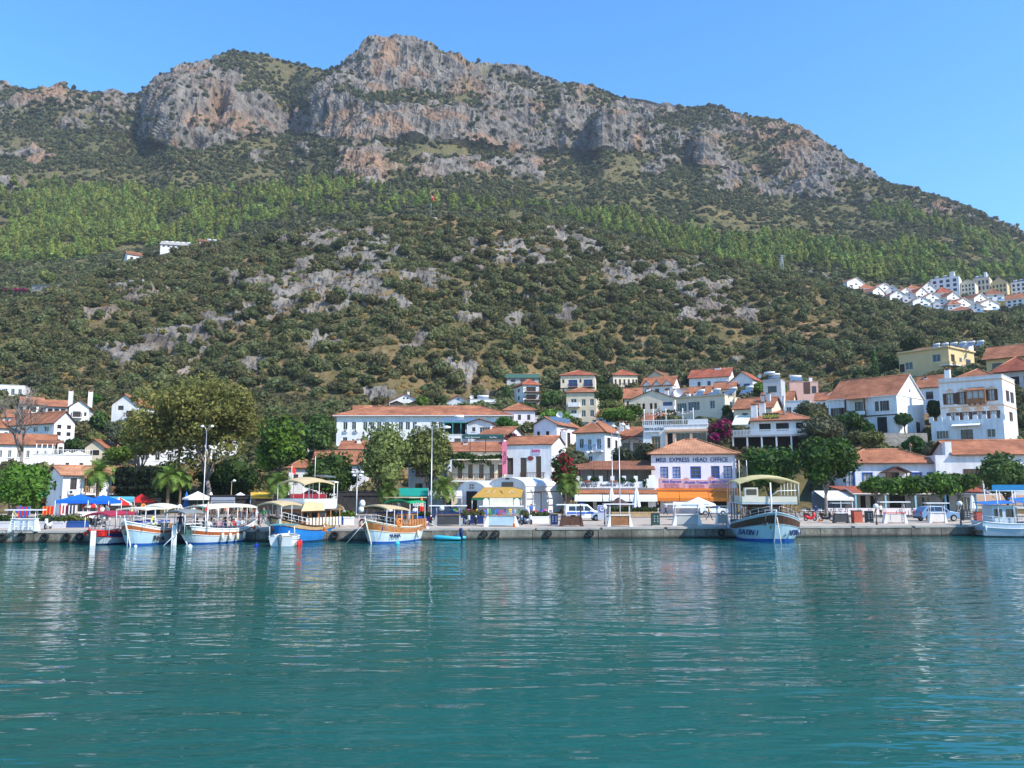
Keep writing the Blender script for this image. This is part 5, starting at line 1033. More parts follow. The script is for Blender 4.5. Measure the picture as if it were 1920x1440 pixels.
    mb = MB(); mb.slab([(-H.W * .2, -1.4, H.H * .96), (H.W * .1, -1.4, H.H * .96), (H.W * .1, 3, H.H * 1.24), (-H.W * .2, 3, H.H * 1.24)], .15); mb.build('balcony_roof', 'tile_orange', H.root)
    for u in (.3, .58): part_box(H, 'post', u - .012, u + .012, .5, .95, -1.2, -1.02, 'dark_wood')
    H = house('ornate white mansion with brown bay window and scalloped terrace', 1766, 1886, 830, 707, 144, -12, 11, 'flat', parapet=.6, name='mansion', cat='mansion', wins=[(.17, .60, .11, .17, 'bb'), (.46, .57, .01, .01, 'b'), (.36, .59, .08, .19, 'bb'), (.83, .62, .09, .17, 'bb')] + grid_wins([.2, .41, .62, .84], [.33], .10, .14, 'bb') + [(.2, .03, .2, .14, 'g'), (.5, .02, .12, .16, 'd'), (.82, .04, .12, .13, 'w')], right=[(.35, .62, .12, .17, 'bs'), (.7, .62, .12, .17, 'bs'), (.5, .33, .12, .14, 'bs')])
    for z in (.54, .93): part_box(H, 'string_course', -.005, 1.005, z, z + .018, -.1, -.01, 'peach_trim'); part_box(H, 'side_course', 0, 1, z, z + .018, -.1, -.01, 'peach_trim', 'r')
    for u in (.17, .36, .83): 
        mb = MB(); x = -H.W / 2 + u * H.W; mb.add([(x - .75, -.04, H.H * .80), (x + .75, -.04, H.H * .80), (x, -.04, H.H * .845)], [(0, 1, 2)]); mb.build('pediment', 'peach_trim', H.root)
    for u in (.2, .41, .62, .84):
        mb = MB(); x = -H.W / 2 + u * H.W; mb.add([(x + .8 * math.cos(R_(20 * k)), -.04, H.H * .49 + .55 * math.sin(R_(20 * k))) for k in range(10)], [tuple(range(10))]); mb.build('arch_trim', 'peach_trim', H.root)
    mb = MB(); x = H.W * .1; mb.box(x - 1.5, x + 1.5, -1.3, -.01, H.H * .59, H.H * .66); mb.box(x - 1.5, x - 1.35, -1.3, -.01, H.H * .66, H.H * .79); mb.box(x + 1.35, x + 1.5, -1.3, -.01, H.H * .66, H.H * .79)
    for q in (-.5, .45): mb.box(x + q, x + q + .1, -1.3, -1.2, H.H * .66, H.H * .79)
    for q in (-1.3, -.4, .5, 1.2): mb.box(x + q, x + q + .14, -1.1, -.02, H.H * .565, H.H * .588)
    o = mb.build('bay_window', 'mid_wood', H.root); gb = MB().box(x - 1.33, x + 1.33, -1.15, -.05, H.H * .661, H.H * .79); gb.build('pane', 'curtain_glass', o)
    rb = MB(); rb.slab([(x - 1.8, -1.7, H.H * .785), (x + 1.8, -1.7, H.H * .785), (x + 1.2, -.01, H.H * .835), (x - 1.2, -.01, H.H * .835)], .1); rb.build('bay_roof', 'tile_orange', o)
    H.rh = 1.9; mb = roof_mesh('hip', H.W * .78, 8.5, H.H - .35, 2.2, .2); mb.build('roof', ['tile_orange', 'dark_wood', 'tile_pale'], H.root, loc=(0.4, 1.2, 0)); chimney(H, .12, .15, 1.2, .45)
    tb = MB(); tb.box(-H.W * .56, H.W * .56, -4.5, -.02, -3, H.H * .30); tb.build('terrace', 'white_wall', H.root); tb = MB(); n = 9
    for i in range(n):
        x = -H.W * .55 + i * H.W * 1.1 / (n - 1); pr = [(x - .38, H.H * .30), (x + .38, H.H * .30)] + [(x + .38 * math.cos(R_(20 * k)), H.H * .30 + .75 + .38 * math.sin(R_(20 * k))) for k in range(10)]; tb.prism(pr, -4.5, -4.25)
    tb.box(-H.W * .56, H.W * .56, -4.45, -4.3, H.H * .30, H.H * .30 + .3); tb.build('scalloped_parapet', 'white_wall', H.root)
    for u, w_, st in ((.16, 2.0, 'g'), (.5, 1.8, 'd'), (.83, 1.3, 'w')): add_window(H, lambda a, b, d=0: (-H.W * .56 + a, -4.52 - .2 + d, b), u * H.W * 1.12 - w_ / 2, .6 if st != 'd' else 0, w_, 1.5 if st != 'd' else 2.1, st)
    mb = MB(); mb.slab([(-2.2, -5.6, H.H * .235), (2.2, -5.6, H.H * .235), (2.2, -4.52, H.H * .27), (-2.2, -4.52, H.H * .27)], .08); mb.build('awning', 'white_canvas', H.root)
    H = house('beige apartment block with rooftop solar tanks', 1687, 1782, 725, 655, 218, -26, 15, 'flat', wall='yellow_wall', name='apartment_block', cat='apartments', wins=[(.2, .5, .16, .2, 'w'), (.3, .08, .2, .2, 'w'), (.76, .62, .16, .2, 'w'), (.78, .14, .2, .2, 'w'), (.06, .45, .1, .22, 'o')], right=[(.15, .55, .14, .25, 'o'), (.15, .15, .14, .25, 'o'), (.45, .55, .1, .2, 'w'), (.75, .5, .2, .25, 'g'), (.75, .12, .2, .25, 'g')])
    for z in (.1, .5): balcony(H, .02, .36, z, 1.6, 'yellow_wall', .9, solid=True, side='r'); balcony(H, .86, 1.06, z, 1.6, 'yellow_wall', .9, solid=True)
    for i in range(6): solar(H, H.W * .05 + i * 1.9, 5 + i * 1.0, H.H + .7, 35, 1.7, True)
    mb = MB().box(H.W * .36, H.W * .5, 12, 15, H.H - .4, H.H + 2.6); mb.build('stair_head', 'white_wall', H.root); mb = roof_mesh('gx', H.W * .5, 7, H.H - .1, 1.4, .3); mb.build('roof', ['tile_orange', 'white_paint', 'tile_pale'], H.root, loc=(-H.W * .15, 3, 0))
    part_box(H, 'cornice', -.02, 1.02, .96, 1.0, -.5, -.01, 'yellow_wall'); part_box(H, 'side_cornice', 0, 1, .96, 1.0, -.5, -.01, 'yellow_wall', 'r')
    H = house('yellow house with wide orange roof beyond the white mansion', 1850, 1936, 705, 668, 198, -12, 11, 'gx', 650, wall='yellow_wall', wins=[(.25, .3, .24, .4, 'b'), (.7, .3, .4, .45, 'g')], eave=.9)
    house('dark walled house under broad red roof beside the mansion top', 1862, 1946, 728, 697, 178, -10, 11, 'hip', 671, wall='grey_wall', tile='tile_red', wins=grid_wins([.2, .5, .8], [.2], .2, .5, 'o'), eave=.9)
    H = house('small orange roofed house between white gable and mansion', 1722, 1768, 772, 725, 168, -10, 8, 'gx', 707, wins=[(.5, .5, .3, .3, 'b')], chim=((.25, .4, 1.4),))
    H = house('white house with blue framed windows behind the pollard trees', 1588, 1768, 952, 869, 122, 20, 9, 'hip', 844, eave=.6, tile='tile_orange', wins=[(.05, .38, .09, .4, 'bw'), (.235, .38, .09, .4, 'bw'), (.5, .3, .13, .5, 'd'), (.745, .42, .09, .36, 'bw'), (.905, .42, .09, .36, 'bw')])
    mb = MB(); mb.slab([(-1.9, -2.3, H.H * .80), (0, -2.3, H.H * .93), (0, 0, H.H * .93), (-1.9, 0, H.H * .80)], .12); mb.slab([(0, -2.3, H.H * .93), (1.9, -2.3, H.H * .80), (1.9, 0, H.H * .80), (0, 0, H.H * .93)], .12); mb.build('porch_roof', 'dark_wood', H.root)
    for a in (-1.75, -1.2, 1.2, 1.75): mb = MB().box(a - .07, a + .07, -2.2, -2.06, H.H * .3, H.H * .8); mb.build('post', 'dark_wood', H.root)
    mb = MB().box(-3, 3, -2.3, -.02, -1, H.H * .3); mb.build('porch', 'white_wall', H.root)
    H = house('white house with red tiled roof and tall white chimney tower', 1796, 1950, 945, 851, 119, 22, 10, 'gx', 827, tile='tile_orange', eave=.5, wins=[(.21, .28, .11, .42, 'bs'), (.5, .3, .11, .42, 'bs'), (.78, .3, .1, .4, 'b')])
    mb = MB().box(-H.W * .74, -H.W * .5, 0, 4, -2, H.H * .98); mb.box(-H.W * .6, -H.W * .52, .3, 1.4, H.H * .98, H.H * 1.25); mb.build('chimney_tower', 'white_wall', H.root); part_box(H, 'plinth', 0, 1, -.02, .18, -.1, -.01, 'peach_trim')
    H = house('low quayside restaurant with blue posts and red tiled porch', 1586, 1832, 963, 921, 114, 25, 5, 'shed', None, rh=.6, tile='tile_red', wall='grey_wall', name='restaurant', cat='restaurant', wins=[(.14, .1, .04, .7, 'o'), (.22, .1, .05, .7, 'o'), (.4, .02, .12, .85, 'o'), (.58, .15, .12, .6, 'g'), (.76, .05, .06, .8, 'o'), (.9, .15, .1, .6, 'g')])
    mb = MB(); mb.slab([(-H.W * .5, -3.2, H.H * .92), (H.W * .5, -3.2, H.H * .92), (H.W * .5, .3, H.H * 1.22), (-H.W * .5, .3, H.H * 1.22)], .14, 1); mb.m[0] = 0; mb.build('porch_roof', ['tile_red', 'white_paint'], H.root)
    for u in (.02, .24, .46, .68, .9): part_box(H, 'post', u - .006, u + .006, 0, .9, -3.1, -2.95, C((.25, .5, .6)))
    part_box(H, 'front_wall', -.22, .62, 0, .28, -4.1, -3.9, 'pink_white_wall')
    mb = MB(); mb.slab([(-H.W * .72, -3.6, H.H * .7), (-H.W * .505, -3.6, H.H * .7), (-H.W * .505, .5, H.H * 1.02), (-H.W * .72, .5, H.H * 1.02)], .05); mb.box(-H.W * .72, -H.W * .505, -3.63, -3.6, H.H * .6, H.H * .7); mb.build('awning', 'white_canvas', H.root)
    for x in (-.71, -.6, -.515): mb = MB().box(H.W * x - .05, H.W * x + .05, -3.5, -3.4, 0, H.H * .7); mb.build('awning_post', 'white_paint', H.root)
    mb = MB().box(-H.W * .74, -H.W * .505, .2, .4, -1, H.H * .98); mb.build('back_wall', C((.10, .16, .25)), H.root)
    # garden wall in stone under the white gabled house
    a, b = P(1655, 838, 143), P(1740, 838, 143); mb = MB().box(a.x, b.x, 143, 143.8, a.z - 3, P(1655, 812, 143).z); mb.build('stone_wall', 'stone', None, 'dry stone retaining wall below the white gabled house', 'wall')
    # ---------------- white villas on the right-hand hill
    vs = [(1520, 512, 26), (1543, 518, 22), (1606, 527, 34), (1628, 538, 30), (1659, 535, 30), (1674, 541, 24), (1685, 550, 32), (1648, 543, 22), (1716, 539, 30), (1730, 546, 24), (1706, 553, 26), (1729, 561, 34), (1700, 544, 22), (1773, 546, 32), (1789, 553, 26), (1767, 563, 34), (1750, 552, 26), (1808, 566, 36), (1867, 549, 34), (1857, 566, 36), (1830, 571, 26), (1742, 536, 26), (1840, 556, 26), (1790, 568, 24)]
    for i, (px, py, wd) in enumerate(vs):
        Y = 497 - (py - 519) * 1.55
        place = ('at the upper left end of the villa row', 'low beside the topmost villa', 'standing alone left of the villa cluster', 'just below the detached upper villa', 'in the upper middle of the villa cluster', 'tucked behind the middle villas', 'at the lower left front of the cluster', 'small between two left villas', 'in the middle upper row of villas', 'close right of the middle upper villa', 'under the middle upper villas', 'front of the cluster with wide gable', 'narrow among the middle villas', 'right below the large white block', 'squeezed beside the white block villas', 'front villa with blue balconies left of cypress', 'between two middle front villas', 'large front villa left of the dark cypress', 'upper villa with long orange roof on the right', 'front villa right of the dark cypress', 'small front villa beside the cypress', 'left of the large white block', 'half hidden in the right front rows', 'low front villa above the brown house')[i]
        H = house('white gabled villa ' + place, px - wd / 2, px + wd / 2, py + 17, py + 3.5, Y, 30 + ((i * 37) % 5 - 2) * 11, 9 + (i * 7 % 4) * 2.5, 'gy' if i % 5 != 3 else 'hip', py - 4.5 - (i * 3 % 4), tile=('tile_orange', 'tile_red', 'tile_brown', 'tile_orange')[i % 4], edge='white_paint', name='villa', cat='villa', group='white villas on the right hillside', town=False, eave=.6, wins=[(.22, .1, .2, .5, 'o'), (.72, .1, .22, .5, 'b'), (.5, .72, .14, .22, 'b')])
        if i % 5 != 3: oculus(H, .5, H.H + H.rh * .35, .55)
        balcony(H, .05, .55, .08, 1.4, 'white_wall', 1.0, solid=True); balcony(H, .6, 1.0, .08, 1.4, C((.25, .42, .6)), 1.0, solid=True)
    for lab, a, b, pb, pe, Y, wl, rf, pr in (('tall white hotel block with stair tower among the villas', 1745, 1800, 548, 521, 475, 'white_wall', 'flat', None), ('cream gabled block right of the white hotel', 1802, 1830, 552, 530, 470, 'cream_wall', 'gy', 524), ('brown apartment block with solar tanks on the hill', 1826, 1858, 556, 521, 478, 'beige_wall', 'flat', None), ('yellow block with tall gable on the hill', 1860, 1890, 556, 530, 472, 'yellow_wall', 'gy', 520), ('long white block at the right edge of the hill', 1896, 1935, 552, 528, 474, 'white_wall', 'flat', None), ('brown orange roofed chalet below the villas', 1780, 1822, 598, 582, 408, 'mid_wood', 'hip', 576), ('white house with orange roof low on the right hill', 1886, 1932, 578, 560, 430, 'white_wall', 'gx', 552)):
        H = house(lab, a, b, pb + 4, pe, Y, -8, 12, rf, pr, wall=wl, name='apartment_block' if rf == 'flat' else 'house', cat='apartments' if rf == 'flat' else 'house', town=False, edge='white_paint', wins=grid_wins(W2(4, .15, .85), [.12, .42, .7] if rf != 'hip' else [.3], .12, .18, 'b'))
        if rf == 'flat':
            for i in range(3): solar(H, -H.W * .3 + i * H.W * .3, 2, H.H + .6, 35, 2.0, True)
            mb = MB().box(H.W * .18, H.W * .34, 1, 4, H.H - .5, H.H + 3.5); mb.build('stair_tower', 'white_wall', H.root)
    # ---------------- the few houses up on the left shoulder
    H = house('long white house with solar tanks on the left hill shoulder', 300, 350, 466, 459, 388, -10, 9, 'gx', 454, tile='concrete', town=False, wins=grid_wins(W2(5), [.3], .09, .4, 'b'))
    for i in range(5): solar(H, -H.W * .35 + i * 2.6, 2, H.H + 1.2, 35, 2.0, True)
    house('small white house with red roof low on the left shoulder', 238, 266, 490, 478, 374, 10, 8, 'gx', 474, tile='tile_brown', town=False, wins=grid_wins([.3, .7], [.3], .2, .35, 'b'))
    H = house('low red roofed house beside the long white hill house', 373, 404, 460, 453, 398, 0, 7, 'gx', 451, tile='tile_brown', town=False, wall='pink_wall', wins=[(.4, .2, .2, .5, 'b')])
    for i in range(2): solar(H, H.W * .1 + i * 2.6, 2, H.H + 1.0, 35, 2.0, True)
    a, b = P(58, 548, 372), P(116, 545, 372); mb = MB().box(a.x, b.x, 372, 373, a.z - 4, P(58, 534, 372).z); mb.build('stone_wall', 'stone', None, 'long low stone garden wall high on the left slope', 'wall')
# ------------------------------------------------------------------ trees
def limb(mb, a, b, r0, r1, rng, n=5, wob=.12, sides=6):
    a, b = Vector(a), Vector(b); L = (b - a).length
    pts = [a.lerp(b, t) + Vector(rng.normal(size=3)) * wob * L * math.sin(math.pi * t) * .5 for t in np.linspace(0, 1, n)]
    mb.tube(pts, [r0 + (r1 - r0) * t for t in np.linspace(0, 1, n)], sides); return pts
def tree(label, cx, pbase, ptop, pcb, wpx, Y, leaf, n=1500, size=.22, nl=14, trunk='trunk', tr=.22, tx=None, seed=0, core=.62, name='tree', cat='tree', group=None, z0=None, mix=None, mats=None, squash=1.0, lobe=.42, dens=1.0):
    rng = np.random.default_rng(seed + int(cx) * 7 + int(ptop)); b = P(tx if tx is not None else cx, pbase, Y)
    if z0 is not None: b.z = z0
    k = Y / FPX; top = P(cx, ptop, Y).z - b.z; cb = P(cx, pcb, Y).z - b.z; c = Vector(((cx - (tx if tx is not None else cx)) * k, 0, (top + cb) / 2)); rx = wpx * k / 2 * 1.1; rz = (top - cb) / 2 * 1.06
    root = empty(name, b, 0, label, cat, group); lobes = []
    for i in range(nl):
        d = rng.normal(size=3); d /= np.linalg.norm(d); rr = (1 - lobe) * (.45 + .55 * rng.random()) if i else 0
        s = lobe * (.75 + .5 * rng.random())
        lobes.append((c.x + d[0] * rr * rx, d[1] * rr * rx * .85, c.z + d[2] * rr * rz, s * rx, s * rx, s * (rz * .6 + rx * .4) * squash))
    mb = MB(); fork = Vector((c.x * .35, 0, max(cb * .8, .4)))
    limb(mb, (0, 0, -.6), fork, tr, tr * .75, rng, 6, .08, 8)
    for l in lobes[:9]: limb(mb, fork, (l[0], l[1], l[2]), tr * .5, .04, rng)
    mb.build('trunk', trunk, root)
    foliage('crown', rng, lobes, int(n * dens), size, mats or leaf, root, core=core, mix=mix)
    return root
def palm(label, cx, pbase, pcrown, Y, R=2.2, n=20, tr=.19, z0=GZ, seed=0, skirt=False, lean=0.0):
    rng = np.random.default_rng(seed + int(cx)); b = P(cx, pbase, Y); b.z = z0; h = P(cx, pcrown, Y).z - z0; root = empty('palm_tree', b, 0, label, 'palm', 'palms along the quay')
    mb = MB(); pts = [(lean * t * t, 0, -.4 + (h + .4) * t) for t in np.linspace(0, 1, 9)]; mb.tube(pts, [tr * (1.25 - .3 * t + .06 * (i % 2)) for i, t in enumerate(np.linspace(0, 1, 9))], 8); mb.build('trunk', 'palm_trunk', root)
    mb = MB()
    for i in range(n):
        az = i * 2.4 + rng.random() * .4; el = R_(78 - 118 * (i / n)) ; L = R * (.8 + .3 * rng.random()); p = Vector((lean, 0, h)); d = Vector((math.cos(az) * math.cos(el), math.sin(az) * math.cos(el), math.sin(el))); side = Vector((-math.sin(az), math.cos(az), 0)); m = 12; prev = p
        for j in range(m):
            t = (j + 1) / m; q = prev + d * (L / m); d = (d + Vector((0, 0, -.16 * (1 + .5 * t)))).normalized(); up = side.cross(d)
            ll = L * .30 * math.sin(math.pi * (t * .86 + .12)) + .05
            for s in (-1, 1):
                tip = prev + side * s * ll + d * ll * .55 - up * abs(ll) * .25
                mb.add([prev, q, tip + d * .05, tip], [(0, 1, 2, 3)])
            prev = q
    mb.build('crown', 'leaf_palm', root)
    return root
def bare_tree(label, cx, pbase, ptop, Y, seed=3):
    rng = np.random.default_rng(seed); b = P(cx, pbase, Y); h = P(cx, ptop, Y).z - b.z; root = empty('leafless_tree', b, 0, label, 'tree'); tm = MB(); bm = MB()
    def grow(p, d, L, r, lv):
        q = p + d * L; mb = tm if lv < 2 else bm; mid = p.lerp(q, .5) + Vector(rng.normal(size=3)) * L * .05
        mb.tube([p, mid, q], [r, r * .85, r * .68], 6 if lv < 2 else 4)
        if lv >= 5: return
        for k in range(3 if lv < 3 else 4):
            a = rng.random() * 6.28; sp = .35 + .25 * rng.random(); x = d.orthogonal().normalized(); y = d.cross(x); nd = (d + (x * math.cos(a) + y * math.sin(a)) * sp + Vector((0, 0, .10))).normalized()
            grow(p.lerp(q, .55 + .45 * rng.random()) if k else q, nd, L * (.62 + .2 * rng.random()), r * .6, lv + 1)
    grow(Vector((0, 0, -.5)), Vector((.05, 0, 1)).normalized(), h * .30, .32, 0); tm.build('trunk', 'pale_trunk', root); bm.build('branches', 'pale_trunk', root)
def cypress(label, cx, pb, pt, w, Y, leaf='leaf_deep'):
    rng = np.random.default_rng(int(cx)); b = P(cx, pb, Y); h = P(cx, pt, Y).z - b.z; r = w * Y / FPX / 2; root = empty('cypress_tree', b, 0, label, 'tree')
    MB().tube([(0, 0, -.5), (0, 0, h * .5)], [.15, .06], 6).build('trunk', 'trunk', root)
    foliage('crown', rng, [(0, 0, h * t, r * (1.05 - t) ** .6 + .1, r * (1.05 - t) ** .6 + .1, h * .12) for t in np.linspace(.08, .93, 10)], 500, .18, leaf, root, core=.75)
def hedge(label, pts, leaf, r, n, size, name='hedge', cat='hedge', seed=1, mats=None, mix=None):
    rng = np.random.default_rng(seed); o = Vector(pts[0]); root = empty(name, o, 0, label, cat)
    foliage('foliage', rng, [(p[0] - o.x, p[1] - o.y, p[2] - o.z, r, r, r) for p in pts], n, size, mats or leaf, root, core=.75, mix=mix); return root
def build_trees():
    T = tree
    bare_tree('leafless grey tree rising above the low white houses', 34, 905, 690, 128)
    T('bright green ficus overhanging the quay at the left edge', 34, 985, 862, 962, 112, 96, 'leaf_bright', 2600, .2, 22, 'pale_trunk', .3, tx=8, z0=GZ, seed=4)
    T('huge olive gold plane tree behind the double lamp post', 365, 962, 700, 885, 262, 122, 'leaf_plane', 17000, .19, 64, 'pale_trunk', .45, tx=395, z0=GZ, core=.3, lobe=.22, seed=1)
    T('olive plane tree arm spreading left over white houses', 258, 950, 768, 868, 92, 128, 'leaf_plane', 4200, .19, 22, 'pale_trunk', .3, z0=2, lobe=.36)
    T('vivid green tree right of the plane tree', 516, 962, 768, 905, 104, 117, 'leaf_bright', 3600, .24, 22, z0=GZ, mats=['leaf_deep', 'leaf_bright'], mix=(.05, 1.2))
    T('dark tree between the vivid green tree and school', 597, 900, 764, 862, 84, 152, 'leaf_mid', 2000, .28, 18)
    T('round dark green tree behind thatched parasol', 614, 962, 846, 942, 124, 113, 'leaf_deep', 3000, .2, 20, z0=GZ)
    T('pale green tree left of the two beside the tall lamp', 717, 962, 786, 930, 104, 113, 'leaf_pale', 4200, .19, 24, z0=GZ, core=.55)
    T('pale green tree right of the two beside the tall lamp', 803, 962, 780, 912, 106, 117, 'leaf_pale', 4200, .19, 24, z0=GZ, core=.5, seed=9)
    T('dark green tree standing in for ivy shadow under the plane crown', 425, 962, 846, 945, 150, 127, 'leaf_deep', 2600, .24, 18, z0=1.5, squash=.9)  # tree added to stand for the dark mass of ivy and hedge shadows
    T('dark tree standing in for hedge shadow behind the twin palms', 305, 962, 862, 945, 96, 128, 'leaf_deep', 1800, .22, 14, z0=1.5)  # second tree added for the same mass of hedge shadows
    T('bright green round tree above the ivy wall', 220, 890, 832, 868, 70, 142, 'leaf_bright', 1500, .22, 14)
    T('bluish green conifer between two white left houses', 187, 835, 764, 818, 46, 178, 'leaf_mid', 1300, .25, 12); T('silvery olive left of the plane tree', 216, 850, 788, 842, 46, 156, 'leaf_olive', 1300, .22, 12)
    T('low dark tree right of the leafless tree', 137, 860, 820, 850, 40, 158, 'leaf_mid', 900, .22, 10); T('pale bush beside brown gabled house', 176, 835, 810, 830, 42, 164, 'leaf_pale', 900, .22, 10)
    h = []
    for x in np.linspace(226, 286, 7):
        for y in (885, 900, 916, 932): h.append(P(x, y, 113))
    hedge('tall wall of dark ivy beside the white shop house', h, 'leaf_ivy', 1.0, 1800, .15, 'ivy', 'ivy')
    for a in [('bright bush under the school right end', 948, 830, 782, 815, 60, 162, 'leaf_bright'), ('wide bright green tree above the solar roof house', 1040, 815, 770, 798, 84, 174, 'leaf_bright'), ('dark tree beside the three storey timber house', 1031, 790, 728, 772, 48, 204, 'leaf_mid'), ('umbrella pine in front of the framed cream house', 1142, 790, 724, 764, 60, 188, 'leaf_mid'), ('spreading pine below the umbrella pine', 1150, 790, 752, 776, 70, 180, 'leaf_pale'), ('bright tree above the orange hip roof house', 1160, 815, 764, 795, 78, 166, 'leaf_bright'),
              ('olive bush in front of small porch house', 1168, 880, 836, 872, 62, 125, 'leaf_olive'), ('olive tree left of the office roof', 1216, 880, 829, 868, 54, 121, 'leaf_olive'), ('white flowering bush beside the red bougainvillea', 1086, 890, 842, 880, 46, 119, 'leaf_olive'),
              ('large silvery olive above the round quay tree', 1545, 870, 778, 845, 118, 131, 'leaf_olive'), ('yellow green bush below the white gabled house', 1637, 850, 810, 840, 56, 139, 'leaf_pale'), ('small round tree on the white gable terrace', 1697, 814, 774, 800, 40, 147, 'leaf_mid'), ('dark bush at the foot of the stone wall', 1716, 865, 815, 850, 46, 137, 'leaf_deep'), ('brownish bush left of the chimney tower', 1745, 880, 825, 860, 34, 130, 'leaf_olive'),
              ('dark tree beside white gabled house corner', 1590, 830, 770, 815, 66, 149, 'leaf_deep'), ('trimmed dark green shrub under balcony of white gabled house', 1624, 830, 790, 818, 36, 148, 'leaf_deep'), ('tree between white gable and mansion', 1752, 830, 745, 790, 34, 156, 'leaf_mid'),
              ('round dark tree above beige apartment block', 1712, 690, 630, 668, 50, 240, 'leaf_mid'), ('bushy tree left of beige apartment block', 1672, 725, 660, 712, 48, 228, 'leaf_mid'), ('dark tree left of dark cypress', 1618, 735, 684, 725, 44, 236, 'leaf_mid'), ('tree behind the pink house', 1462, 750, 710, 740, 34, 205, 'leaf_bright'), ('olive tree below the pink house', 1512, 800, 745, 785, 50, 178, 'leaf_olive'),
              ('climbing plant on cream block corner', 1367, 800, 752, 795, 22, 182, 'leaf_mid'), ('green tree left of wide cream house', 1186, 800, 757, 785, 44, 178, 'leaf_bright'), ('dark tree right of the school', 984, 800, 752, 784, 34, 190, 'leaf_mid'), ('tree left of flat roofed modern house', 826, 772, 744, 764, 26, 205, 'leaf_mid'), ('palm like bush by red trimmed house', 792, 775, 742, 768, 26, 203, 'leaf_palm'),
              ('round tree on the right hill slope', 1868, 640, 588, 622, 80, 325, 'leaf_mid'), ('dark tree cluster below right villas', 1838, 620, 590, 612, 50, 345, 'leaf_mid'), ('big tree at the right hill edge', 1908, 640, 580, 625, 50, 335, 'leaf_deep'), ('lone bushy pine below the left plantation', 89, 540, 500, 532, 40, 372, 'leaf_pale'), ('rust coloured tree above the villas', 1694, 535, 520, 533, 24, 505, 'leaf_plane'),
              ('tree left of the framed cream house', 1122, 745, 705, 735, 30, 236, 'leaf_mid'), ('bush in front of the highest terrace house', 1420, 745, 715, 740, 30, 225, 'leaf_bright'), ('grey green tree at left edge behind hotel', 70, 745, 700, 735, 60, 240, 'leaf_olive'), ('bright green tree behind columned gable house', 180, 765, 738, 758, 24, 205, 'leaf_bright')]:
        T(*a, n=900 if a[5] < 50 else 1500, size=.24 if a[6] < 200 else .34, nl=11, tr=.16)
    T('magenta bougainvillea beside peach framed restaurant', 1350, 850, 783, 830, 54, 135, 'flower_magenta', 1400, .2, 12, mats=['leaf_deep', 'flower_magenta'], mix=(-.15, .9), name='bougainvillea'); T('low pink bougainvillea trailing under the magenta one', 1338, 850, 812, 832, 26, 133, 'flower_magenta', 500, .18, 8, mats=['leaf_mid', 'flower_magenta'], mix=(-.1, .7), name='bougainvillea')
    T('red bougainvillea climbing between white house and palm', 1058, 962, 834, 935, 62, 111.5, 'leaf_mid', 2600, .17, 18, z0=GZ, mats=['leaf_mid', 'flower_red'], mix=(.32, .8), name='bougainvillea'); T('pink bougainvillea above the low cream wall', 957, 855, 812, 828, 30, 142, 'flower_magenta', 500, .2, 8, mats=['leaf_mid', 'flower_magenta'], mix=(.0, .8), name='bougainvillea')
    hedge('strip of magenta bougainvillea on the high garden wall', [P(x, 544, 371) for x in range(2, 56, 9)], 'leaf_mid', 1.1, 300, .3, 'bougainvillea', 'bougainvillea', mats=['leaf_mid', 'flower_magenta'], mix=(0, 1.5))
    T('dense dark green tree left of the round quay tree', 1445, 962, 822, 925, 116, 110.5, 'leaf_deep', 3600, .2, 24, z0=GZ, mats=['leaf_deep', 'leaf_bright'], mix=(.15, .8)); T('round dense green tree with bare pale trunk on quay', 1553, 968, 808, 918, 118, 105, 'leaf_deep', 4200, .19, 26, 'pale_trunk', .26, tx=1549, z0=GZ, mats=['leaf_deep', 'leaf_bright'], mix=(.1, .8))
    for lab, cx, w_, pt, pb, tx in (('pollard tree nearest the round quay tree', 1652, 72, 893, 932, 1640), ('second pollard tree from the round quay tree', 1708, 74, 888, 930, 1712), ('third pollard tree over the blue car', 1762, 72, 886, 934, 1772), ('last pollard tree beside the red tiled house', 1806, 52, 874, 926, 1796)):
        T(lab, cx, 972, pt, pb, w_ * 1.18, 103.5, 'leaf_bright', 2300, .17, 18, 'pale_trunk', .13, tx=tx, z0=GZ, squash=.75, group='pollard trees', mats=['leaf_deep', 'leaf_bright'], mix=(.0, .8))
    T('big dark tree at right edge behind the fishing boat', 1892, 968, 838, 936, 104, 107, 'leaf_mid', 3200, .2, 22, z0=GZ)
    cypress('dark narrow cypress beside beige apartment block', 1642, 716, 655, 20, 226); cypress('dark cypress beside three storey timber house', 950, 768, 722, 22, 214); cypress('thin cypress among the white villas', 1833, 598, 572, 8, 420)
    palm('palm rising through the blue tent awnings', 181, 958, 886, 103, 2.9, 22); palm('tall feathery palm before dark trees', 313, 958, 893, 106, 2.6, 22); palm('second feathery palm close beside the tall one', 336, 958, 898, 108, 2.2, 18, .15)
    palm('short palm behind the cream canopy boat', 521, 958, 905, 104, 2.6, 26, .24); palm('bushy palm behind the green boat canopy', 727, 962, 922, 103, 2.2, 26); palm('palm beside the tall lamp and vaulted hall', 833, 962, 912, 104, 2.7, 24, .2); palm('fan palm in front of red bougainvillea', 1066, 962, 905, 105, 2.3, 26, .2)
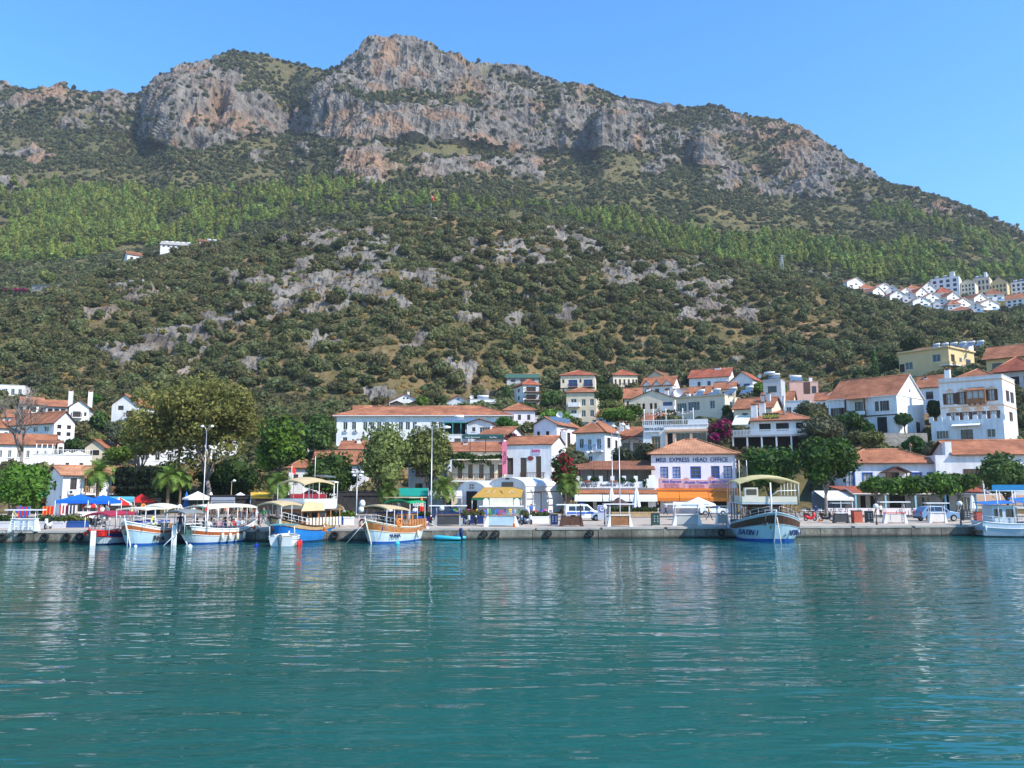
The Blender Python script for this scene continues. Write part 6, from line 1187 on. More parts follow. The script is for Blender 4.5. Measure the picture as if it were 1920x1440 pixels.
# ------------------------------------------------------------------ quay
QY = lambda x: 70.2 + (x + 43.5) * 10 / 89.8
def quay_pt(px, z=GZ):
    """the point of the quay front seen in column px"""
    Y = 73.0
    for _ in range(12): Y = QY(P(px, 1000, Y).x)
    p = P(px, 1000, Y); p.z = z; return p
QANG = math.atan2(10, 89.8)
def build_quay():
    m, nt, b = newmat('quay_concrete'); L = nt.links.new
    o1, _ = noise_mul(nt, (0.21, 0.195, 0.155), 0.28, 0.6); o2, _ = noise_mul(nt, o1, 1.0, 0.55, stretch=(1.3, 1.3, 0.35)); o3, _ = noise_mul(nt, o2, 6.0, 0.25)
    tc = N(nt, 'ShaderNodeTexCoord'); sx = N(nt, 'ShaderNodeSeparateXYZ'); L(tc.outputs['Object'], sx.inputs[0])
    mr = N(nt, 'ShaderNodeMapRange'); mr.inputs[1].default_value = .05; mr.inputs[2].default_value = .32; mr.inputs[3].default_value = .12; mr.inputs[4].default_value = 1; L(sx.outputs['Z'], mr.inputs[0])
    sc = N(nt, 'ShaderNodeVectorMath', operation='SCALE'); L(o3, sc.inputs[0]); L(mr.outputs[0], sc.inputs['Scale']); L(sc.outputs[0], b.inputs['Base Color']); b.inputs['Roughness'].default_value = .9
    n2 = N(nt, 'ShaderNodeTexNoise'); n2.inputs['Scale'].default_value = 4; L(tc.outputs['Object'], n2.inputs['Vector']); bp = N(nt, 'ShaderNodeBump'); bp.inputs['Strength'].default_value = .6; bp.inputs['Distance'].default_value = .08; L(n2.outputs[0], bp.inputs['Height']); L(bp.outputs[0], b.inputs['Normal'])
    MATS['quay_concrete'] = m
    mat('paving', (0.47, 0.385, 0.295), .9, .2, .6, .2, 10)
    mat('asphalt', (0.16, 0.155, 0.15), .9, .2, .6, .2, 10)
    x0, x1 = -150, 150; mb = MB(); rng = np.random.default_rng(2); xs = np.arange(x0, x1 + .1, 3.1)
    for i in range(len(xs) - 1):                       # cast blocks, a little out of line, with joints
        a, b_ = xs[i] + .02, xs[i + 1] - .02; off = rng.normal() * .02
        mb.prismz([(a, QY(a) + .06 + off), (b_, QY(b_) + .06 + off), (b_, QY(b_) + 1.6), (a, QY(a) + 1.6)], -3, GZ - .16)
    mb.prismz([(x0, QY(x0) + 1.62), (x1, QY(x1) + 1.62), (x1, 119), (x0, 119)], -3, GZ - .165)
    tag(mb.build('quay', 'quay_concrete'), kind='structure')
    mb = MB()
    for i in range(len(xs) - 1):
        a, b_ = xs[i] + .006 + (.38 if i % 2 else 0), xs[i + 1] - .006
        mb.prismz([(a, QY(a)), (b_, QY(b_)), (b_, QY(b_) + 1.2), (a, QY(a) + 1.2)], GZ - .155, GZ + .012)
    tag(mb.build('kerb', 'concrete'), kind='structure')
    mb = MB().prismz([(x0, QY(x0) + 1.202), (x1, QY(x1) + 1.202), (x1, 119), (x0, 119)], GZ - .16, GZ); tag(mb.build('pavement', 'paving'), kind='structure')
    mb = MB().prismz([(x0, 97), (x1, 101), (x1, 106), (x0, 102)], GZ + .001, GZ + .005); tag(mb.build('road', 'asphalt'), kind='structure')
    # tyre fenders and mooring notches
    where = ['leftmost tyre below the white ticket stand', 'tyre between white stand and parked scooter', 'tyre left of the blue planter', 'tyre beside the red canopy boat', 'tyre between blue boat and wooden boat', 'tyre right of the turquoise dinghy', 'old tyre below the coloured chairs', 'tyre under the dark blue cabinet', 'tyre below the brown wooden stand', 'tyre beside the big blue white boat', 'tyre hanging at the left photo edge']
    for px, lab in zip((42, 86, 127, 150, 628, 908, 930, 1028, 1107, 1352, 6), where):
        p = quay_pt(px, .52); mb = MB().torus((0, 0, 0), .25, .105, 'y', 18, 8); mb.torus((0, 0, 0), .21, .04, 'y', 18, 5)
        o = mb.build('tyre_fender', 'black_rubber', None, 'black rubber ' + lab, 'tyre', 'tyre fenders on the quay wall', (p.x, p.y - .12, p.z), QANG)
        rb = MB().tube([(0, .06, .27), (0, .08, .5)], .02, 4); rb.build('rope', 'grey_metal', o)
def parasol(label, cx, ptop, prim, w, pbase, m, Y=None, group='open parasols on the quay', mats=None, sides=8, val=.22, z0=GZ):
    b = Pz(cx, pbase, z0) if Y is None else P(cx, pbase, Y); b.z = z0; Y = b.y; r = w * Y / FPX / 2; zt = P(cx, ptop, Y).z - z0; zr = P(cx, prim, Y).z - z0; root = empty('parasol', b, R_(10), label, 'parasol', group)
    MB().tube([(0, 0, 0), (0, 0, zt - .05)], .035, 6).build('pole', 'white_paint', root)
    mb = MB(); n = sides; a0 = math.pi / n
    for k in range(n):
        p = (r * math.cos(a0 + 2 * math.pi * k / n), r * math.sin(a0 + 2 * math.pi * k / n)); q = (r * math.cos(a0 + 2 * math.pi * (k + 1) / n), r * math.sin(a0 + 2 * math.pi * (k + 1) / n)); mi = k % len(mats) if mats else 0
        pm = (p[0] * .5, p[1] * .5, zr + (zt - zr) * .47); qm = (q[0] * .5, q[1] * .5, zr + (zt - zr) * .47)
        mb.add([(0, 0, zt), pm, qm], [(0, 1, 2)], mi); mb.add([pm, (p[0], p[1], zr), (q[0], q[1], zr), qm], [(0, 1, 2, 3)], mi)
        mb.add([(p[0], p[1], zr), (q[0], q[1], zr), (q[0] * 1.01, q[1] * 1.01, zr - val), (p[0] * 1.01, p[1] * 1.01, zr - val)], [(0, 1, 2, 3)], mi)
    mb.build('canopy', mats or [m], root)
    rb = MB()
    for k in range(n): a = a0 + 2 * math.pi * k / n; rb.tube([(0, 0, zt - .12), (r * .97 * math.cos(a), r * .97 * math.sin(a), zr - .03)], .015, 3)
    rb.build('ribs', 'grey_metal', root); MB().tube([(0, 0, 0), (0, 0, .12)], .3, 10).build('base', 'concrete', root); return root
def closed_parasol(label, cx, ptop, pbot, w, pbase, m, m2=None):
    b = Pz(cx, pbase, GZ); Y = b.y; zt = P(cx, ptop, Y).z - GZ; zb = P(cx, pbot, Y).z - GZ; r = w * Y / FPX / 2; root = empty('closed_parasol', b, 0, label, 'parasol', 'folded parasols')
    MB().tube([(0, 0, 0), (0, 0, zt)], .035, 6).build('pole', 'grey_metal', root); mb = MB(); n = 14; rows = [(0, zt), (.25, zt - (zt - zb) * .06), (.55, zt - (zt - zb) * .3), (.8, zt - (zt - zb) * .62), (1.0, zb + .15), (.75, zb)]
    vs = []; 
    for (f, z) in rows:
        for k in range(n): a = 2 * math.pi * k / n; rr = r * f * (1 + (.18 if k % 2 else -.12)); vs.append((rr * math.cos(a), rr * math.sin(a), z))
    for i in range(len(rows) - 1):
        for k in range(n): mb.add([vs[i * n + k], vs[i * n + (k + 1) % n], vs[(i + 1) * n + (k + 1) % n], vs[(i + 1) * n + k]], [(0, 1, 2, 3)], 1 if (m2 and i >= 3) else 0)
    mb.build('canopy', [m, m2 or m], root)
def lamp(label, cx, ptop, pbase, heads, Y=None, globe=False, m='grey_metal', r=.068):
    b = Pz(cx, pbase, GZ) if Y is None else P(cx, pbase, Y); b.z = GZ; Y = b.y; h = P(cx, ptop, Y).z - GZ; root = empty('street_lamp', b, 0, label, 'street lamp', 'lamp posts on the quay')
    MB().tube([(0, 0, 0), (0, 0, .5), (0, 0, h)], [r * 1.3, r * 1.1, r * .6], 8).build('pole', m, root); MB().tube([(0, 0, 0), (0, 0, .35)], r * 1.9, 8).build('base', m, root)
    for (dx, dz, tilt) in heads:
        k = Y / FPX; x = dx * k; z = h + dz * k
        if globe: mb = MB().ball((x, 0, z), .26, 12); o = mb.build('lamp_globe', 'white_paint', root); MB().tube([(x, 0, z - .34), (x, 0, z - .22)], .07, 6).build('collar', m, o)
        else:
            MB().tube([(0, 0, h - .3), (x * .6, 0, z + .05), (x, 0, z)], .04, 5).build('arm', m, root); s = 1 if x >= 0 else -1; q = max(abs(x) * .45, .35); mb = MB(); mb.tube([(x - s * q * .3, 0, z + .02), (x + s * q * .3, 0, z + .06), (x + s * q, 0, z + .05)], [.1, .2, .08], 7); o = mb.build('lamp_head', 'white_paint', root)
            MB().tube([(x, 0, z - .1), (x + s * q * .7, 0, z - .08)], .07, 6).build('lens', 'glass', o)
def stand(label, px0, px1, pbase, ptop, panel, top='white_paint', counter='white_paint', legs=2, roofw=1.25, roof='white_paint', frame='white_paint'):
    """quay ticket stand: counter with splayed ends, posts and a flat roof bar"""
    b = Pz((px0 + px1) / 2, pbase, GZ); W = (px1 - px0) * b.y / FPX; h = P(px0, ptop, b.y).z - GZ; root = empty('ticket_stand', b, R_(3), label, 'ticket stand', 'ticket stands along the quay edge')
    for s in (-1, 1): MB().prism([(s * W * .5, 0), (s * W * .36, 0), (s * W * .36, 1.05), (s * W * .40, 1.05)], -.25, .25).build('end_panel', frame, root)
    MB().box(-W * .36, W * .36, -.2, -.15, .12, 1.0).build('front_panel', panel, root); MB().box(-W * .42, W * .42, -.3, .3, 1.05, 1.11).build('counter', counter, root)
    for s in (-1, 1):
        for y in (-.18, .18): MB().tube([(s * W * .38, y, 1.0), (s * W * .38, y, h)], .035, 5).build('post', frame, root)
    mb = MB().box(-W * .5 * roofw, W * .5 * roofw, -.35, .35, h, h + .09); mb.build('roof', roof, root); MB().box(-W * .3, W * .3, .14, .2, .1, .95).build('rear_panel', panel, root); return root
def cabinet(label, px, pbase, ptop, w, m='dark_metal', marks=3):
    b = Pz(px, pbase, GZ); k = b.y / FPX; W = w * k; h = P(px, ptop, b.y).z - GZ; root = empty('utility_cabinet', b, R_(4), label, 'utility cabinet', 'utility cabinets along the quay')
    MB().box(-W / 2, W / 2, -W * .4, W * .4, .08, h).build('body', m, root); MB().box(-W * .54, W * .54, -W * .45, W * .45, h, h + .06).build('lid', 'dark_metal', root); MB().box(-W * .5, W * .5, -W * .42, W * .42, 0, .08).build('plinth', 'concrete', root)
    for i in range(marks):
        for s in (-1, 1): MB().box(s * W * .22 - .06, s * W * .22 + .06, -W * .4 - .02, -W * .4, h * (.35 + .2 * i), h * (.35 + .2 * i) + .1).build('socket', 'grey_metal', root)
def planter(label, px0, px1, pbase, h, m, leaf, mats=None, mix=None, seed=0):
    b = Pz((px0 + px1) / 2, pbase, GZ); W = (px1 - px0) * b.y / FPX; root = empty('planter', b, QANG * .8, label, 'planter', 'planter boxes along the quay'); mb = MB(); mb.box(-W / 2, W / 2, -.35, .35, 0, h); mb.box(-W / 2 - .04, W / 2 + .04, -.39, -.3, h - .12, h + .03); mb.box(-W / 2 - .04, W / 2 + .04, .3, .39, h - .12, h + .03); mb.build('box', m, root)
    rng = np.random.default_rng(seed + abs(int(px0))); n = max(3, int(W / .5)); foliage('plant', rng, [(-W / 2 + .25 + (W - .5) * i / (n - 1), rng.normal() * .1, h + .15 + .12 * rng.random(), .38, .33, .3 + .2 * rng.random()) for i in range(n)], 120 * n, .085, mats or leaf, root, core=.6, mix=mix)
def chair_proto(m):
    root = empty('chair'); MB().box(-.21, .21, -.2, .2, .42, .46).build('seat', m, root); mb = MB(); mb.box(-.21, .21, .18, .22, .74, .92); mb.box(-.21, .21, .18, .22, .55, .64); mb.box(-.2, -.16, .181, .219, .46, .9); mb.box(.16, .2, .181, .219, .46, .9); mb.build('backrest', m, root)
    for x in (-.18, .18):
        for y in (-.17, .17): MB().tube([(x, y, 0), (x, y, .42)], .025, 5).build('leg', m, root)
    return root
CH = {}
def wheel(root, x, y, z, R, w, rim='grey_metal'):
    o = MB().torus((x, y, z), R * .78, R * .24, 'y', 18, 8).build('wheel', 'black_rubber', root); mb = MB(); n = 14
    for s in (-1, 1): mb.add([(x + R * .6 * math.cos(6.2832 * k / n), y + s * w * .5, z + R * .6 * math.sin(6.2832 * k / n)) for k in range(n)], [tuple(range(n))])
    mb.tube([(x, y - w * .5, z), (x, y + w * .5, z)], R * .2, 8); mb.build('rim', rim, o); return o
def car(label, loc, rz, prof, glass, W, paint, low, wheels, R, kind='parked_car', cat='car', stripe=None, rails=False):
    """prof: (x,z) side outline; glass: list of (x,z) polygons; local x forward"""
    root = empty(kind, loc, rz, label, cat); mb = MB(); n = len(prof); k = .82; zmax = max(p[1] for p in prof); zb = max(prof[0][1] + .55, .95)
    hw = lambda z: W / 2 * (1 - .16 * max(0, (z - zb) / (zmax - zb)))
    vs = [(x, -hw(z), z) for x, z in prof] + [(x, hw(z), z) for x, z in prof]
    mb.add(vs, [tuple(range(n)), tuple(range(2 * n - 1, n - 1, -1))] + [(i, n + i, n + (i + 1) % n, (i + 1) % n) for i in range(n)])
    body = mb.build('body', paint, root); bv = body.modifiers.new('bev', 'BEVEL'); bv.width = .05; bv.segments = 2; bv.limit_method = 'ANGLE'; bv.angle_limit = R_(25)
    for g in glass:
        for s in (-1, 1):
            gb = MB(); gb.add([(x, s * (hw(z) + .008), z) for x, z in g], [tuple(range(len(g)))]); gb.build('side_window', 'glass', root)
    xs = [p[0] for p in prof]; xf = max(xs); xr = min(xs)
    for s in (-1, 1):
        for wx in wheels:
            ab = MB(); m_ = 16; ab.add([(wx + R * 1.16 * math.cos(math.pi * q / m_), s * (W / 2 + .004), R + R * 1.16 * math.sin(math.pi * q / m_)) for q in range(m_ + 1)], [tuple(range(m_ + 1))]); ab.build('wheel_arch', 'black_rubber', root); wheel(root, wx, s * (W / 2 - .06), R, R, .2)
        MB().ball((xf - .12, s * W * .36, prof[0][1] + .45), .14, 8).build('headlight', 'white_paint', root); MB().box(xr - .015, xr + .06, s * W * .38 - .1, s * W * .38 + .1, .75, 1.1).build('tail_light', 'red_cloth', root); MB().box(xf * .28, xf * .28 + .14, s * (W / 2 + .09) - .09, s * (W / 2 + .09) + .09, 1.05, 1.2).build('mirror', paint, root)
    MB().box(xf - .06, xf + .05, -W * .46, W * .46, .3, .5).build('bumper', low, root); MB().box(xr - .05, xr + .06, -W * .46, W * .46, .3, .5).build('bumper', low, root)
    if stripe:
        for s in (-1, 1):
            for a, b_ in stripe[1]: MB().box(a, b_, s * (W / 2 + .004) - .004, s * (W / 2 + .004) + .004, stripe[2], stripe[3]).build('stripe', stripe[0], root)
    return root
def scooter(label, px, pbase, rz, m):
    b = Pz(px, pbase, GZ); root = empty('scooter', b, rz, label, 'scooter', 'scooters parked on the quay')
    wheel(root, .62, 0, .26, .26, .1); wheel(root, -.55, 0, .26, .26, .1); mb = MB(); mb.tube([(.5, 0, .95), (.52, 0, .6), (.35, 0, .32), (0, 0, .28)], [.13, .16, .16, .14], 8); mb.tube([(0, 0, .3), (-.35, 0, .42), (-.75, 0, .62)], [.14, .22, .12], 8); mb.build('body', m, root)
    MB().tube([(0, 0, .66), (-.35, 0, .74), (-.8, 0, .74)], [.1, .15, .08], 8).build('seat', 'black_rubber', root); MB().tube([(.62, 0, .3), (.5, 0, .75), (.42, 0, 1.05)], .035, 6).build('fork', 'dark_metal', root); MB().tube([(.42, -.32, 1.05), (.42, .32, 1.05)], .025, 6).build('handlebar', 'dark_metal', root); MB().ball((.6, 0, .86), .1, 8).build('headlight', 'white_paint', root)
    for s in (-1, 1): MB().tube([(.42, s * .24, 1.05), (.4, s * .3, 1.25)], .012, 4).ball((.4, s * .3, 1.28), .06, 6).build('mirror', 'dark_metal', root)
def cone(label, px, pbase):
    b = Pz(px, pbase, GZ); root = empty('traffic_cone', b, 0, label, 'traffic cone', 'orange traffic cones'); MB().box(-.18, .18, -.18, .18, 0, .04).build('base', 'orange_cloth', root); MB().tube([(0, 0, .04), (0, 0, .7)], [.13, .03], 10).build('body', 'orange_cloth', root); MB().tube([(0, 0, .36), (0, 0, .48)], [.092, .071], 10).build('band', 'white_paint', root)
def build_quay_items():
    white, red, blue = C((.78, .78, .76)), C((.62, .02, .015)), C((.02, .16, .62))
    PR = parasol
    for a in [('white parasol beside the double lamp post', 369, 921, 934, 54, 962, 'white_canvas'), ('white parasol beside the slim bare post', 449, 923, 935, 48, 962, 'white_canvas'), ('white parasol in front of yellow awning', 486, 922, 936, 50, 958, 'white_canvas'), ('pale grey white parasol under the short four headed lamp', 669, 919, 932, 62, 962, 'white_canvas'), ('white parasol before the green cloth awning', 768, 915, 931, 48, 958, 'white_canvas'), ('cream parasol behind the palm by the vaulted hall', 836, 917, 927, 62, 964, 'cream_canvas'), ('white parasol before the office awnings', 1310, 932, 945, 62, 975, 'white_canvas'), ('plain red parasol left of the ivy', 264, 926, 939, 46, 966, 'red_cloth'), ('wide red parasol seen through the blue boat upper deck', 580, 917, 931, 54, 962, 'red_cloth'), ('small blue parasol under the leafy ficus', 37, 947, 957, 20, 975, 'blue_paint'), ('dark brown parasol behind quay stand', 1160, 932, 946, 48, 968, 'dark_wood'), ('blue parasol left of the wide red one', 526, 922, 934, 24, 962, blue), ('second blue parasol near yellow awning', 503, 926, 936, 22, 962, blue)]: PR(*a)
    PR('red and white striped parasol left of plain red one', 222, 932, 944, 44, 968, None, mats=['red_cloth', 'white_canvas']); PR('red and white parasol over the ice cream freezer', 167, 936, 948, 26, 972, None, mats=['red_cloth', 'white_canvas'])
    zt_ = P(135, 858, 138).z
    PR('left white parasol on the flat white terrace roof', 126, 846, 852, 26, 858, 'white_canvas', 138, 'parasols on the left terrace roof', z0=zt_ - .8); PR('right white parasol on the flat white terrace roof', 147, 845, 851, 28, 858, 'white_canvas', 139, 'parasols on the left terrace roof', z0=zt_ - .8)
    r = PR('thatched reed parasol behind the blue wooden boat', 629, 941, 955, 32, 985, 'thatch', sides=14, val=.05); foliage('thatch', np.random.default_rng(4), [(0, 0, P(629, 953, r.location.y).z - GZ, .75, .75, .28)], 300, .14, 'thatch', r, core=.5)
    CP = closed_parasol
    CP('folded blue parasol left of the double lamp post', 348, 922, 953, 9, 962, blue); CP('folded white parasol right of the double lamp post', 394, 922, 950, 11, 962, 'white_canvas'); CP('folded orange and red parasol left of tall lamp', 790, 931, 962, 9, 976, 'orange_cloth', 'red_cloth'); CP('folded white parasol behind brown parasol', 1147, 914, 940, 10, 968, 'white_canvas'); CP('folded white parasol right of brown parasol', 1194, 914, 953, 14, 968, 'white_canvas'); CP('folded pale parasol beside fishing boat', 1825, 928, 955, 9, 972, 'white_canvas')
    lamp('tall double headed lamp before plane tree', 380, 806, 966, [(-7, 6, 0), (8, 6, 0)]); lamp('tall double armed lamp between pale trees and vaulted hall', 808, 800, 976, [(-23, 2, 0), (24, -2, 0)], r=.075); lamp('tall lamp with three heads before terrace restaurant', 1163, 800, 975, [(-8, 0, 0), (6, 3, 0), (14, -4, 0)]); lamp('short lamp with four small heads above grey parasol', 668, 886, 968, [(-7, 0, 0), (7, 0, 0), (-4, -6, 0), (4, -6, 0)]); lamp('plain pole with flag tips in terrace restaurant view', 1149, 812, 962, [(9, 0, 0)], 112)
    for px, pt, lab in ((828, 945, 'globe lamp beside dark ticket stand'), (1134, 943, 'globe lamp beside brown ticket stand'), (1644, 941, 'globe lamp on thin dark post'), (1802, 936, 'globe lamp before pollard trunks')): lamp(lab, px, pt + 5, 984, [(0, -3, 0)], None, True, 'dark_metal', .05)
    lamp('dark lantern post before the vaulted hall', 998, 916, 968, [(0, -4, 0)], None, True, 'dark_metal', .05); lamp('slim bare post between white parasols', 432, 902, 962, [(3, 0, 0)], None, False, 'light_wood', .06)
    S = stand
    S('white ticket stand at the left end of quay', 18, 72, 996, 957, C((.55, .58, .62))); S('dark panelled ticket stand right of dinghy', 812, 868, 986, 949, 'dark_metal', counter='mid_wood', frame='grey_metal'); r = S('pale blue ticket stand with rounded white top boards', 907, 973, 987, 950, C((.35, .48, .55)), counter='mid_wood')
    for s in (-1, 1):
        mb = MB(); zz = P(940, 950, r.location.y).z - GZ + .09; mb.prism([(s * 1.5 - .28, zz), (s * 1.5 + .28, zz)] + [(s * 1.5 + .28 * math.cos(R_(18 * k)), zz + .45 + .28 * math.sin(R_(18 * k))) for k in range(11)], -.05, .05); mb.build('top_board', 'white_paint', r)
    MB().box(-1.15, 1.15, -.04, .04, zz, zz + .75).build('canvas_board', 'cream_canvas', r)
    S('dark brown wooden ticket stand with chair', 1049, 1094, 987, 947, 'dark_wood', counter='dark_wood', frame='dark_wood', roof='white_paint'); S('brown fronted ticket stand with blue chair', 1138, 1186, 987, 946, 'mid_wood', frame='white_paint'); S('white ticket stand right of dark green cabinet', 1260, 1316, 985, 946, C((.42, .43, .42)), roof='white_canvas', roofw=1.5); S('white ticket stand behind the big boat stern', 1342, 1366, 984, 950, C((.42, .43, .42))); S('dark grey ticket stand beside black scooter', 1562, 1592, 981, 944, 'dark_metal', frame='dark_metal', roof='grey_metal'); S('red topped ticket stand with white stools', 1655, 1701, 981, 942, C((.62, .55, .5)), counter='red_cloth'); S('plain white ticket stand before the blue car', 1740, 1775, 980, 944, C((.66, .62, .58)))
    cabinet('dark blue cabinet beside planters', 1039, 985, 965, 13, 'navy_paint'); cabinet('dark green cabinet before the walking couple', 1229, 986, 963, 14, C((.02, .06, .045))); cabinet('black cabinet beside the red board', 1630, 980, 959, 12); cabinet('dark grey cabinet beside fishing boat', 1811, 976, 956, 13); cabinet('red brown notice box behind fishing boat stern', 1835, 980, 960, 12, C((.4, .07, .04)), 0); cabinet('red brown board box near pollard trees', 1607, 981, 958, 16, C((.4, .09, .05)), 0); cabinet('grey litter bin near thatched parasol', 624, 990, 974, 7, 'grey_metal', 0)
    PL = planter
    PL('white planter at left edge', -6, 20, 990, .6, C((.5, .5, .52)), 'leaf_mid'); PL('white planter behind white scooter', 70, 119, 990, .6, C((.5, .5, .52)), 'leaf_mid', ['leaf_mid', 'orange_cloth'], (.75, .5)); PL('blue planter left of red canopy boat', 120, 163, 989, .6, C((.02, .07, .25)), 'leaf_pale', ['leaf_pale', 'orange_cloth'], (.7, .5)); PL('grey planter beside thatched parasol', 608, 628, 985, .8, 'grey_wall', 'leaf_mid', ['leaf_mid', 'orange_cloth'], (.1, .5)); PL('blue planter right of thatched parasol', 630, 643, 984, .8, 'blue_paint', 'leaf_bright'); PL('white planter before pale car', 645, 663, 984, .8, 'white_paint', 'leaf_bright'); PL('blue planter left of dark ticket stand', 783, 806, 983, .8, 'blue_paint', 'leaf_mid', ['leaf_mid', 'flower_red'], (.5, .5)); PL('navy planter behind the parked scooters', 868, 906, 982, .8, 'navy_paint', 'leaf_pale'); PL('navy planter before blue parasol tent', 976, 990, 982, .8, 'navy_paint', 'leaf_pale'); PL('white planter with red flowers left of cabinet', 996, 1028, 981, .7, 'white_paint', 'leaf_mid', ['leaf_mid', 'flower_red'], (.4, .5)); PL('long wicker edged planter before the brown parasol', 1146, 1232, 969, .6, 'light_wood', 'leaf_mid')
    # coloured chairs before the vaulted halls
    cols = [('pink', (.62, .06, .25)), ('blue', (.02, .16, .6)), ('yellow', (.75, .5, .02)), ('purple', (.25, .05, .4)), ('red', (.55, .02, .02)), ('green', (.05, .4, .08)), ('turquoise', (.03, .4, .5))]; pro = {}; rng = np.random.default_rng(6)
    seq = [5, 2, 1, 0, 0, 4, 2, 3, 4, 1, 5, 6, 1, 0, 3, 6, 2, 1, 5, 6, 1, 0, 6, 4, 1, 3, 0, 1]
    for i, c in enumerate(seq):
        px = 852 + i * 6.6; row = i % 2; p = Pz(px, 968 + 3 * row, GZ); first = c not in pro
        if first: pro[c] = chair_proto(C(cols[c][1], .45))
        o = pro[c] if first else copy_tree(pro[c]); o.location = p; o.rotation_euler = (0, 0, rng.random() * 6.28)
        tag(o, f'{cols[c][0]} painted chair in the bright row before the vaulted halls', 'chair', f'{cols[c][0]} chairs before the vaulted halls')
    for lab, px, pb in (('white plastic chair left of white ticket stand', 28, 997), ('white plastic chair under white ticket stand', 44, 997), ('white plastic chair right in white ticket stand', 54, 997), ('pale blue chair by brown fronted stand', 1140, 987), ('white stool under red topped stand', 1668, 981), ('white stool at right end of red topped stand', 1691, 981)):
        o = copy_tree(pro[1]); o.location = Pz(px, pb, GZ); o.rotation_euler = (0, 0, 2.6); tag(o, lab, 'chair', 'pale chairs at the ticket stands')
        o['group'] = 'pale chairs at the ticket stands'
        for ch in o.children: ch.data = ch.data.copy(); ch.data.materials[0] = M('white_paint')
    o = copy_tree(pro[1]); o.location = Pz(1074, 987, GZ); o.rotation_euler = (0, 0, .3); tag(o, 'dark wooden chair before the brown ticket stand', 'chair', 'dark chairs at the ticket stands')
    for ch in o.children: ch.data = ch.data.copy(); ch.data.materials[0] = M('mid_wood')
    def table(label, px, pb, cloth, group):
        o = empty('table', Pz(px, pb, GZ), .3, label, 'table', group); MB().box(-.4, .4, -.4, .4, .72, .75).build('tabletop', cloth, o)
        for x in (-.36, .36):
            for y in (-.36, .36): MB().box(x - .025, x + .025, y - .025, y + .025, 0, .72).build('leg', 'mid_wood', o)
    k = 0
    for lab, pxs, pb, cl, src in (('under the white awning right of the big boat', (1508, 1524, 1538, 1562, 1576), 968, 'white_canvas', 1), ('in the blue posted porch restaurant', (1612, 1632, 1690, 1712), 969, 'white_canvas', 1), ('under the white parasols left of the yellow awning', (352, 372, 402, 440, 458, 478), 970, 'mid_wood', 1), ('under the red parasols behind the blue boat', (546, 566, 588, 604), 969, 'mid_wood', 1), ('under the white restaurant awnings', (1102, 1128, 1176, 1206), 963, 'white_canvas', 1)):
        for j, px in enumerate(pxs):
            table('cafe table ' + lab, px, pb, cl, 'cafe tables ' + lab)
            for s in (-5, 5):
                o = copy_tree(pro[1]); o.location = Pz(px + s, pb - .6, GZ); o.rotation_euler = (0, 0, -1.57 if s < 0 else 1.57); tag(o, ('white' if cl != 'mid_wood' else 'brown') + ' cafe chair ' + lab, 'chair', 'cafe chairs ' + lab)
                for ch in o.children: ch.data = CH.setdefault((ch.name.split('.')[0], cl, [round(v, 2) for v in ch.bound_box[0]].__str__()), ch.data.copy()); ch.data.materials[0] = M('white_paint' if cl != 'mid_wood' else 'mid_wood')
    b = Pz(163, 978, GZ); o = empty('freezer', b, R_(20), 'pink and white ice cream freezer under striped parasol', 'freezer'); MB().box(-.9, .9, -.4, .4, .1, 1.0).build('body', C((.66, .40, .42)), o); MB().box(-.92, .92, -.42, .42, 1.0, 1.08).build('lid', 'white_paint', o); MB().box(-.8, .8, -.415, -.405, .45, .95).build('panel', 'white_canvas', o)
    for lab, px, pb, cs in (('rack of red and white clothes in the red goods shop', 120, 975, ('red_cloth', 'white_canvas')), ('rack of dark and pale clothes beside the freezer', 134, 975, ('navy_paint', 'cream_canvas')), ('orange wooden display shelf beside green sign kiosk', 89, 978, ('orange_cloth', 'red_cloth')), ('rack of red towels left of the scooter', 44, 980, ('red_cloth', 'blue_paint'))):
        o = empty('display_rack', Pz(px, pb, GZ), .2, lab, 'display rack', 'display racks by the left shops'); mb = MB().tube([(-.55, 0, 0), (-.55, 0, 1.7), (.55, 0, 1.7), (.55, 0, 0)], .03, 5); mb.build('frame', 'grey_metal', o)
        for i in range(6): MB().box(-.5 + i * .17, -.37 + i * .17, -.2, .2, .55 + .1 * (i % 3), 1.66).build('garment', cs[i % 2], o)
    # vehicles
    van = [(2.05, .32), (-2.1, .32), (-2.15, 1.0), (-2.05, 1.72), (-1.8, 1.84), (.35, 1.82), (1.05, 1.2), (1.95, 1.0), (2.12, .75)]
    o = car('white municipal police van with blue side stripe', Pz(1094, 976, GZ), R_(4), van, [[(-1.75, 1.15), (-1.75, 1.62), (-1.0, 1.64), (-1.0, 1.12)], [(-.92, 1.12), (-.92, 1.65), (-.1, 1.65), (-.1, 1.12)], [(0, 1.12), (0, 1.64), (.35, 1.62), (.85, 1.2), (.82, 1.12)]], 1.8, C((.8, .8, .8), .25), 'dark_metal', (1.3, -1.3), .32, 'police_van', 'van', ('blue_paint', [(-2.0, -.95), (-.9, .1), (.15, 1.0)], .78, .98))
    MB().box(-.3, 0, -.6, .6, 1.84, 1.95).build('light_bar', 'blue_paint', o); lettering(o, 'ZABITA', .24, (-.4, -.925, .65), m='blue_paint')
    suv = [(2.15, .35), (-2.15, .35), (-2.2, .9), (-2.0, 1.15), (-1.55, 1.58), (-.9, 1.68), (.3, 1.66), (1.05, 1.12), (1.95, .98), (2.2, .75)]
    o = car('light blue crossover car parked under pollard trees', Pz(1757, 977, GZ), R_(3), suv, [[(-1.75, 1.14), (-1.35, 1.5), (-.75, 1.58), (-.75, 1.12)], [(-.66, 1.12), (-.66, 1.58), (.2, 1.56), (.8, 1.12)]], 1.82, C((.16, .27, .42), .25), 'dark_metal', (1.38, -1.38), .35)
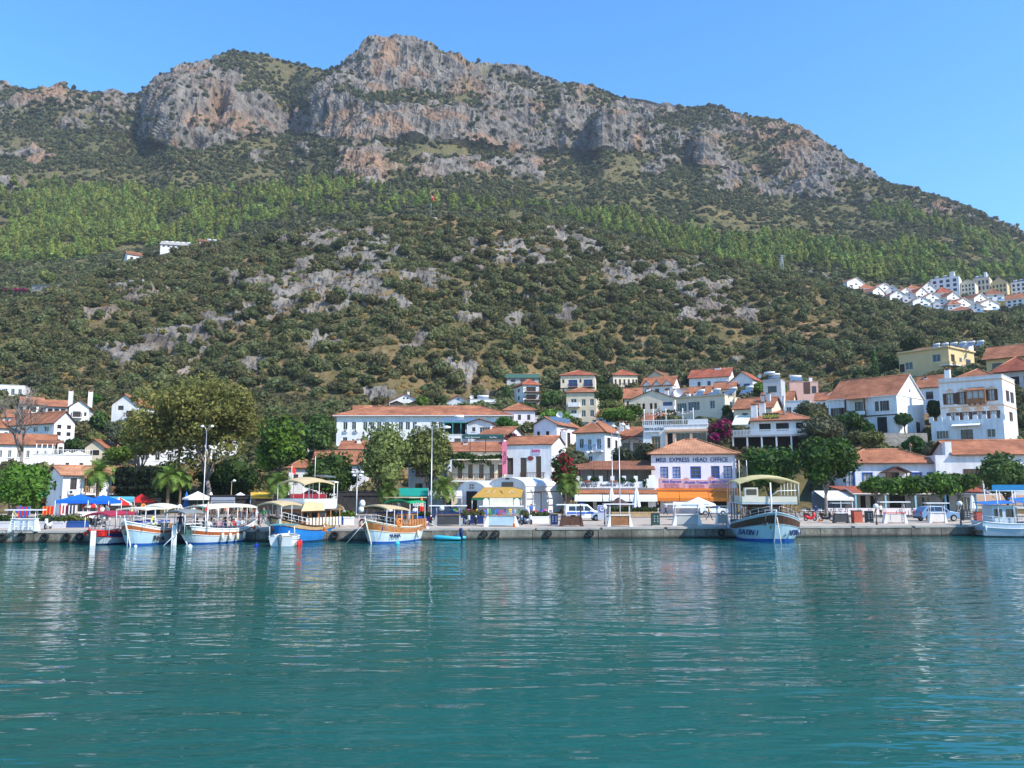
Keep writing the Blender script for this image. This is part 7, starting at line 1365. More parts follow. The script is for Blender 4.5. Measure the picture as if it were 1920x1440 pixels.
    hat = [(1.9, .3), (-1.85, .3), (-1.9, .85), (-1.7, 1.3), (-1.1, 1.48), (.1, 1.46), (.9, .98), (1.75, .85), (1.95, .6)]
    for lab, px, pb, rz, c in (('pale silver blue hatchback behind the thatched parasol', 632, 975, .05, (.42, .5, .55)), ('dark blue hatchback behind dark ticket stand', 838, 975, .1, (.015, .03, .09)), ('white hatchback before the awning left of round tree', 1335, 966, .1, (.6, .62, .66))):
        car(lab, Pz(px, pb, GZ), rz, hat, [[(-1.55, 1.0), (-1.45, 1.28), (-1.0, 1.38), (-.7, 1.38), (-.7, .98)], [(-.62, .98), (-.62, 1.38), (.05, 1.36), (.6, .98)]], 1.7, C(c, .25), 'dark_metal', (1.2, -1.2), .3)
    for a in (('white scooter seen end on before white planter', 90, 992, -1.4, C((.7, .7, .7), .3)), ('red scooter parked by the pink wall', 1519, 977, .3, C((.5, .02, .02), .3)), ('black scooter parked beside red scooter', 1549, 977, .1, C((.02, .02, .022), .3)), ('dark red scooter left of dark stand', 806, 983, -1.3, C((.2, .02, .03), .3)), ('silver scooter left of the navy planter pair', 876, 984, -1.2, C((.5, .5, .5), .3)), ('black scooter in middle of navy planter', 892, 984, -1.5, C((.03, .03, .03), .3)), ('blue grey scooter beside pale blue stand', 972, 984, -1.0, C((.1, .13, .18), .3)), ('white scooter before navy planter', 990, 983, -1.1, C((.65, .65, .62), .3)), ('dark scooter behind red canopy boat', 172, 988, -.6, C((.05, .05, .055), .3)), ('grey scooter between red canopy boat and planter', 186, 988, -.4, C((.2, .2, .2), .3))): scooter(*a)
    cone('orange cone at right end of pale blue stand', 964, 988); cone('orange cone by the blue boat stern', 608, 996); cone('orange cone between two scooters', 1537, 978)
    b = Pz(1129, 977, GZ); root = empty('sign_board', b, R_(-5), 'blue white notice board with round emblem beside police van', 'sign'); h = 1.75; MB().box(-.48, .48, -.04, .04, .2, h).build('panel', C((.45, .47, .55)), root); MB().box(-.4, .4, -.06, -.045, .95, h - .1).build('poster', C((.18, .22, .42)), root); mb = MB().torus((0, -.07, 1.32), .2, .05, 'y', 18, 5); mb.build('emblem', 'white_paint', root)
    for s in (-1, 1): MB().box(s * .42 - .03, s * .42 + .03, -.03, .03, 0, .2).build('leg', 'grey_metal', root)
    # blue tents and awnings of the left shops
    for lab, cx, w_, pt, pr, pb in (('blue tent awning left of the palm trunk', 146, 60, 927, 938, 972), ('blue tent awning behind the palm trunk', 191, 46, 928, 939, 971)):
        b = Pz(cx, pb, GZ); Y = b.y; W = w_ * Y / FPX / 2; zt = P(cx, pt, Y).z - GZ; zr = P(cx, pr, Y).z - GZ; root = empty('tent_awning', b, 0, lab, 'awning', 'blue tent awnings'); mb = MB(); c = [(-W, -1.6), (W, -1.6), (W, 1.6), (-W, 1.6)]
        for k in range(4): p, q = c[k], c[(k + 1) % 4]; mb.add([(0, 0, zt), (p[0], p[1], zr), (q[0], q[1], zr)], [(0, 1, 2)]); mb.add([(p[0], p[1], zr), (q[0], q[1], zr), (q[0], q[1], zr - .35), (p[0], p[1], zr - .35)], [(0, 1, 2, 3)])
        mb.build('canopy', C((.012, .13, .62)), root)
        for p in c: MB().tube([(p[0], p[1], 0), (p[0], p[1], zr)], .04, 5).build('post', 'white_paint', root)
    for lab, x0, x1, pt, pb, Y, c, dep in (('turquoise shop awning behind the red parasols', 200, 252, 931, 937, 107, (.10, .42, .52), 2), ('yellow awning behind white parasols', 470, 512, 923, 930, 108, (.7, .4, .04), 2.5), ('green cloth awning left of tall lamp', 748, 803, 915, 930, 107, (.01, .25, .18), 2.5), ('white awning over tables behind office parasol', 1262, 1322, 941, 948, 103, (.75, .75, .72), 2.0), ('grey canvas awning under plane tree', 396, 440, 932, 938, 108, (.25, .27, .30), 2.5), ('dark red awning behind the wide red parasol', 544, 612, 926, 934, 109, (.30, .02, .03), 2.5), ('cream awning right of vine hotel palm', 806, 866, 920, 930, 108.5, (.66, .64, .58), 2.0)):
        a, b = P(x0, pb, Y - dep), P(x1, pb, Y - dep); t0, t1 = P(x0, pt, Y), P(x1, pt, Y); root = empty('shop_awning', (0, 0, 0), 0, lab, 'awning'); m_ = C(c, .8); mb = MB(); mb.slab([a, b, t1, t0], .05); mb.add([a, b, (b.x, b.y, b.z - .3), (a.x, a.y, a.z - .3)], [(0, 1, 2, 3)]); mb.build('canopy', m_, root)
        for q in (a, b, t0, t1): MB().tube([(q.x, q.y + .02, GZ), (q.x, q.y + .02, q.z - .06)], .045, 5).build('post', 'grey_metal', root)
    # shops under the trees: their shadow is put into near-black wall colour
    for lab, x0, x1, pt, Y, wl in (('dark open fronted cafe under the plane tree', 392, 470, 930, 111, 'interior_shadow'), ('dark open fronted bar behind the grey parasol', 632, 800, 922, 111.5, 'interior_shadow'), ('red goods shop behind blue tent awnings', 112, 200, 932, 110.5, 'interior_shadow'), ('souvenir shop behind striped parasols', 200, 300, 936, 110, 'interior_shadow'), ('dark cafe behind the blue wooden boat', 470, 606, 930, 111, 'interior_shadow')):
        H = house(lab, x0, x1, 963, pt, Y, 0, 4, 'flat', wall='interior_shadow', name='cafe', cat='cafe', parapet=.2, wins=[(.5, .02, .86, .8, 'o')])
    # Turkish flags on poles: one on the hill, one in the town
    def flag(label, px, pb, pt, Y, w_, name='flag'):
        b = P(px, pb, Y); h = P(px, pt, Y).z - b.z; k = Y / FPX; root = empty(name, b, R_(-25), label, 'flag'); MB().tube([(0, 0, -1), (0, 0, h)], [.12 if Y > 200 else .04, .05 if Y > 200 else .02], 6).build('pole', 'grey_metal', root); mb = MB(); W = w_ * k; n = 8; Hh = W * .9
        for i in range(n):
            f = lambda t: (W * t * .55, .12 * W * math.sin(7 * t), -W * .5 * t)
            a, c = f(i / n), f((i + 1) / n); mb.add([(a[0], a[1], h + a[2]), (c[0], c[1], h + c[2]), (c[0], c[1], h + c[2] - Hh), (a[0], a[1], h + a[2] - Hh)], [(0, 1, 2, 3)], 0, True)
        o = mb.build('cloth', 'red_cloth', root); mb = MB().torus((W * .24, -.16 * W, h - W * .68), W * .15, W * .04, 'y', 14, 4); mb.build('crescent', 'white_paint', o)
    flag('red flag on tall pole on the hill summit', 808, 410, 364, 400, 11); flag('small red flag beside the blue window house', 1707, 850, 830, 130, 6)
    p = P(822, 413, 401); mb = MB(); rng = np.random.default_rng(3)
    for i in range(7): mb.ball((p.x - 5 + i * 1.7, p.y + rng.normal(), p.z - .6 + rng.random()), 1.3 + rng.random() * .6, 8, 0, .8)
    mb.build('stone_terrace', 'stone', None, 'pale stone platform at the foot of the summit flag', 'platform')
    b = P(1467, 512, 428); root = empty('pylon', b, 0, 'grey lattice pylon before the pine belt', 'pylon'); h = P(1467, 478, 428).z - b.z; mb = MB()
    for sx in (-1, 1):
        for sy in (-1, 1): mb.tube([(sx * 1.1, sy * 1.1, -2), (sx * .25, sy * .25, h)], .09, 4)
    for i in range(9):
        t, t2 = i / 9, (i + 1) / 9; w1, w2 = 1.1 - .85 * t, 1.1 - .85 * t2
        for s in (-1, 1): mb.tube([(-w1, s * w1, h * t), (w2, s * w2, h * t2)], .05, 3); mb.tube([(s * w1, -w1, h * t), (s * w2, w2, h * t2)], .05, 3)
    mb.build('lattice', 'grey_metal', root)
    for z in (.72, .85, .97): MB().tube([(-1.9, 0, h * z), (1.9, 0, h * z)], .08, 4).build('crossarm', 'grey_metal', root)
# ------------------------------------------------------------------ people
def body_mesh(name, pose):
    """one continuous skinned body with head, nose, ears and fingered hands; materials 0 skin 1 shirt 2 trousers 3 shoes"""
    J = {'pel': (0, 0, .92), 'belly': (0, 0, 1.08), 'chest': (0, .01, 1.28), 'neck': (0, 0, 1.47), 'head': (0, -.01, 1.58), 'crown': (0, .01, 1.70)}
    if pose == 'stand': L = {'hl': (.1, 0, .88), 'kl': (.11, -.02, .5), 'al': (.11, .02, .08), 'tl': (.12, -.13, .04), 'hr': (-.1, 0, .88), 'kr': (-.11, -.02, .5), 'ar': (-.11, .02, .08), 'tr': (-.12, -.13, .04), 'sl': (.19, 0, 1.4), 'el': (.25, .03, 1.13), 'wl': (.25, -.06, .9), 'sr': (-.19, 0, 1.4), 'er': (-.25, .03, 1.13), 'wr': (-.22, -.16, .98)}
    elif pose == 'walk': L = {'hl': (.1, 0, .88), 'kl': (.1, -.2, .52), 'al': (.1, -.3, .1), 'tl': (.11, -.44, .06), 'hr': (-.1, 0, .88), 'kr': (-.1, .06, .5), 'ar': (-.1, .36, .16), 'tr': (-.1, .27, .05), 'sl': (.19, 0, 1.4), 'el': (.24, .16, 1.16), 'wl': (.24, .14, .92), 'sr': (-.19, 0, 1.4), 'er': (-.24, -.08, 1.15), 'wr': (-.22, -.26, 1.0)}
    else:
        L = {'hl': (.1, -.05, .88), 'kl': (.13, -.46, .9), 'al': (.13, -.46, .48), 'tl': (.13, -.6, .44), 'hr': (-.1, -.05, .88), 'kr': (-.13, -.46, .9), 'ar': (-.13, -.46, .48), 'tr': (-.13, -.6, .44), 'sl': (.19, 0, 1.4), 'el': (.25, -.06, 1.14), 'wl': (.17, -.3, 1.04), 'sr': (-.19, 0, 1.4), 'er': (-.25, -.06, 1.14), 'wr': (-.17, -.3, 1.04)}
    J.update(L); J['handl'] = tuple(Vector(J['wl']) + (Vector(J['wl']) - Vector(J['el'])).normalized() * .08); J['handr'] = tuple(Vector(J['wr']) + (Vector(J['wr']) - Vector(J['er'])).normalized() * .08)
    rad = {'pel': (.155, .12), 'belly': (.14, .105), 'chest': (.165, .115), 'neck': (.055, .055), 'head': (.085, .1), 'crown': (.06, .075), 'h': .09, 'k': .06, 'a': .042, 't': .04, 's': .065, 'e': .043, 'w': .03, 'hand': (.04, .02)}
    E = [('pel', 'belly'), ('belly', 'chest'), ('chest', 'neck'), ('neck', 'head'), ('head', 'crown')]
    for s in 'lr': E += [('pel', 'h' + s), ('h' + s, 'k' + s), ('k' + s, 'a' + s), ('a' + s, 't' + s), ('chest', 's' + s), ('s' + s, 'e' + s), ('e' + s, 'w' + s), ('w' + s, 'hand' + s)]
    keys = list(J); me = bpy.data.meshes.new('tmp'); me.from_pydata([J[k] for k in keys], [(keys.index(a), keys.index(b)) for a, b in E], [])
    o = bpy.data.objects.new('tmp', me); COL.objects.link(o); sk_ = o.modifiers.new('s', 'SKIN'); o.modifiers.new('ss', 'SUBSURF').levels = 1
    for i, k in enumerate(keys):
        r = rad.get(k) or rad.get(k[:-1]); r = r if isinstance(r, tuple) else (r, r); me.skin_vertices[0].data[i].radius = r; me.skin_vertices[0].data[i].use_root = (k == 'pel')
    bpy.context.view_layer.update(); ev = o.evaluated_get(bpy.context.evaluated_depsgraph_get()); m2 = bpy.data.meshes.new_from_object(ev); bpy.data.objects.remove(o)
    mb = MB(); mb.add([tuple(v.co) for v in m2.vertices], [tuple(p.vertices) for p in m2.polygons], 0, True)
    for s in 'lr':
        hd = Vector(J['hand' + s]); d = (Vector(J['wl' if s == 'l' else 'wr']) - Vector(J['el' if s == 'l' else 'er'])).normalized(); sx = Vector((0, -1, 0)) if abs(d.z) > .5 else Vector((1, 0, 0)); sx = (sx - d * sx.dot(d)).normalized(); cu = d.cross(sx) * (1 if s == 'l' else -1)
        for i, ln in enumerate((.072, .082, .078, .06)): a = hd - d * .01 + sx * (.027 - .018 * i); mb.tube([a, a + d * ln * .5, a + d * ln * .8 + cu * ln * .25, a + d * ln * .9 + cu * ln * .5], [.009, .0085, .008, .006], 5)
        a = hd - d * .05 + sx * .03; mb.tube([a, a + sx * .035 + d * .02, a + sx * .04 + d * .055], [.011, .01, .007], 5)
    mb.tube([(0, -.1, 1.6), (0, -.128, 1.575), (0, -.105, 1.56)], [.01, .018, .012], 5); mb.tube([(-.03, -.1, 1.525), (0, -.108, 1.523), (.03, -.1, 1.525)], .008, 4)
    for s in (-1, 1): mb.ball((s * .088, .005, 1.585), .026, 6); mb.ball((s * .035, -.094, 1.615), .011, 6)
    wz = .98 if pose != 'sit' else 1.0
    for i, f in enumerate(mb.f):
        c = sum((Vector(mb.v[j]) for j in f), Vector()) / len(f); arm = abs(c.x) > .21
        if c.z > 1.45 or (arm and c.z < 1.14): mb.m[i] = 0
        elif c.z > wz and (pose != 'sit' or c.y > -.16): mb.m[i] = 1
        elif arm and c.z > .85 and pose != 'sit': mb.m[i] = 0
        elif c.z > (.12 if pose != 'sit' else .52): mb.m[i] = 2
        else: mb.m[i] = 3
    me = bpy.data.meshes.new(name); me.from_pydata(mb.v, [], mb.f); me.polygons.foreach_set('material_index', mb.m); me.polygons.foreach_set('use_smooth', [True] * len(mb.f))
    for _ in range(4): me.materials.append(None)
    return me
HAIR = {}
def person(label, loc, rz, pose='stand', shirt=(.6, .6, .6), trousers=(.05, .06, .1), hair=(.03, .02, .015), group=None, scale=1.0, hat=None):
    if pose not in HAIR:
        mb = MB(); mb.ball((0, .012, 1.635), .108, 10, 0, .95); v = []
        for q in mb.v: v.append(q)
        mb.f = [f for f in mb.f if sum(mb.v[j][2] for j in f) / len(f) > 1.60 - .5 * (sum(mb.v[j][1] for j in f) / len(f)) * 1.4]; k = len(mb.f); mb.m = [0] * k; mb.sm = [True] * k
        me = bpy.data.meshes.new('hair'); me.from_pydata(mb.v, [], mb.f); me.materials.append(None); me.polygons.foreach_set('use_smooth', [True] * k); HAIR[pose] = (body_mesh('person_' + pose, pose), me)
    bm_, hm = HAIR[pose]; o = bpy.data.objects.new('person', bm_); COL.objects.link(o); o.location = loc; o.rotation_euler = (0, 0, rz); o.scale = (scale,) * 3; tag(o, label, 'person', group)
    for i, c in enumerate(((.42, .25, .17), shirt, trousers, (.03, .03, .03))): o.material_slots[i].link = 'OBJECT'; o.material_slots[i].material = C(c, .75)
    h = bpy.data.objects.new('hair', hm); COL.objects.link(h); h.parent = o; h.material_slots[0].link = 'OBJECT'; h.material_slots[0].material = C(hair, .7)
    if hat: mb = MB(); mb.tube([(0, .01, 1.66), (0, .01, 1.665)], .17, 12); mb.tube([(0, .01, 1.665), (0, .01, 1.75)], [.115, .095], 12); mb.build('hat', C(hat, .8), o)
    return o
# ------------------------------------------------------------------ boats
class Boat: pass
def hull(B, L, W, fb, bow, stern, mats, rake=.9, tuck=.55, nose=1.0, wood=(.70, .97), name='hull'):
    """lofted carvel hull; x forward, bow at +L/2. mats: antifoul, side, band, rail"""
    ns = 26; lev = [-.35, -.02, .10, .35, wood[0], wood[1], 1.0]; rows = []
    B.sheer = lambda t: fb + bow * max(0, (t - .35) / .65) ** 2.0 + stern * max(0, (.35 - t) / .35) ** 2
    B.beam = lambda t: W / 2 * ((.80 + .2 * min(1, t / .35)) if t < .5 else max(.0, 1 - ((t - .5) / .5) ** 2.4) ** .8)
    for i in range(ns):
        t = i / (ns - 1); sh = B.sheer(t); b = B.beam(t); row = []
        for l in lev:
            z = l * sh if l > 0 else l
            f = 1.0 if l >= .7 else (.62 + .38 * max(0, (l + .35) / 1.05) ** .6); fl = 1.0 - (1 - f) * (1 + .7 * max(0, (t - .5) * 2))
            x = -L / 2 + t * (L - rake * (1 - max(0, min(1, l))) * max(0, (t - .6) / .4) ** 1.5) - 0 + (tuck * .25 * (1 - max(0, min(1, l))) if t < .2 else 0) * (1 - t / .2 if t < .2 else 0)
            row.append((x, b * max(fl, .1), z))
        rows.append(row)
    mb = MB(); nl = len(lev); mi = [0, 0, 1, 1, 2, 3]
    for s in (-1, 1):
        for i in range(ns - 1):
            for j in range(nl - 1):
                q = [rows[i][j], rows[i + 1][j], rows[i + 1][j + 1], rows[i][j + 1]]; q = [(x, y * s, z) for x, y, z in q]; mb.add(q if s < 0 else q[::-1], [(0, 1, 2, 3)], mi[j], True)
    for j in range(nl - 1): a, b_ = rows[0][j], rows[0][j + 1]; mb.add([(a[0], -a[1], a[2]), (a[0], a[1], a[2]), (b_[0], b_[1], b_[2]), (b_[0], -b_[1], b_[2])], [(0, 1, 2, 3)], mi[j])
    o = mb.build(name, mats, B.root); rb = MB()
    pts = [(rows[i][-1][0], rows[i][-1][1], rows[i][-1][2]) for i in range(ns)]
    for s in (-1, 1): rb.tube([(x, y * s, z + .03) for x, y, z in pts], .055, 5)
    for s in (-1, 1): rb.tube([(r[4][0], r[4][1] * s + s * .02, r[4][2]) for r in rows], .03, 4)
    rb.build('rub_rail', mats[3], o)
    mb = MB(); mb.tube([(rows[-1][0][0] + .05, 0, -.3), (rows[-1][2][0] + .05, 0, .1), (rows[-1][4][0] + .06, 0, rows[-1][4][2]), (rows[-1][-1][0] + .08, 0, rows[-1][-1][2] + .25)], .07, 6); mb.build('stem_post', mats[3], o)
    db = MB(); dk = [(-L / 2 + .06 + (L - .25) * t, max(B.beam(t) - .08, .02), B.sheer(t) - .32) for t in np.linspace(0, 1, ns)]
    for i in range(ns - 1): a, b_ = dk[i], dk[i + 1]; db.add([(a[0], -a[1], a[2]), (b_[0], -b_[1], b_[2]), (b_[0], b_[1], b_[2]), (a[0], a[1], a[2])], [(0, 1, 2, 3)])
    db.build('deck', 'light_wood', B.root); B.L = L; B.W = W
    if name == 'hull' and L > 4:
        for s in (-1, 1): MB().tube([(-L / 2 + .1, s * W * .36, B.sheer(0)), (-L / 2 - .6, s * W * .42, B.sheer(0) - .25), (-L / 2 - 1.5, s * W * .5, 1.03)], .025, 4).build('mooring_rope', 'cream_canvas', B.root)
        mb = MB()
        for k in range(9): x = -L * .4 + L * .8 * k / 8; mb.tube([(x, -.3 * (k % 3 - 1), B.sheer(.5) - .3), (x + .3, -.3 * (k % 3 - 1), B.sheer(.5) - .05)], [.16, .1], 6)
        mb.build('gear', 'light_wood', B.root)['kind'] = 'stuff'
    return o
def new_boat(label, bow, stern, cat='boat', name='excursion_boat', group='boats moored along the quay'):
    B = Boat(); c = (bow + stern) / 2; d = bow - stern; B.root = empty(name, (c.x, c.y, 0), math.atan2(d.y, d.x), label, cat, group); B.len = d.length; return B
def canopy(B, x0, x1, hw, z, m, arch=.25, drop=.0, posts=4, sag=0.0, val=.12, zdeck=1.0, name='canopy', pm='white_paint', tilt=0.0):
    mb = MB(); nx, ny = 9, 8; g = []
    for i in range(nx + 1):
        t = i / nx; r = []
        for j in range(ny + 1): s = j / ny * 2 - 1; r.append((x0 + (x1 - x0) * t, hw * s, z + tilt * (t - .5) + arch * (1 - s * s) - sag * math.sin(math.pi * t * posts / 2) ** 2 * .3 - drop * (2 * t - 1) ** 2))
        g.append(r)
    for i in range(nx):
        for j in range(ny): mb.add([g[i][j], g[i + 1][j], g[i + 1][j + 1], g[i][j + 1]], [(0, 1, 2, 3)], 0, True)
    edge = [g[i][0] for i in range(nx + 1)] + [g[nx][j] for j in range(1, ny + 1)] + [g[i][ny] for i in range(nx - 1, -1, -1)] + [g[0][j] for j in range(ny - 1, -1, -1)]
    for a, b in zip(edge[:-1], edge[1:]): mb.add([a, b, (b[0], b[1], b[2] - val), (a[0], a[1], a[2] - val)], [(0, 1, 2, 3)])
    o = mb.build(name, m, B.root)
    for k in range(posts):
        t = k / (posts - 1)
        for s in (-1, 1):
            x = x0 + .05 + (x1 - x0 - .1) * t; MB().tube([(x, s * hw * .96, zdeck), (x, s * hw * .96, z + tilt * (t - .5) - drop * (2 * t - 1) ** 2)], .03, 5).build('canopy_post', pm, B.root)
    return o
def rail(B, t0, t1, h=.55, m='white_paint', n=9, inset=.05):
    for s in (-1, 1):
        mb = MB(); top = []
        for i in range(n + 1):
            t = t0 + (t1 - t0) * i / n; x = -B.L / 2 + .06 + (B.L - .25) * t; y = s * max(B.beam(t) - inset, .03); z = B.sheer(t); mb.tube([(x, y, z), (x, y, z + h)], .02, 4); top.append((x, y, z + h))
        mb.tube(top, .025, 5); mb.tube([(x, y, z - h * .5) for x, y, z in top], .015, 4); mb.build('rail', m, B.root)
def fender(B, t, s, m='cream_canvas'):
    x = -B.L / 2 + (B.L - .2) * t; y = s * (B.beam(t) + .14); z = B.sheer(t); mb = MB().tube([(x, y, z - .95), (x, y, z - .85), (x, y, z - .4), (x, y, z - .3)], [.05, .13, .13, .04], 8); o = mb.build('fender', m, B.root); MB().tube([(x, y, z - .3), (x, y - s * .12, z + .05)], .015, 4).build('rope', 'dark_metal', o)
def ring(B, p, m='orange_cloth', ax='y', R=.3, sect=None, mats=None):
    MB().torus(p, R, .085, ax, 20, 8, 0, sect).build('lifebuoy', mats or m, B.root)
def cabin(B, x0, x1, hw, z0, z1, m, wn=4, top='white_paint', glass='glass'):
    mb = MB().box(x0, x1, -hw, hw, z0, z1); o = mb.build('cabin', m, B.root); rb = MB().box(x0 - .15, x1 + .15, -hw - .15, hw + .15, z1, z1 + .08); rb.build('cabin_roof', top, B.root); w_ = (x1 - x0) / wn
    for s in (-1, 1):
        for k in range(wn): MB().box(x0 + w_ * (k + .15), x0 + w_ * (k + .85), s * hw - .015, s * hw + .015, z0 + (z1 - z0) * .45, z0 + (z1 - z0) * .88).build('window', glass, B.root)
    MB().box(x1 - .015, x1 + .015, -hw * .8, hw * .8, z0 + (z1 - z0) * .45, z0 + (z1 - z0) * .88).build('windscreen', glass, B.root); return o
def boat_letter(B, s, t, side, zf, size, m='navy_paint', shear=.2):
    x = -B.L / 2 + (B.L - .3) * t; e = .03; yb = B.beam(t); sl = (B.beam(t + e) - B.beam(t - e)) / (2 * e * B.L); z = B.sheer(t) * zf
    ang = math.atan(sl); rz = (math.pi + ang * -1) if side > 0 else ang * -1
    lettering(B.root, s, size, (x - .12, side * (yb * .985 + .05), z), (R_(84), 0, -ang if side < 0 else math.pi + ang), m, shear=shear if side < 0 else -shear * 0, bold=.008, ext=.03)
def build_boats():
    WZ = 0.0; pt = lambda px, py: Pz(px - (6 if px < 800 else 0), py, WZ)
    hullm = lambda side, band, rail_='cream_canvas', af='blue_paint': [af, side, band, rail_]
    lb = C((.42, .58, .66), .25); wb = C((.62, .70, .74), .25); bl = C((.03, .22, .60), .25); gy = C((.46, .50, .56), .3)
    # --- big blue white double decker, bow towards us
    bow = pt(1455, 1017); st = pt(1425, 1017); st = bow + Vector((0.9, 8.6, 0)); B = new_boat('big pale blue double deck boat with cream canopy bow on', bow, st); hull(B, 9.4, 5.9, 1.45, 1.15, .2, hullm(lb, 'dark_wood', C((.35, .45, .5))), 1.3, wood=(.62, .93))
    boat_letter(B, 'BATIN 1', .83, -1, .36, .66); boat_letter(B, 'BATIN 1', .83, 1, .36, .66); rail(B, .30, .98, .6, 'grey_metal', 10); zd = 1.3
    mb = MB().box(-4.6, 2.3, -2.45, 2.45, 3.25, 3.4); mb.build('upper_deck', C((.42, .50, .55)), B.root)
    for x in (-4.4, -2.8, -1.2, .4, 2.1):
        for s in (-1, 1): MB().tube([(x, s * 2.3, 1.1), (x, s * 2.3, 3.25)], .06, 6).build('post', 'mid_wood', B.root)
    cabin(B, -3.6, .2, 1.5, 1.1, 3.2, 'dark_wood', 4, 'dark_wood'); canopy(B, -4.7, 2.4, 2.7, 5.4, C((.62, .52, .24)), .55, .25, 6, zdeck=3.4)
    for s in (-1, 1): MB().box(-4.6, 2.3, s * 2.42 - .02, s * 2.42 + .02, 3.42, 4.0).build('side_screen', 'cream_canvas', B.root)
    MB().box(2.28, 2.32, -2.4, 2.4, 3.42, 3.95).build('front_screen', 'cream_canvas', B.root); MB().box(1.2, 2.0, -2.1, -.9, 3.42, 4.75).build('wheelhouse', 'cream_canvas', B.root); MB().box(2.0, 2.03, -1.95, -1.05, 4.1, 4.6).build('windscreen', 'glass', B.root)
    mb = MB().tube([(2.33, 0, 3.9), (2.33, .8, 4.45), (2.33, 2.4, 4.5)], .04, 5); mb.build('upper_rail', 'white_paint', B.root)
    mb = MB(); mb.tube([(2.6, .1, 1.2), (2.45, .1, 5.2)], .07, 6); mb.build('mast', 'white_paint', B.root)
    for y in (-.5, .2): MB().tube([(-.5, y - 1.6, 5.4), (-.5, y - 1.6, 7.3)], .035, 5).build('antenna', 'white_paint', B.root)
    MB().box(-.6, -.4, -1.8, -1.4, 5.5, 6.8).build('light_mast', 'dark_metal', B.root); MB().tube([(3.2, -.6, 2.1), (3.2, -.6, 2.75), (3.2, .4, 2.75), (3.2, .4, 2.1)], .06, 6).build('windlass', 'grey_metal', B.root)
    mb = MB().tube([(4.95, -.9, 2.4), (4.98, -1.0, 1.6)], .04, 5); mb.tube([(4.98, -1.25, 1.7), (4.98, -1.0, 1.5), (4.98, -.75, 1.7)], .06, 5); mb.build('anchor', 'dark_metal', B.root); MB().tube([(5.1, 0, 2.2), (5.9, .1, -.1)], .04, 5).build('mooring_rope', 'cream_canvas', B.root)
    for t in (.16, .24): fender(B, t, -1, C((.6, .68, .75)))
    fender(B, .45, 1, 'white_canvas'); ring(B, (-2.2, -2.55, 3.75)); mb = MB(); mb.slab([(1.2, -2.5, 2.6), (2.3, -2.5, 2.85), (2.3, -2.48, 3.2), (1.2, -2.48, 3.2)], .03); mb.build('side_cloth', C((.4, .48, .54)), B.root); MB().box(2.6, 3.6, -1.3, 0, 1.75, 1.95).build('cushion', C((.12, .2, .5)), B.root)
    # --- wooden boat with green cloth
    bow = pt(690, 1021); st = pt(785, 1010.5); B = new_boat('wooden white boat with tan canopy and green cloth', bow, st); L = B.len; hull(B, L, 3.3, 1.25, .75, .35, hullm(wb, 'warm_wood', 'cream_canvas'), 1.0, wood=(.60, .95)); boat_letter(B, 'TUNA', .74, 1, .40, .42); rail(B, .45, .97, .6, 'grey_metal', 8); cabin(B, -2.6, .8, 1.05, .95, 2.5, 'warm_wood', 4, C((.04, .08, .28))); canopy(B, -.6, 2.9, 1.5, 3.0, 'tan_canvas', .28, .1, 4, zdeck=1.1, tilt=.2); canopy(B, -3.4, -.8, 1.4, 3.5, C((.02, .33, .15)), .3, .08, 3, zdeck=1.0); MB().box(-3.5, -.6, -1.45, 1.45, 3.82, 3.88).build('upper_canvas', 'tan_canvas', B.root)
    lettering(B.root, 'KAŞ DALIŞ', .4, (-2.1, 1.43, 3.2), (R_(90), 0, math.pi), 'white_paint', wide=.9)
    for k in range(12): x = -3.2 + k * .42; MB().box(x - .16, x + .16, 1.46, 1.52, 1.25, 1.95).build('rail_board', 'warm_wood', B.root)
    ring(B, (1.15, 1.58, 1.75)); ring(B, (2.6, -1.3, 1.7), 'red_cloth', 'x'); fender(B, .30, 1); fender(B, .05, 1, 'white_canvas'); MB().tube([(L / 2, 0, 1.9), (L / 2 + .6, -1.6, -.05)], .03, 5).build('mooring_rope', 'cream_canvas', B.root); MB().box(.9, 2.8, -1.0, 1.0, 1.2, 1.45).build('sun_mattress', C((.06, .09, .30)), B.root)
    for y, z in ((-1.1, 3.4), (-1.2, 2.9)): MB().ball((2.9, y, z), .27, 10, 0, 1.2).build('white_buoy', 'white_paint', B.root)
    # --- blue wooden double deck boat
    bow = pt(509, 1019.5); st = pt(612, 1011); B = new_boat('bright blue hulled boat with white upper deck and tan canopies', bow, st); L = B.len; hull(B, L, 3.6, 1.35, .95, .25, hullm(bl, 'light_wood', 'dark_wood', C((.015, .05, .15))), 1.1, wood=(.74, .95)); rail(B, .55, .97, .6, 'white_paint', 7); cabin(B, -2.4, .6, 1.15, 1.05, 2.75, 'warm_wood', 3, C((.35, .06, .05)))
    MB().box(-L / 2 + .1, .8, -1.6, 1.6, 2.85, 2.97).build('upper_deck', 'white_paint', B.root)
    for s in (-1, 1): MB().box(-L / 2 + .1, .8, s * 1.6 - .03, s * 1.6 + .03, 2.98, 3.75).build('deck_panel', 'white_paint', B.root)
    MB().box(.77, .83, -1.57, 1.57, 2.98, 3.75).build('front_panel', 'white_paint', B.root); canopy(B, -2.9, 1.0, 1.65, 5.35, 'tan_canvas', .35, .3, 3, zdeck=2.97); canopy(B, -L / 2 - .1, -2.9, 1.6, 5.3, 'cream_canvas', .1, .0, 2, zdeck=2.97); canopy(B, .9, 3.4, 1.5, 3.4, 'tan_canvas', .25, .15, 3, zdeck=1.5)
    mb = MB(); mb.slab([(-1.5, 1.66, 3.4), (.8, 1.66, 3.55), (1.6, 2.0, 2.75), (-1.2, 2.1, 2.75)], .03); mb.build('side_awning', 'tan_canvas', B.root)
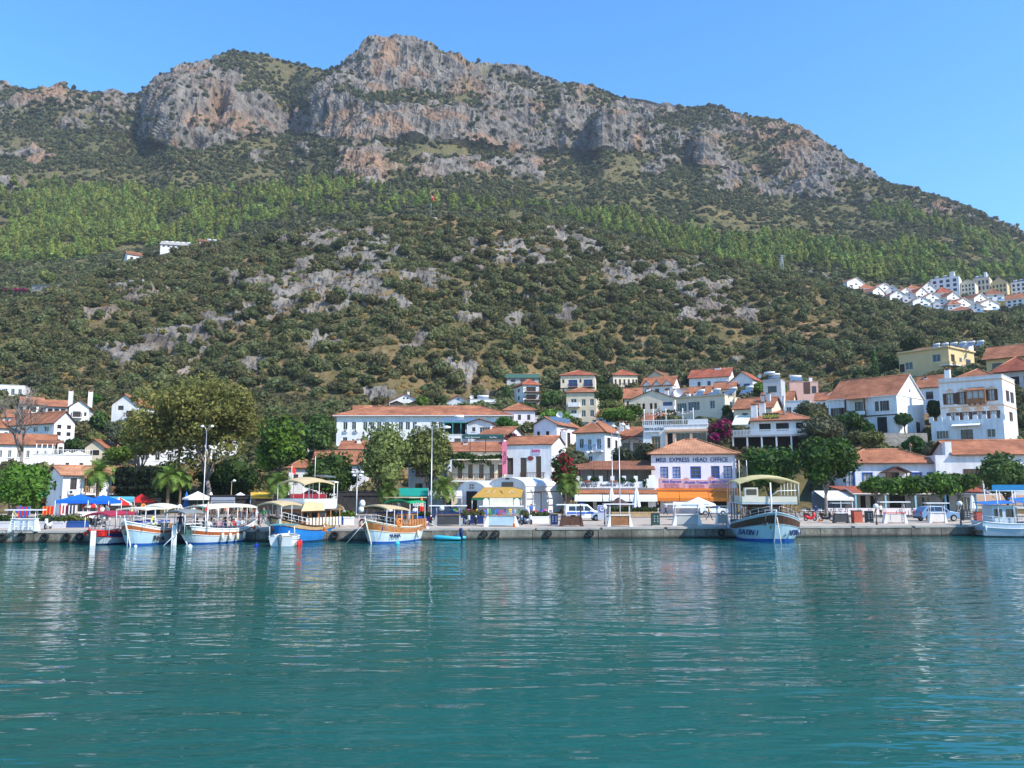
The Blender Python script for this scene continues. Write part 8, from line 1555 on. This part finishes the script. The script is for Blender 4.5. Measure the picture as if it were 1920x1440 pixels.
    for x in (-3.8, -2.6, -1.2, .3):
        for s in (-1, 1): MB().tube([(x, s * 1.5, 1.1), (x, s * 1.5, 2.85)], .05, 6).build('post', 'warm_wood', B.root)
    for k in range(11): x = -3.7 + k * .42; MB().box(x - .14, x + .14, 1.62, 1.68, 1.35, 2.1).build('rail_board', 'cream_canvas', B.root)
    MB().box(1.2, 2.0, -1, 1, 1.5, 1.95).build('bench', 'cream_canvas', B.root); MB().box(2.3, 2.9, -.8, .8, 1.6, 2.1).build('bench', 'cream_canvas', B.root)
    MB().tube([(-2, 0, 5.6), (-2, 0, 7.6)], .03, 5).build('mast', 'white_paint', B.root); MB().tube([(.9, 0, 5.5), (.9, 0, 6.7)], .025, 5).build('flagstaff', 'white_paint', B.root); mb = MB().quad((.9, 0, 6.6), (.5, .1, 6.4), (.5, .1, 5.9), (.9, 0, 6.1)); mb.build('flag', 'red_cloth', B.root)
    mb = MB(); mb.slab([(-3.9, -.8, 5.75), (-2.5, -.8, 5.9), (-2.5, .8, 5.9), (-3.9, .8, 5.75)], .06); mb.build('solar_panel', 'solar', B.root)
    # --- white boat with brown band and passengers
    bow = pt(336, 1022); st = pt(468, 1012.3); B = new_boat('white passenger boat with orange brown band and cream roof', bow, st); L = B.len; hull(B, L, 3.4, 1.15, .5, .75, hullm(C((.66, .70, .72), .25), C((.36, .10, .03), .3), 'white_paint'), 1.2, wood=(.55, .80)); canopy(B, -L / 2 + .3, 1.9, 1.6, 3.15, 'cream_canvas', .22, .12, 6, zdeck=1.0); canopy(B, 1.9, 4.0, 1.4, 2.75, C((.22, .23, .22)), .22, .1, 3, zdeck=1.0); rail(B, .0, .97, .55, 'grey_metal', 14); cabin(B, 2.0, 3.4, .8, .9, 1.7, C((.04, .10, .08)), 2)
    for t in (.25, .36, .47, .58, .12): fender(B, t, 1)
    fender(B, .03, 1); MB().tube([(1.9, 1.5, 1.2), (1.9, 1.5, 3.3)], .03, 5).build('flagstaff', 'white_paint', B.root); mb = MB().quad((1.9, 1.52, 3.5), (2.05, 1.58, 3.2), (2.2, 1.6, 2.7), (1.93, 1.52, 2.85)); mb.build('flag', 'red_cloth', B.root)
    for k, (y, s_) in enumerate(((.95, 1), (-.95, -1))): MB().box(-3.4, 1.6, y - .2, y + .2, .84, 1.2).build('bench', 'light_wood', B.root)
    MB().tube([(L / 2 - .2, .1, 1.2), (L / 2 + 1.0, -.3, -.05)], .04, 5).build('mooring_rope', 'white_paint', B.root)
    mw = B.root.matrix_world if False else Matrix.Translation(B.root.location) @ Matrix.Rotation(B.root.rotation_euler.z, 4, 'Z'); rz = B.root.rotation_euler.z; cols = [((.7, .7, .7), 'white'), ((.55, .04, .03), 'red'), ((.02, .03, .1), 'navy'), ((.06, .06, .06), 'black'), ((.25, .35, .5), 'pale blue'), ((.45, .4, .3), 'beige'), ((.5, .2, .25), 'pink')]; rng = np.random.default_rng(12)
    for i in range(9):
        x = 1.3 - i * .52; c, cn = cols[(i * 3) % 7]
        person(f'seated passenger in {cn} shirt, number {i + 1} from the bow on the near bench'.replace(f'number {i + 1}', ('first', 'second', 'third', 'fourth', 'fifth', 'sixth', 'seventh', 'eighth', 'ninth')[i]), mw @ Vector((x, 1.0, .38)), rz + math.pi * (1 if i % 3 else .93), 'sit', c, (.1, .12, .2), (.03 + .2 * (i % 4 == 2), .02 + .15 * (i % 4 == 2), .015 + .06 * (i % 4 == 2)), 'passengers seated under the cream boat roof', hat=(.6, .55, .4) if i % 4 == 1 else None)
    for i in range(6):
        x = 1.0 - i * .75; c, cn = cols[(i * 2 + 1) % 7]
        person('seated passenger in %s shirt, %s from the bow on the far bench' % (cn, ('first', 'second', 'third', 'fourth', 'fifth', 'sixth')[i]), mw @ Vector((x, -.95, .38)), rz, 'sit', c, (.2, .2, .22), (.03, .02, .015), 'passengers seated under the cream boat roof')
    person('man in dark blue shirt standing at the bow of passenger boat', mw @ Vector((3.7, .4, .95)), rz + 2.6, 'stand', (.015, .02, .06), (.02, .02, .04)); person('child in orange red vest at the stern of passenger boat', mw @ Vector((-3.9, 1.1, 1.0)), rz + 3, 'stand', (.6, .08, .04), (.4, .1, .05), scale=.85)
    # --- pale blue boat
    bow = pt(238, 1025); st = pt(322, 1014.5); B = new_boat('pale blue white boat with cream folded canopy and blue mattress', bow, st); L = B.len; hull(B, L, 3.1, 1.25, .75, .1, hullm(C((.45, .60, .68), .22), C((.40, .12, .04), .3), 'white_paint'), 1.0, wood=(.68, .88)); boat_letter(B, 'Rüya', .66, 1, .38, .62, 'dark_metal'); rail(B, .3, .95, .6, 'white_paint', 7); cabin(B, -1.6, 1.7, 1.0, 1.0, 1.75, 'white_paint', 3); MB().box(-1.7, 1.4, -1.0, 1.0, 1.83, 1.97).build('sun_mattress', C((.05, .08, .38)), B.root); canopy(B, -L / 2 + .2, -.5, 1.4, 3.1, 'cream_canvas', .3, .15, 3, zdeck=1.2); canopy(B, -.3, 2.6, 1.35, 3.05, 'cream_canvas', .1, .05, 3, zdeck=1.5)
    ring(B, (1.3, 1.25, 2.0), ax='y', sect=[0, 1, 0, 1], mats=[C((.75, .6, .05)), C((.6, .75, .85))]); ring(B, (-2.6, 1.3, 2.9), 'white_paint'); ring(B, (-1.2, -1.3, 3.0)); MB().box(-3.0, -1.9, -.9, .9, 1.0, 1.6).build('bench', C((.55, .25, .06)), B.root); MB().tube([(L / 2 - .1, .2, 1.4), (L / 2 + .3, .5, -.05)], .03, 5).build('mooring_rope', 'cream_canvas', B.root)
    # --- small red canopied boat
    bow = pt(172, 1023); st = pt(246, 1015.5); B = new_boat('low white and navy boat with dark red canopy', bow, st); L = B.len; hull(B, L, 2.5, .95, .3, .15, hullm(C((.55, .62, .66), .25), C((.012, .03, .12), .3), 'red_cloth', 'navy_paint'), .7, wood=(.60, .9)); canopy(B, -L / 2 + .2, L / 2 - .8, 1.25, 2.55, C((.36, .03, .06)), .25, .12, 4, zdeck=.8); MB().box(-1.5, 2.0, -.9, .9, .75, 1.05).build('cushion', 'red_cloth', B.root); rail(B, .3, .9, .5, 'white_paint', 6)
    for lab, px, p0, p1 in (('white boarding plank hanging beside the red canopied boat', 174, 995, 1023), ('white boarding plank between cream roofed boats', 326, 985, 1022)):
        a = Pz(px, p1, 0); h = P(px, p0, a.y).z; o = empty('boarding_plank', a, .3, lab, 'boarding plank'); MB().box(-.19, .19, -.05, .05, -.3, h).build('board', 'white_paint', o); MB().box(-.22, -.19, -.06, .06, -.3, h).build('edge', 'grey_metal', o)
    # --- fishing boat at right edge
    st = Pz(1842, 1006.5, 0) + Vector((0, .8, 0)); bow = st + Vector((9.0, -1.2, 0)); B = new_boat('grey white fishing boat with blue tarpaulins at right edge', bow, st, name='fishing_boat'); L = B.len; hull(B, L, 3.2, 1.25, .8, .2, hullm(gy, C((.55, .62, .68), .3), 'white_paint', C((.03, .04, .06))), 1.0, wood=(.66, .95)); cabin(B, -3.5, -1.4, 1.1, 1.0, 2.9, C((.52, .60, .66)), 2, 'white_paint')
    mb = MB(); mb.slab([(-4.2, -1.5, 3.1), (-1.2, -1.5, 3.3), (-1.2, 1.5, 3.5), (-4.2, 1.5, 3.3)], .05); mb.build('tarpaulin', C((.04, .18, .5)), B.root); mb = MB(); mb.slab([(-.9, -1.5, 3.3), (4.2, -1.5, 3.5), (4.2, 1.5, 3.9), (-.9, 1.5, 3.7)], .05); mb.add([(-.9, -1.52, 3.3), (4.2, -1.52, 3.5), (4.2, -1.55, 2.8), (-.9, -1.55, 2.9)], [(0, 1, 2, 3)]); mb.build('tarpaulin', C((.04, .2, .6)), B.root)
    for x in (-3.0, -1.6, -.2, 1.6):
        for s in (-1, 1): MB().tube([(x, s * 1.3, 1.1), (x - .1, s * 1.3, 4.5)], .05, 5).build('frame_post', 'white_paint', B.root)
    for s in (-1, 1): MB().tube([(-3.3, s * 1.3, 4.4), (1.8, s * 1.3, 4.4)], .05, 5).build('frame_bar', 'white_paint', B.root)
    MB().box(-2.9, 1.4, -.02, .02, 4.45, 5.0).build('blue_banner', C((.02, .2, .4)), B.root); MB().tube([(2.0, 0, 1.2), (1.9, 0, 5.5)], .08, 6).build('mast', 'cream_canvas', B.root); MB().torus((.9, -1.45, 1.75), .5, .09, 'y', 18, 6).build('net_drum', C((.3, .06, .05)), B.root); MB().ball((2.2, -.9, 2.2), .6, 10, 0, .6).build('net_heap', 'white_canvas', B.root); rail(B, .0, .9, .6, 'white_paint', 9); boat_letter(B, 'Kaptan', .52, -1, .5, .4, C((.2, .25, .35))); MB().box(-4.9, -4.4, -1.0, 1.0, .5, .62).build('stern_platform', 'mid_wood', B.root)
    fender(B, .02, -1, C((.4, .5, .55)))
    # --- dinghies
    a = Pz(526, 1026, 0); B = new_boat('small white motor dinghy with frame seen from behind', a + Vector((-.1, 2.6, 0)), a, name='dinghy', group=None); hull(B, 2.8, 2.3, .78, .1, .05, [C((.3, .45, .5)), 'white_paint', C((.6, .68, .7)), 'white_paint'], .5, wood=(.8, .95)); MB().tube([(-1.55, 0, -.5), (-1.6, 0, .2), (-1.62, 0, .75), (-1.5, 0, 1.0)], [.07, .12, .2, .12], 8).build('outboard_motor', C((.05, .09, .12)), B.root); zt = P(526, 985, a.y).z
    for y in (-1.0, 1.0): MB().tube([(-.9, y, .75), (-1.05, y, zt - .15), (-1.0, y * .9, zt)], .05, 6).build('frame_post', 'white_paint', B.root)
    MB().box(-1.15, .2, -1.0, 1.0, zt - .02, zt + .06).build('frame_roof', C((.12, .28, .3)), B.root); MB().box(-1.2, -.9, -.9, -.1, .65, .9).build('seat', 'light_wood', B.root); MB().ball((-.9, .6, .85), .3, 8, 0, .6).build('bag', 'grey_metal', B.root); fender(B, .3, -1, 'red_cloth'); fender(B, .6, -1, 'red_cloth')
    def inflatable(label, bowp, sternp, c, motor=True, r=.22, W=1.5):
        B = new_boat(label, bowp, sternp, name='inflatable_dinghy', group=None); L = B.len; hw = W / 2 - r; path = [(-L / 2, hw, r * .9), (L * .1, hw, r * .95), (L * .32, hw * .8, r * 1.25), (L * .46, hw * .38, r * 1.9), (L * .5, 0, r * 2.2), (L * .46, -hw * .38, r * 1.9), (L * .32, -hw * .8, r * 1.25), (L * .1, -hw, r * .95), (-L / 2, -hw, r * .9)]
        MB().tube(path, [r * .6] + [r] * 7 + [r * .6], 10).build('tube', c, B.root); MB().box(-L * .42, L * .3, -hw, hw, .08, .14).build('floor', 'grey_metal', B.root); MB().box(-L * .42, -L * .38, -hw, hw, .1, .62).build('transom', C((.05, .12, .25)), B.root); MB().box(-.12, .14, -hw, hw, .38, .42).build('seat', C((.05, .08, .15)), B.root)
        sb = MB(); sb.tube([(x, y * 1.06 + (.0), z + r * .15) for x, y, z in path], r * .35, 6); sb.build('rubbing_strake', 'white_canvas', B.root)
        if motor: MB().tube([(-L * .48, 0, -.35), (-L * .47, 0, .4), (-L * .46, 0, .8), (-L * .42, 0, 1.05)], [.06, .1, .24, .15], 8).build('outboard_motor', C((.015, .03, .09)), B.root)
    a = Pz(802, 1011, 0); b = Pz(868, 1013, 0); inflatable('turquoise inflatable dinghy with navy outboard motor by quay', a, b, C((.04, .42, .56), .4)); inflatable('pale grey inflatable dinghy behind the wooden boat stern', Pz(797, 1010, 0), Pz(770, 1012, 0), C((.55, .66, .72), .4), False, .26)
    for lab, px, py, c, r in (('turquoise mooring buoy before the wooden boat', 745, 1020, (.05, .45, .6), .22), ('dark blue mooring buoy left of small motor dinghy', 481, 1024, (.01, .03, .35), .2), ('white floating bottle buoy before pale blue boat', 254, 1026, (.7, .75, .78), .14), ('white float before passenger boat bow', 356, 1026, (.7, .75, .78), .2)):
        a = Pz(px, py, 0); o = empty('mooring_buoy', (a.x, a.y, .05), 0, lab, 'buoy', 'buoys on the water'); MB().ball((0, 0, 0), r, 10, 0, .9).build('float', C(c, .4), o); MB().torus((0, 0, r), .05, .015, 'y', 10, 5).build('eye', 'grey_metal', o)
    # --- people ashore
    for lab, px, py, rz, pose, sh, tr, hair in (('walking person in black top and pale trousers on promenade', 1234, 967, -1.2, 'walk', (.02, .02, .02), (.55, .55, .55), (.25, .15, .08)), ('walking man in white shirt and dark trousers on promenade', 1248, 966, 1.9, 'walk', (.7, .7, .72), (.02, .02, .03), (.1, .07, .05)), ('person in beige standing beyond white awning table', 1271, 966, .4, 'stand', (.45, .33, .25), (.4, .28, .2), (.05, .03, .02)), ('person in red top beside the palm trunk', 187, 975, .3, 'stand', (.55, .02, .03), (.5, .5, .5), (.03, .02, .02)), ('person in white shirt right of the palm trunk', 191, 976, .9, 'stand', (.7, .7, .7), (.1, .12, .2), (.03, .02, .02)), ('person in grey shirt near the lamp under red parasols', 201, 976, -.6, 'stand', (.3, .3, .32), (.1, .1, .12), (.05, .04, .03)), ('person in yellow hat under plain red parasol', 246, 975, .5, 'stand', (.6, .5, .2), (.2, .2, .2), (.5, .35, .08)), ('person in pink under plain red parasol', 253, 975, -.4, 'stand', (.6, .35, .38), (.25, .2, .2), (.05, .03, .02)), ('person in peach top before the slim bare post', 424, 974, .2, 'stand', (.65, .32, .2), (.25, .2, .2), (.05, .03, .02)), ('person in cream top under white parasol', 451, 974, -.5, 'stand', (.6, .52, .35), (.2, .2, .25), (.04, .03, .02)), ('person in brown patterned shirt left of tan canopies', 470, 975, .6, 'walk', (.25, .2, .16), (.1, .1, .12), (.06, .04, .03)), ('person in light blue walking behind passenger boat', 481, 988, 1.2, 'walk', (.35, .5, .65), (.03, .03, .05), (.05, .03, .02)), ('person in white shirt behind wooden boat cabin', 731, 980, 0, 'stand', (.7, .7, .72), (.1, .1, .14), (.05, .03, .02)), ('person in orange by the white parasol table', 388, 972, .3, 'stand', (.6, .2, .08), (.2, .15, .12), (.05, .03, .02)), ('person in white by folded blue parasol', 362, 973, .8, 'stand', (.65, .65, .65), (.2, .2, .25), (.05, .03, .02)), ('person in yellow shirt on the quay at far left', 24, 988, -.8, 'walk', (.6, .4, .05), (.4, .2, .1), (.04, .03, .02)), ('person in blue sitting dark before cabinet planters', 996, 972, .5, 'stand', (.03, .15, .5), (.05, .05, .08), (.05, .03, .02)), ('person in black before striped souvenir shop', 160, 976, .1, 'stand', (.03, .03, .03), (.3, .3, .3), (.04, .03, .02)), ('person in white hat and shirt before the dark cafe under the trees', 408, 973, .4, 'walk', (.68, .68, .66), (.3, .3, .32), (.6, .6, .58)), ('person in green shirt behind the blue boat bow', 494, 982, -.7, 'walk', (.06, .25, .1), (.08, .08, .1), (.05, .03, .02)), ('person in maroon top before the wide red parasol', 560, 974, .9, 'stand', (.2, .02, .05), (.1, .1, .12), (.05, .03, .02)), ('blond person in sky blue shirt beside the grey litter bin', 617, 984, 2.2, 'walk', (.2, .42, .62), (.4, .36, .28), (.4, .28, .1)), ('person in white vest left of the tall double armed lamp', 778, 978, .2, 'walk', (.7, .7, .68), (.12, .14, .25), (.05, .03, .02)), ('person in mustard shirt right of white ticket stand', 1330, 976, 1.1, 'walk', (.5, .33, .05), (.05, .05, .07), (.05, .03, .02)), ('person in navy leaning near the red scooter', 1530, 974, 2.6, 'stand', (.02, .04, .14), (.3, .28, .24), (.05, .03, .02)), ('waiter in white shirt and black trousers before blue posted porch', 1652, 971, .3, 'stand', (.72, .72, .7), (.02, .02, .02), (.03, .02, .02)), ('person with red bag right of pale tables', 1165, 964, .6, 'stand', (.5, .05, .05), (.1, .1, .1), (.04, .03, .02))):
        person(lab, Pz(px, py, GZ), rz, pose, sh, tr, hair, 'people on the quay')
make_town_points([])
build_town()
build_land()
build_haze()
build_quay()
build_trees()
build_quay_items()
build_boats()
build_vegetation()
bpy.context.view_layer.update()
_dg = bpy.context.evaluated_depsgraph_get()
for _o in [o for o in SC.objects if o.type == 'FONT']:
    _me = bpy.data.meshes.new_from_object(_o.evaluated_get(_dg)); _n = bpy.data.objects.new('lettering', _me); COL.objects.link(_n)
    _n.parent = _o.parent; _n.location = _o.location; _n.rotation_euler = _o.rotation_euler; _n.scale = _o.scale
    bpy.data.objects.remove(_o)
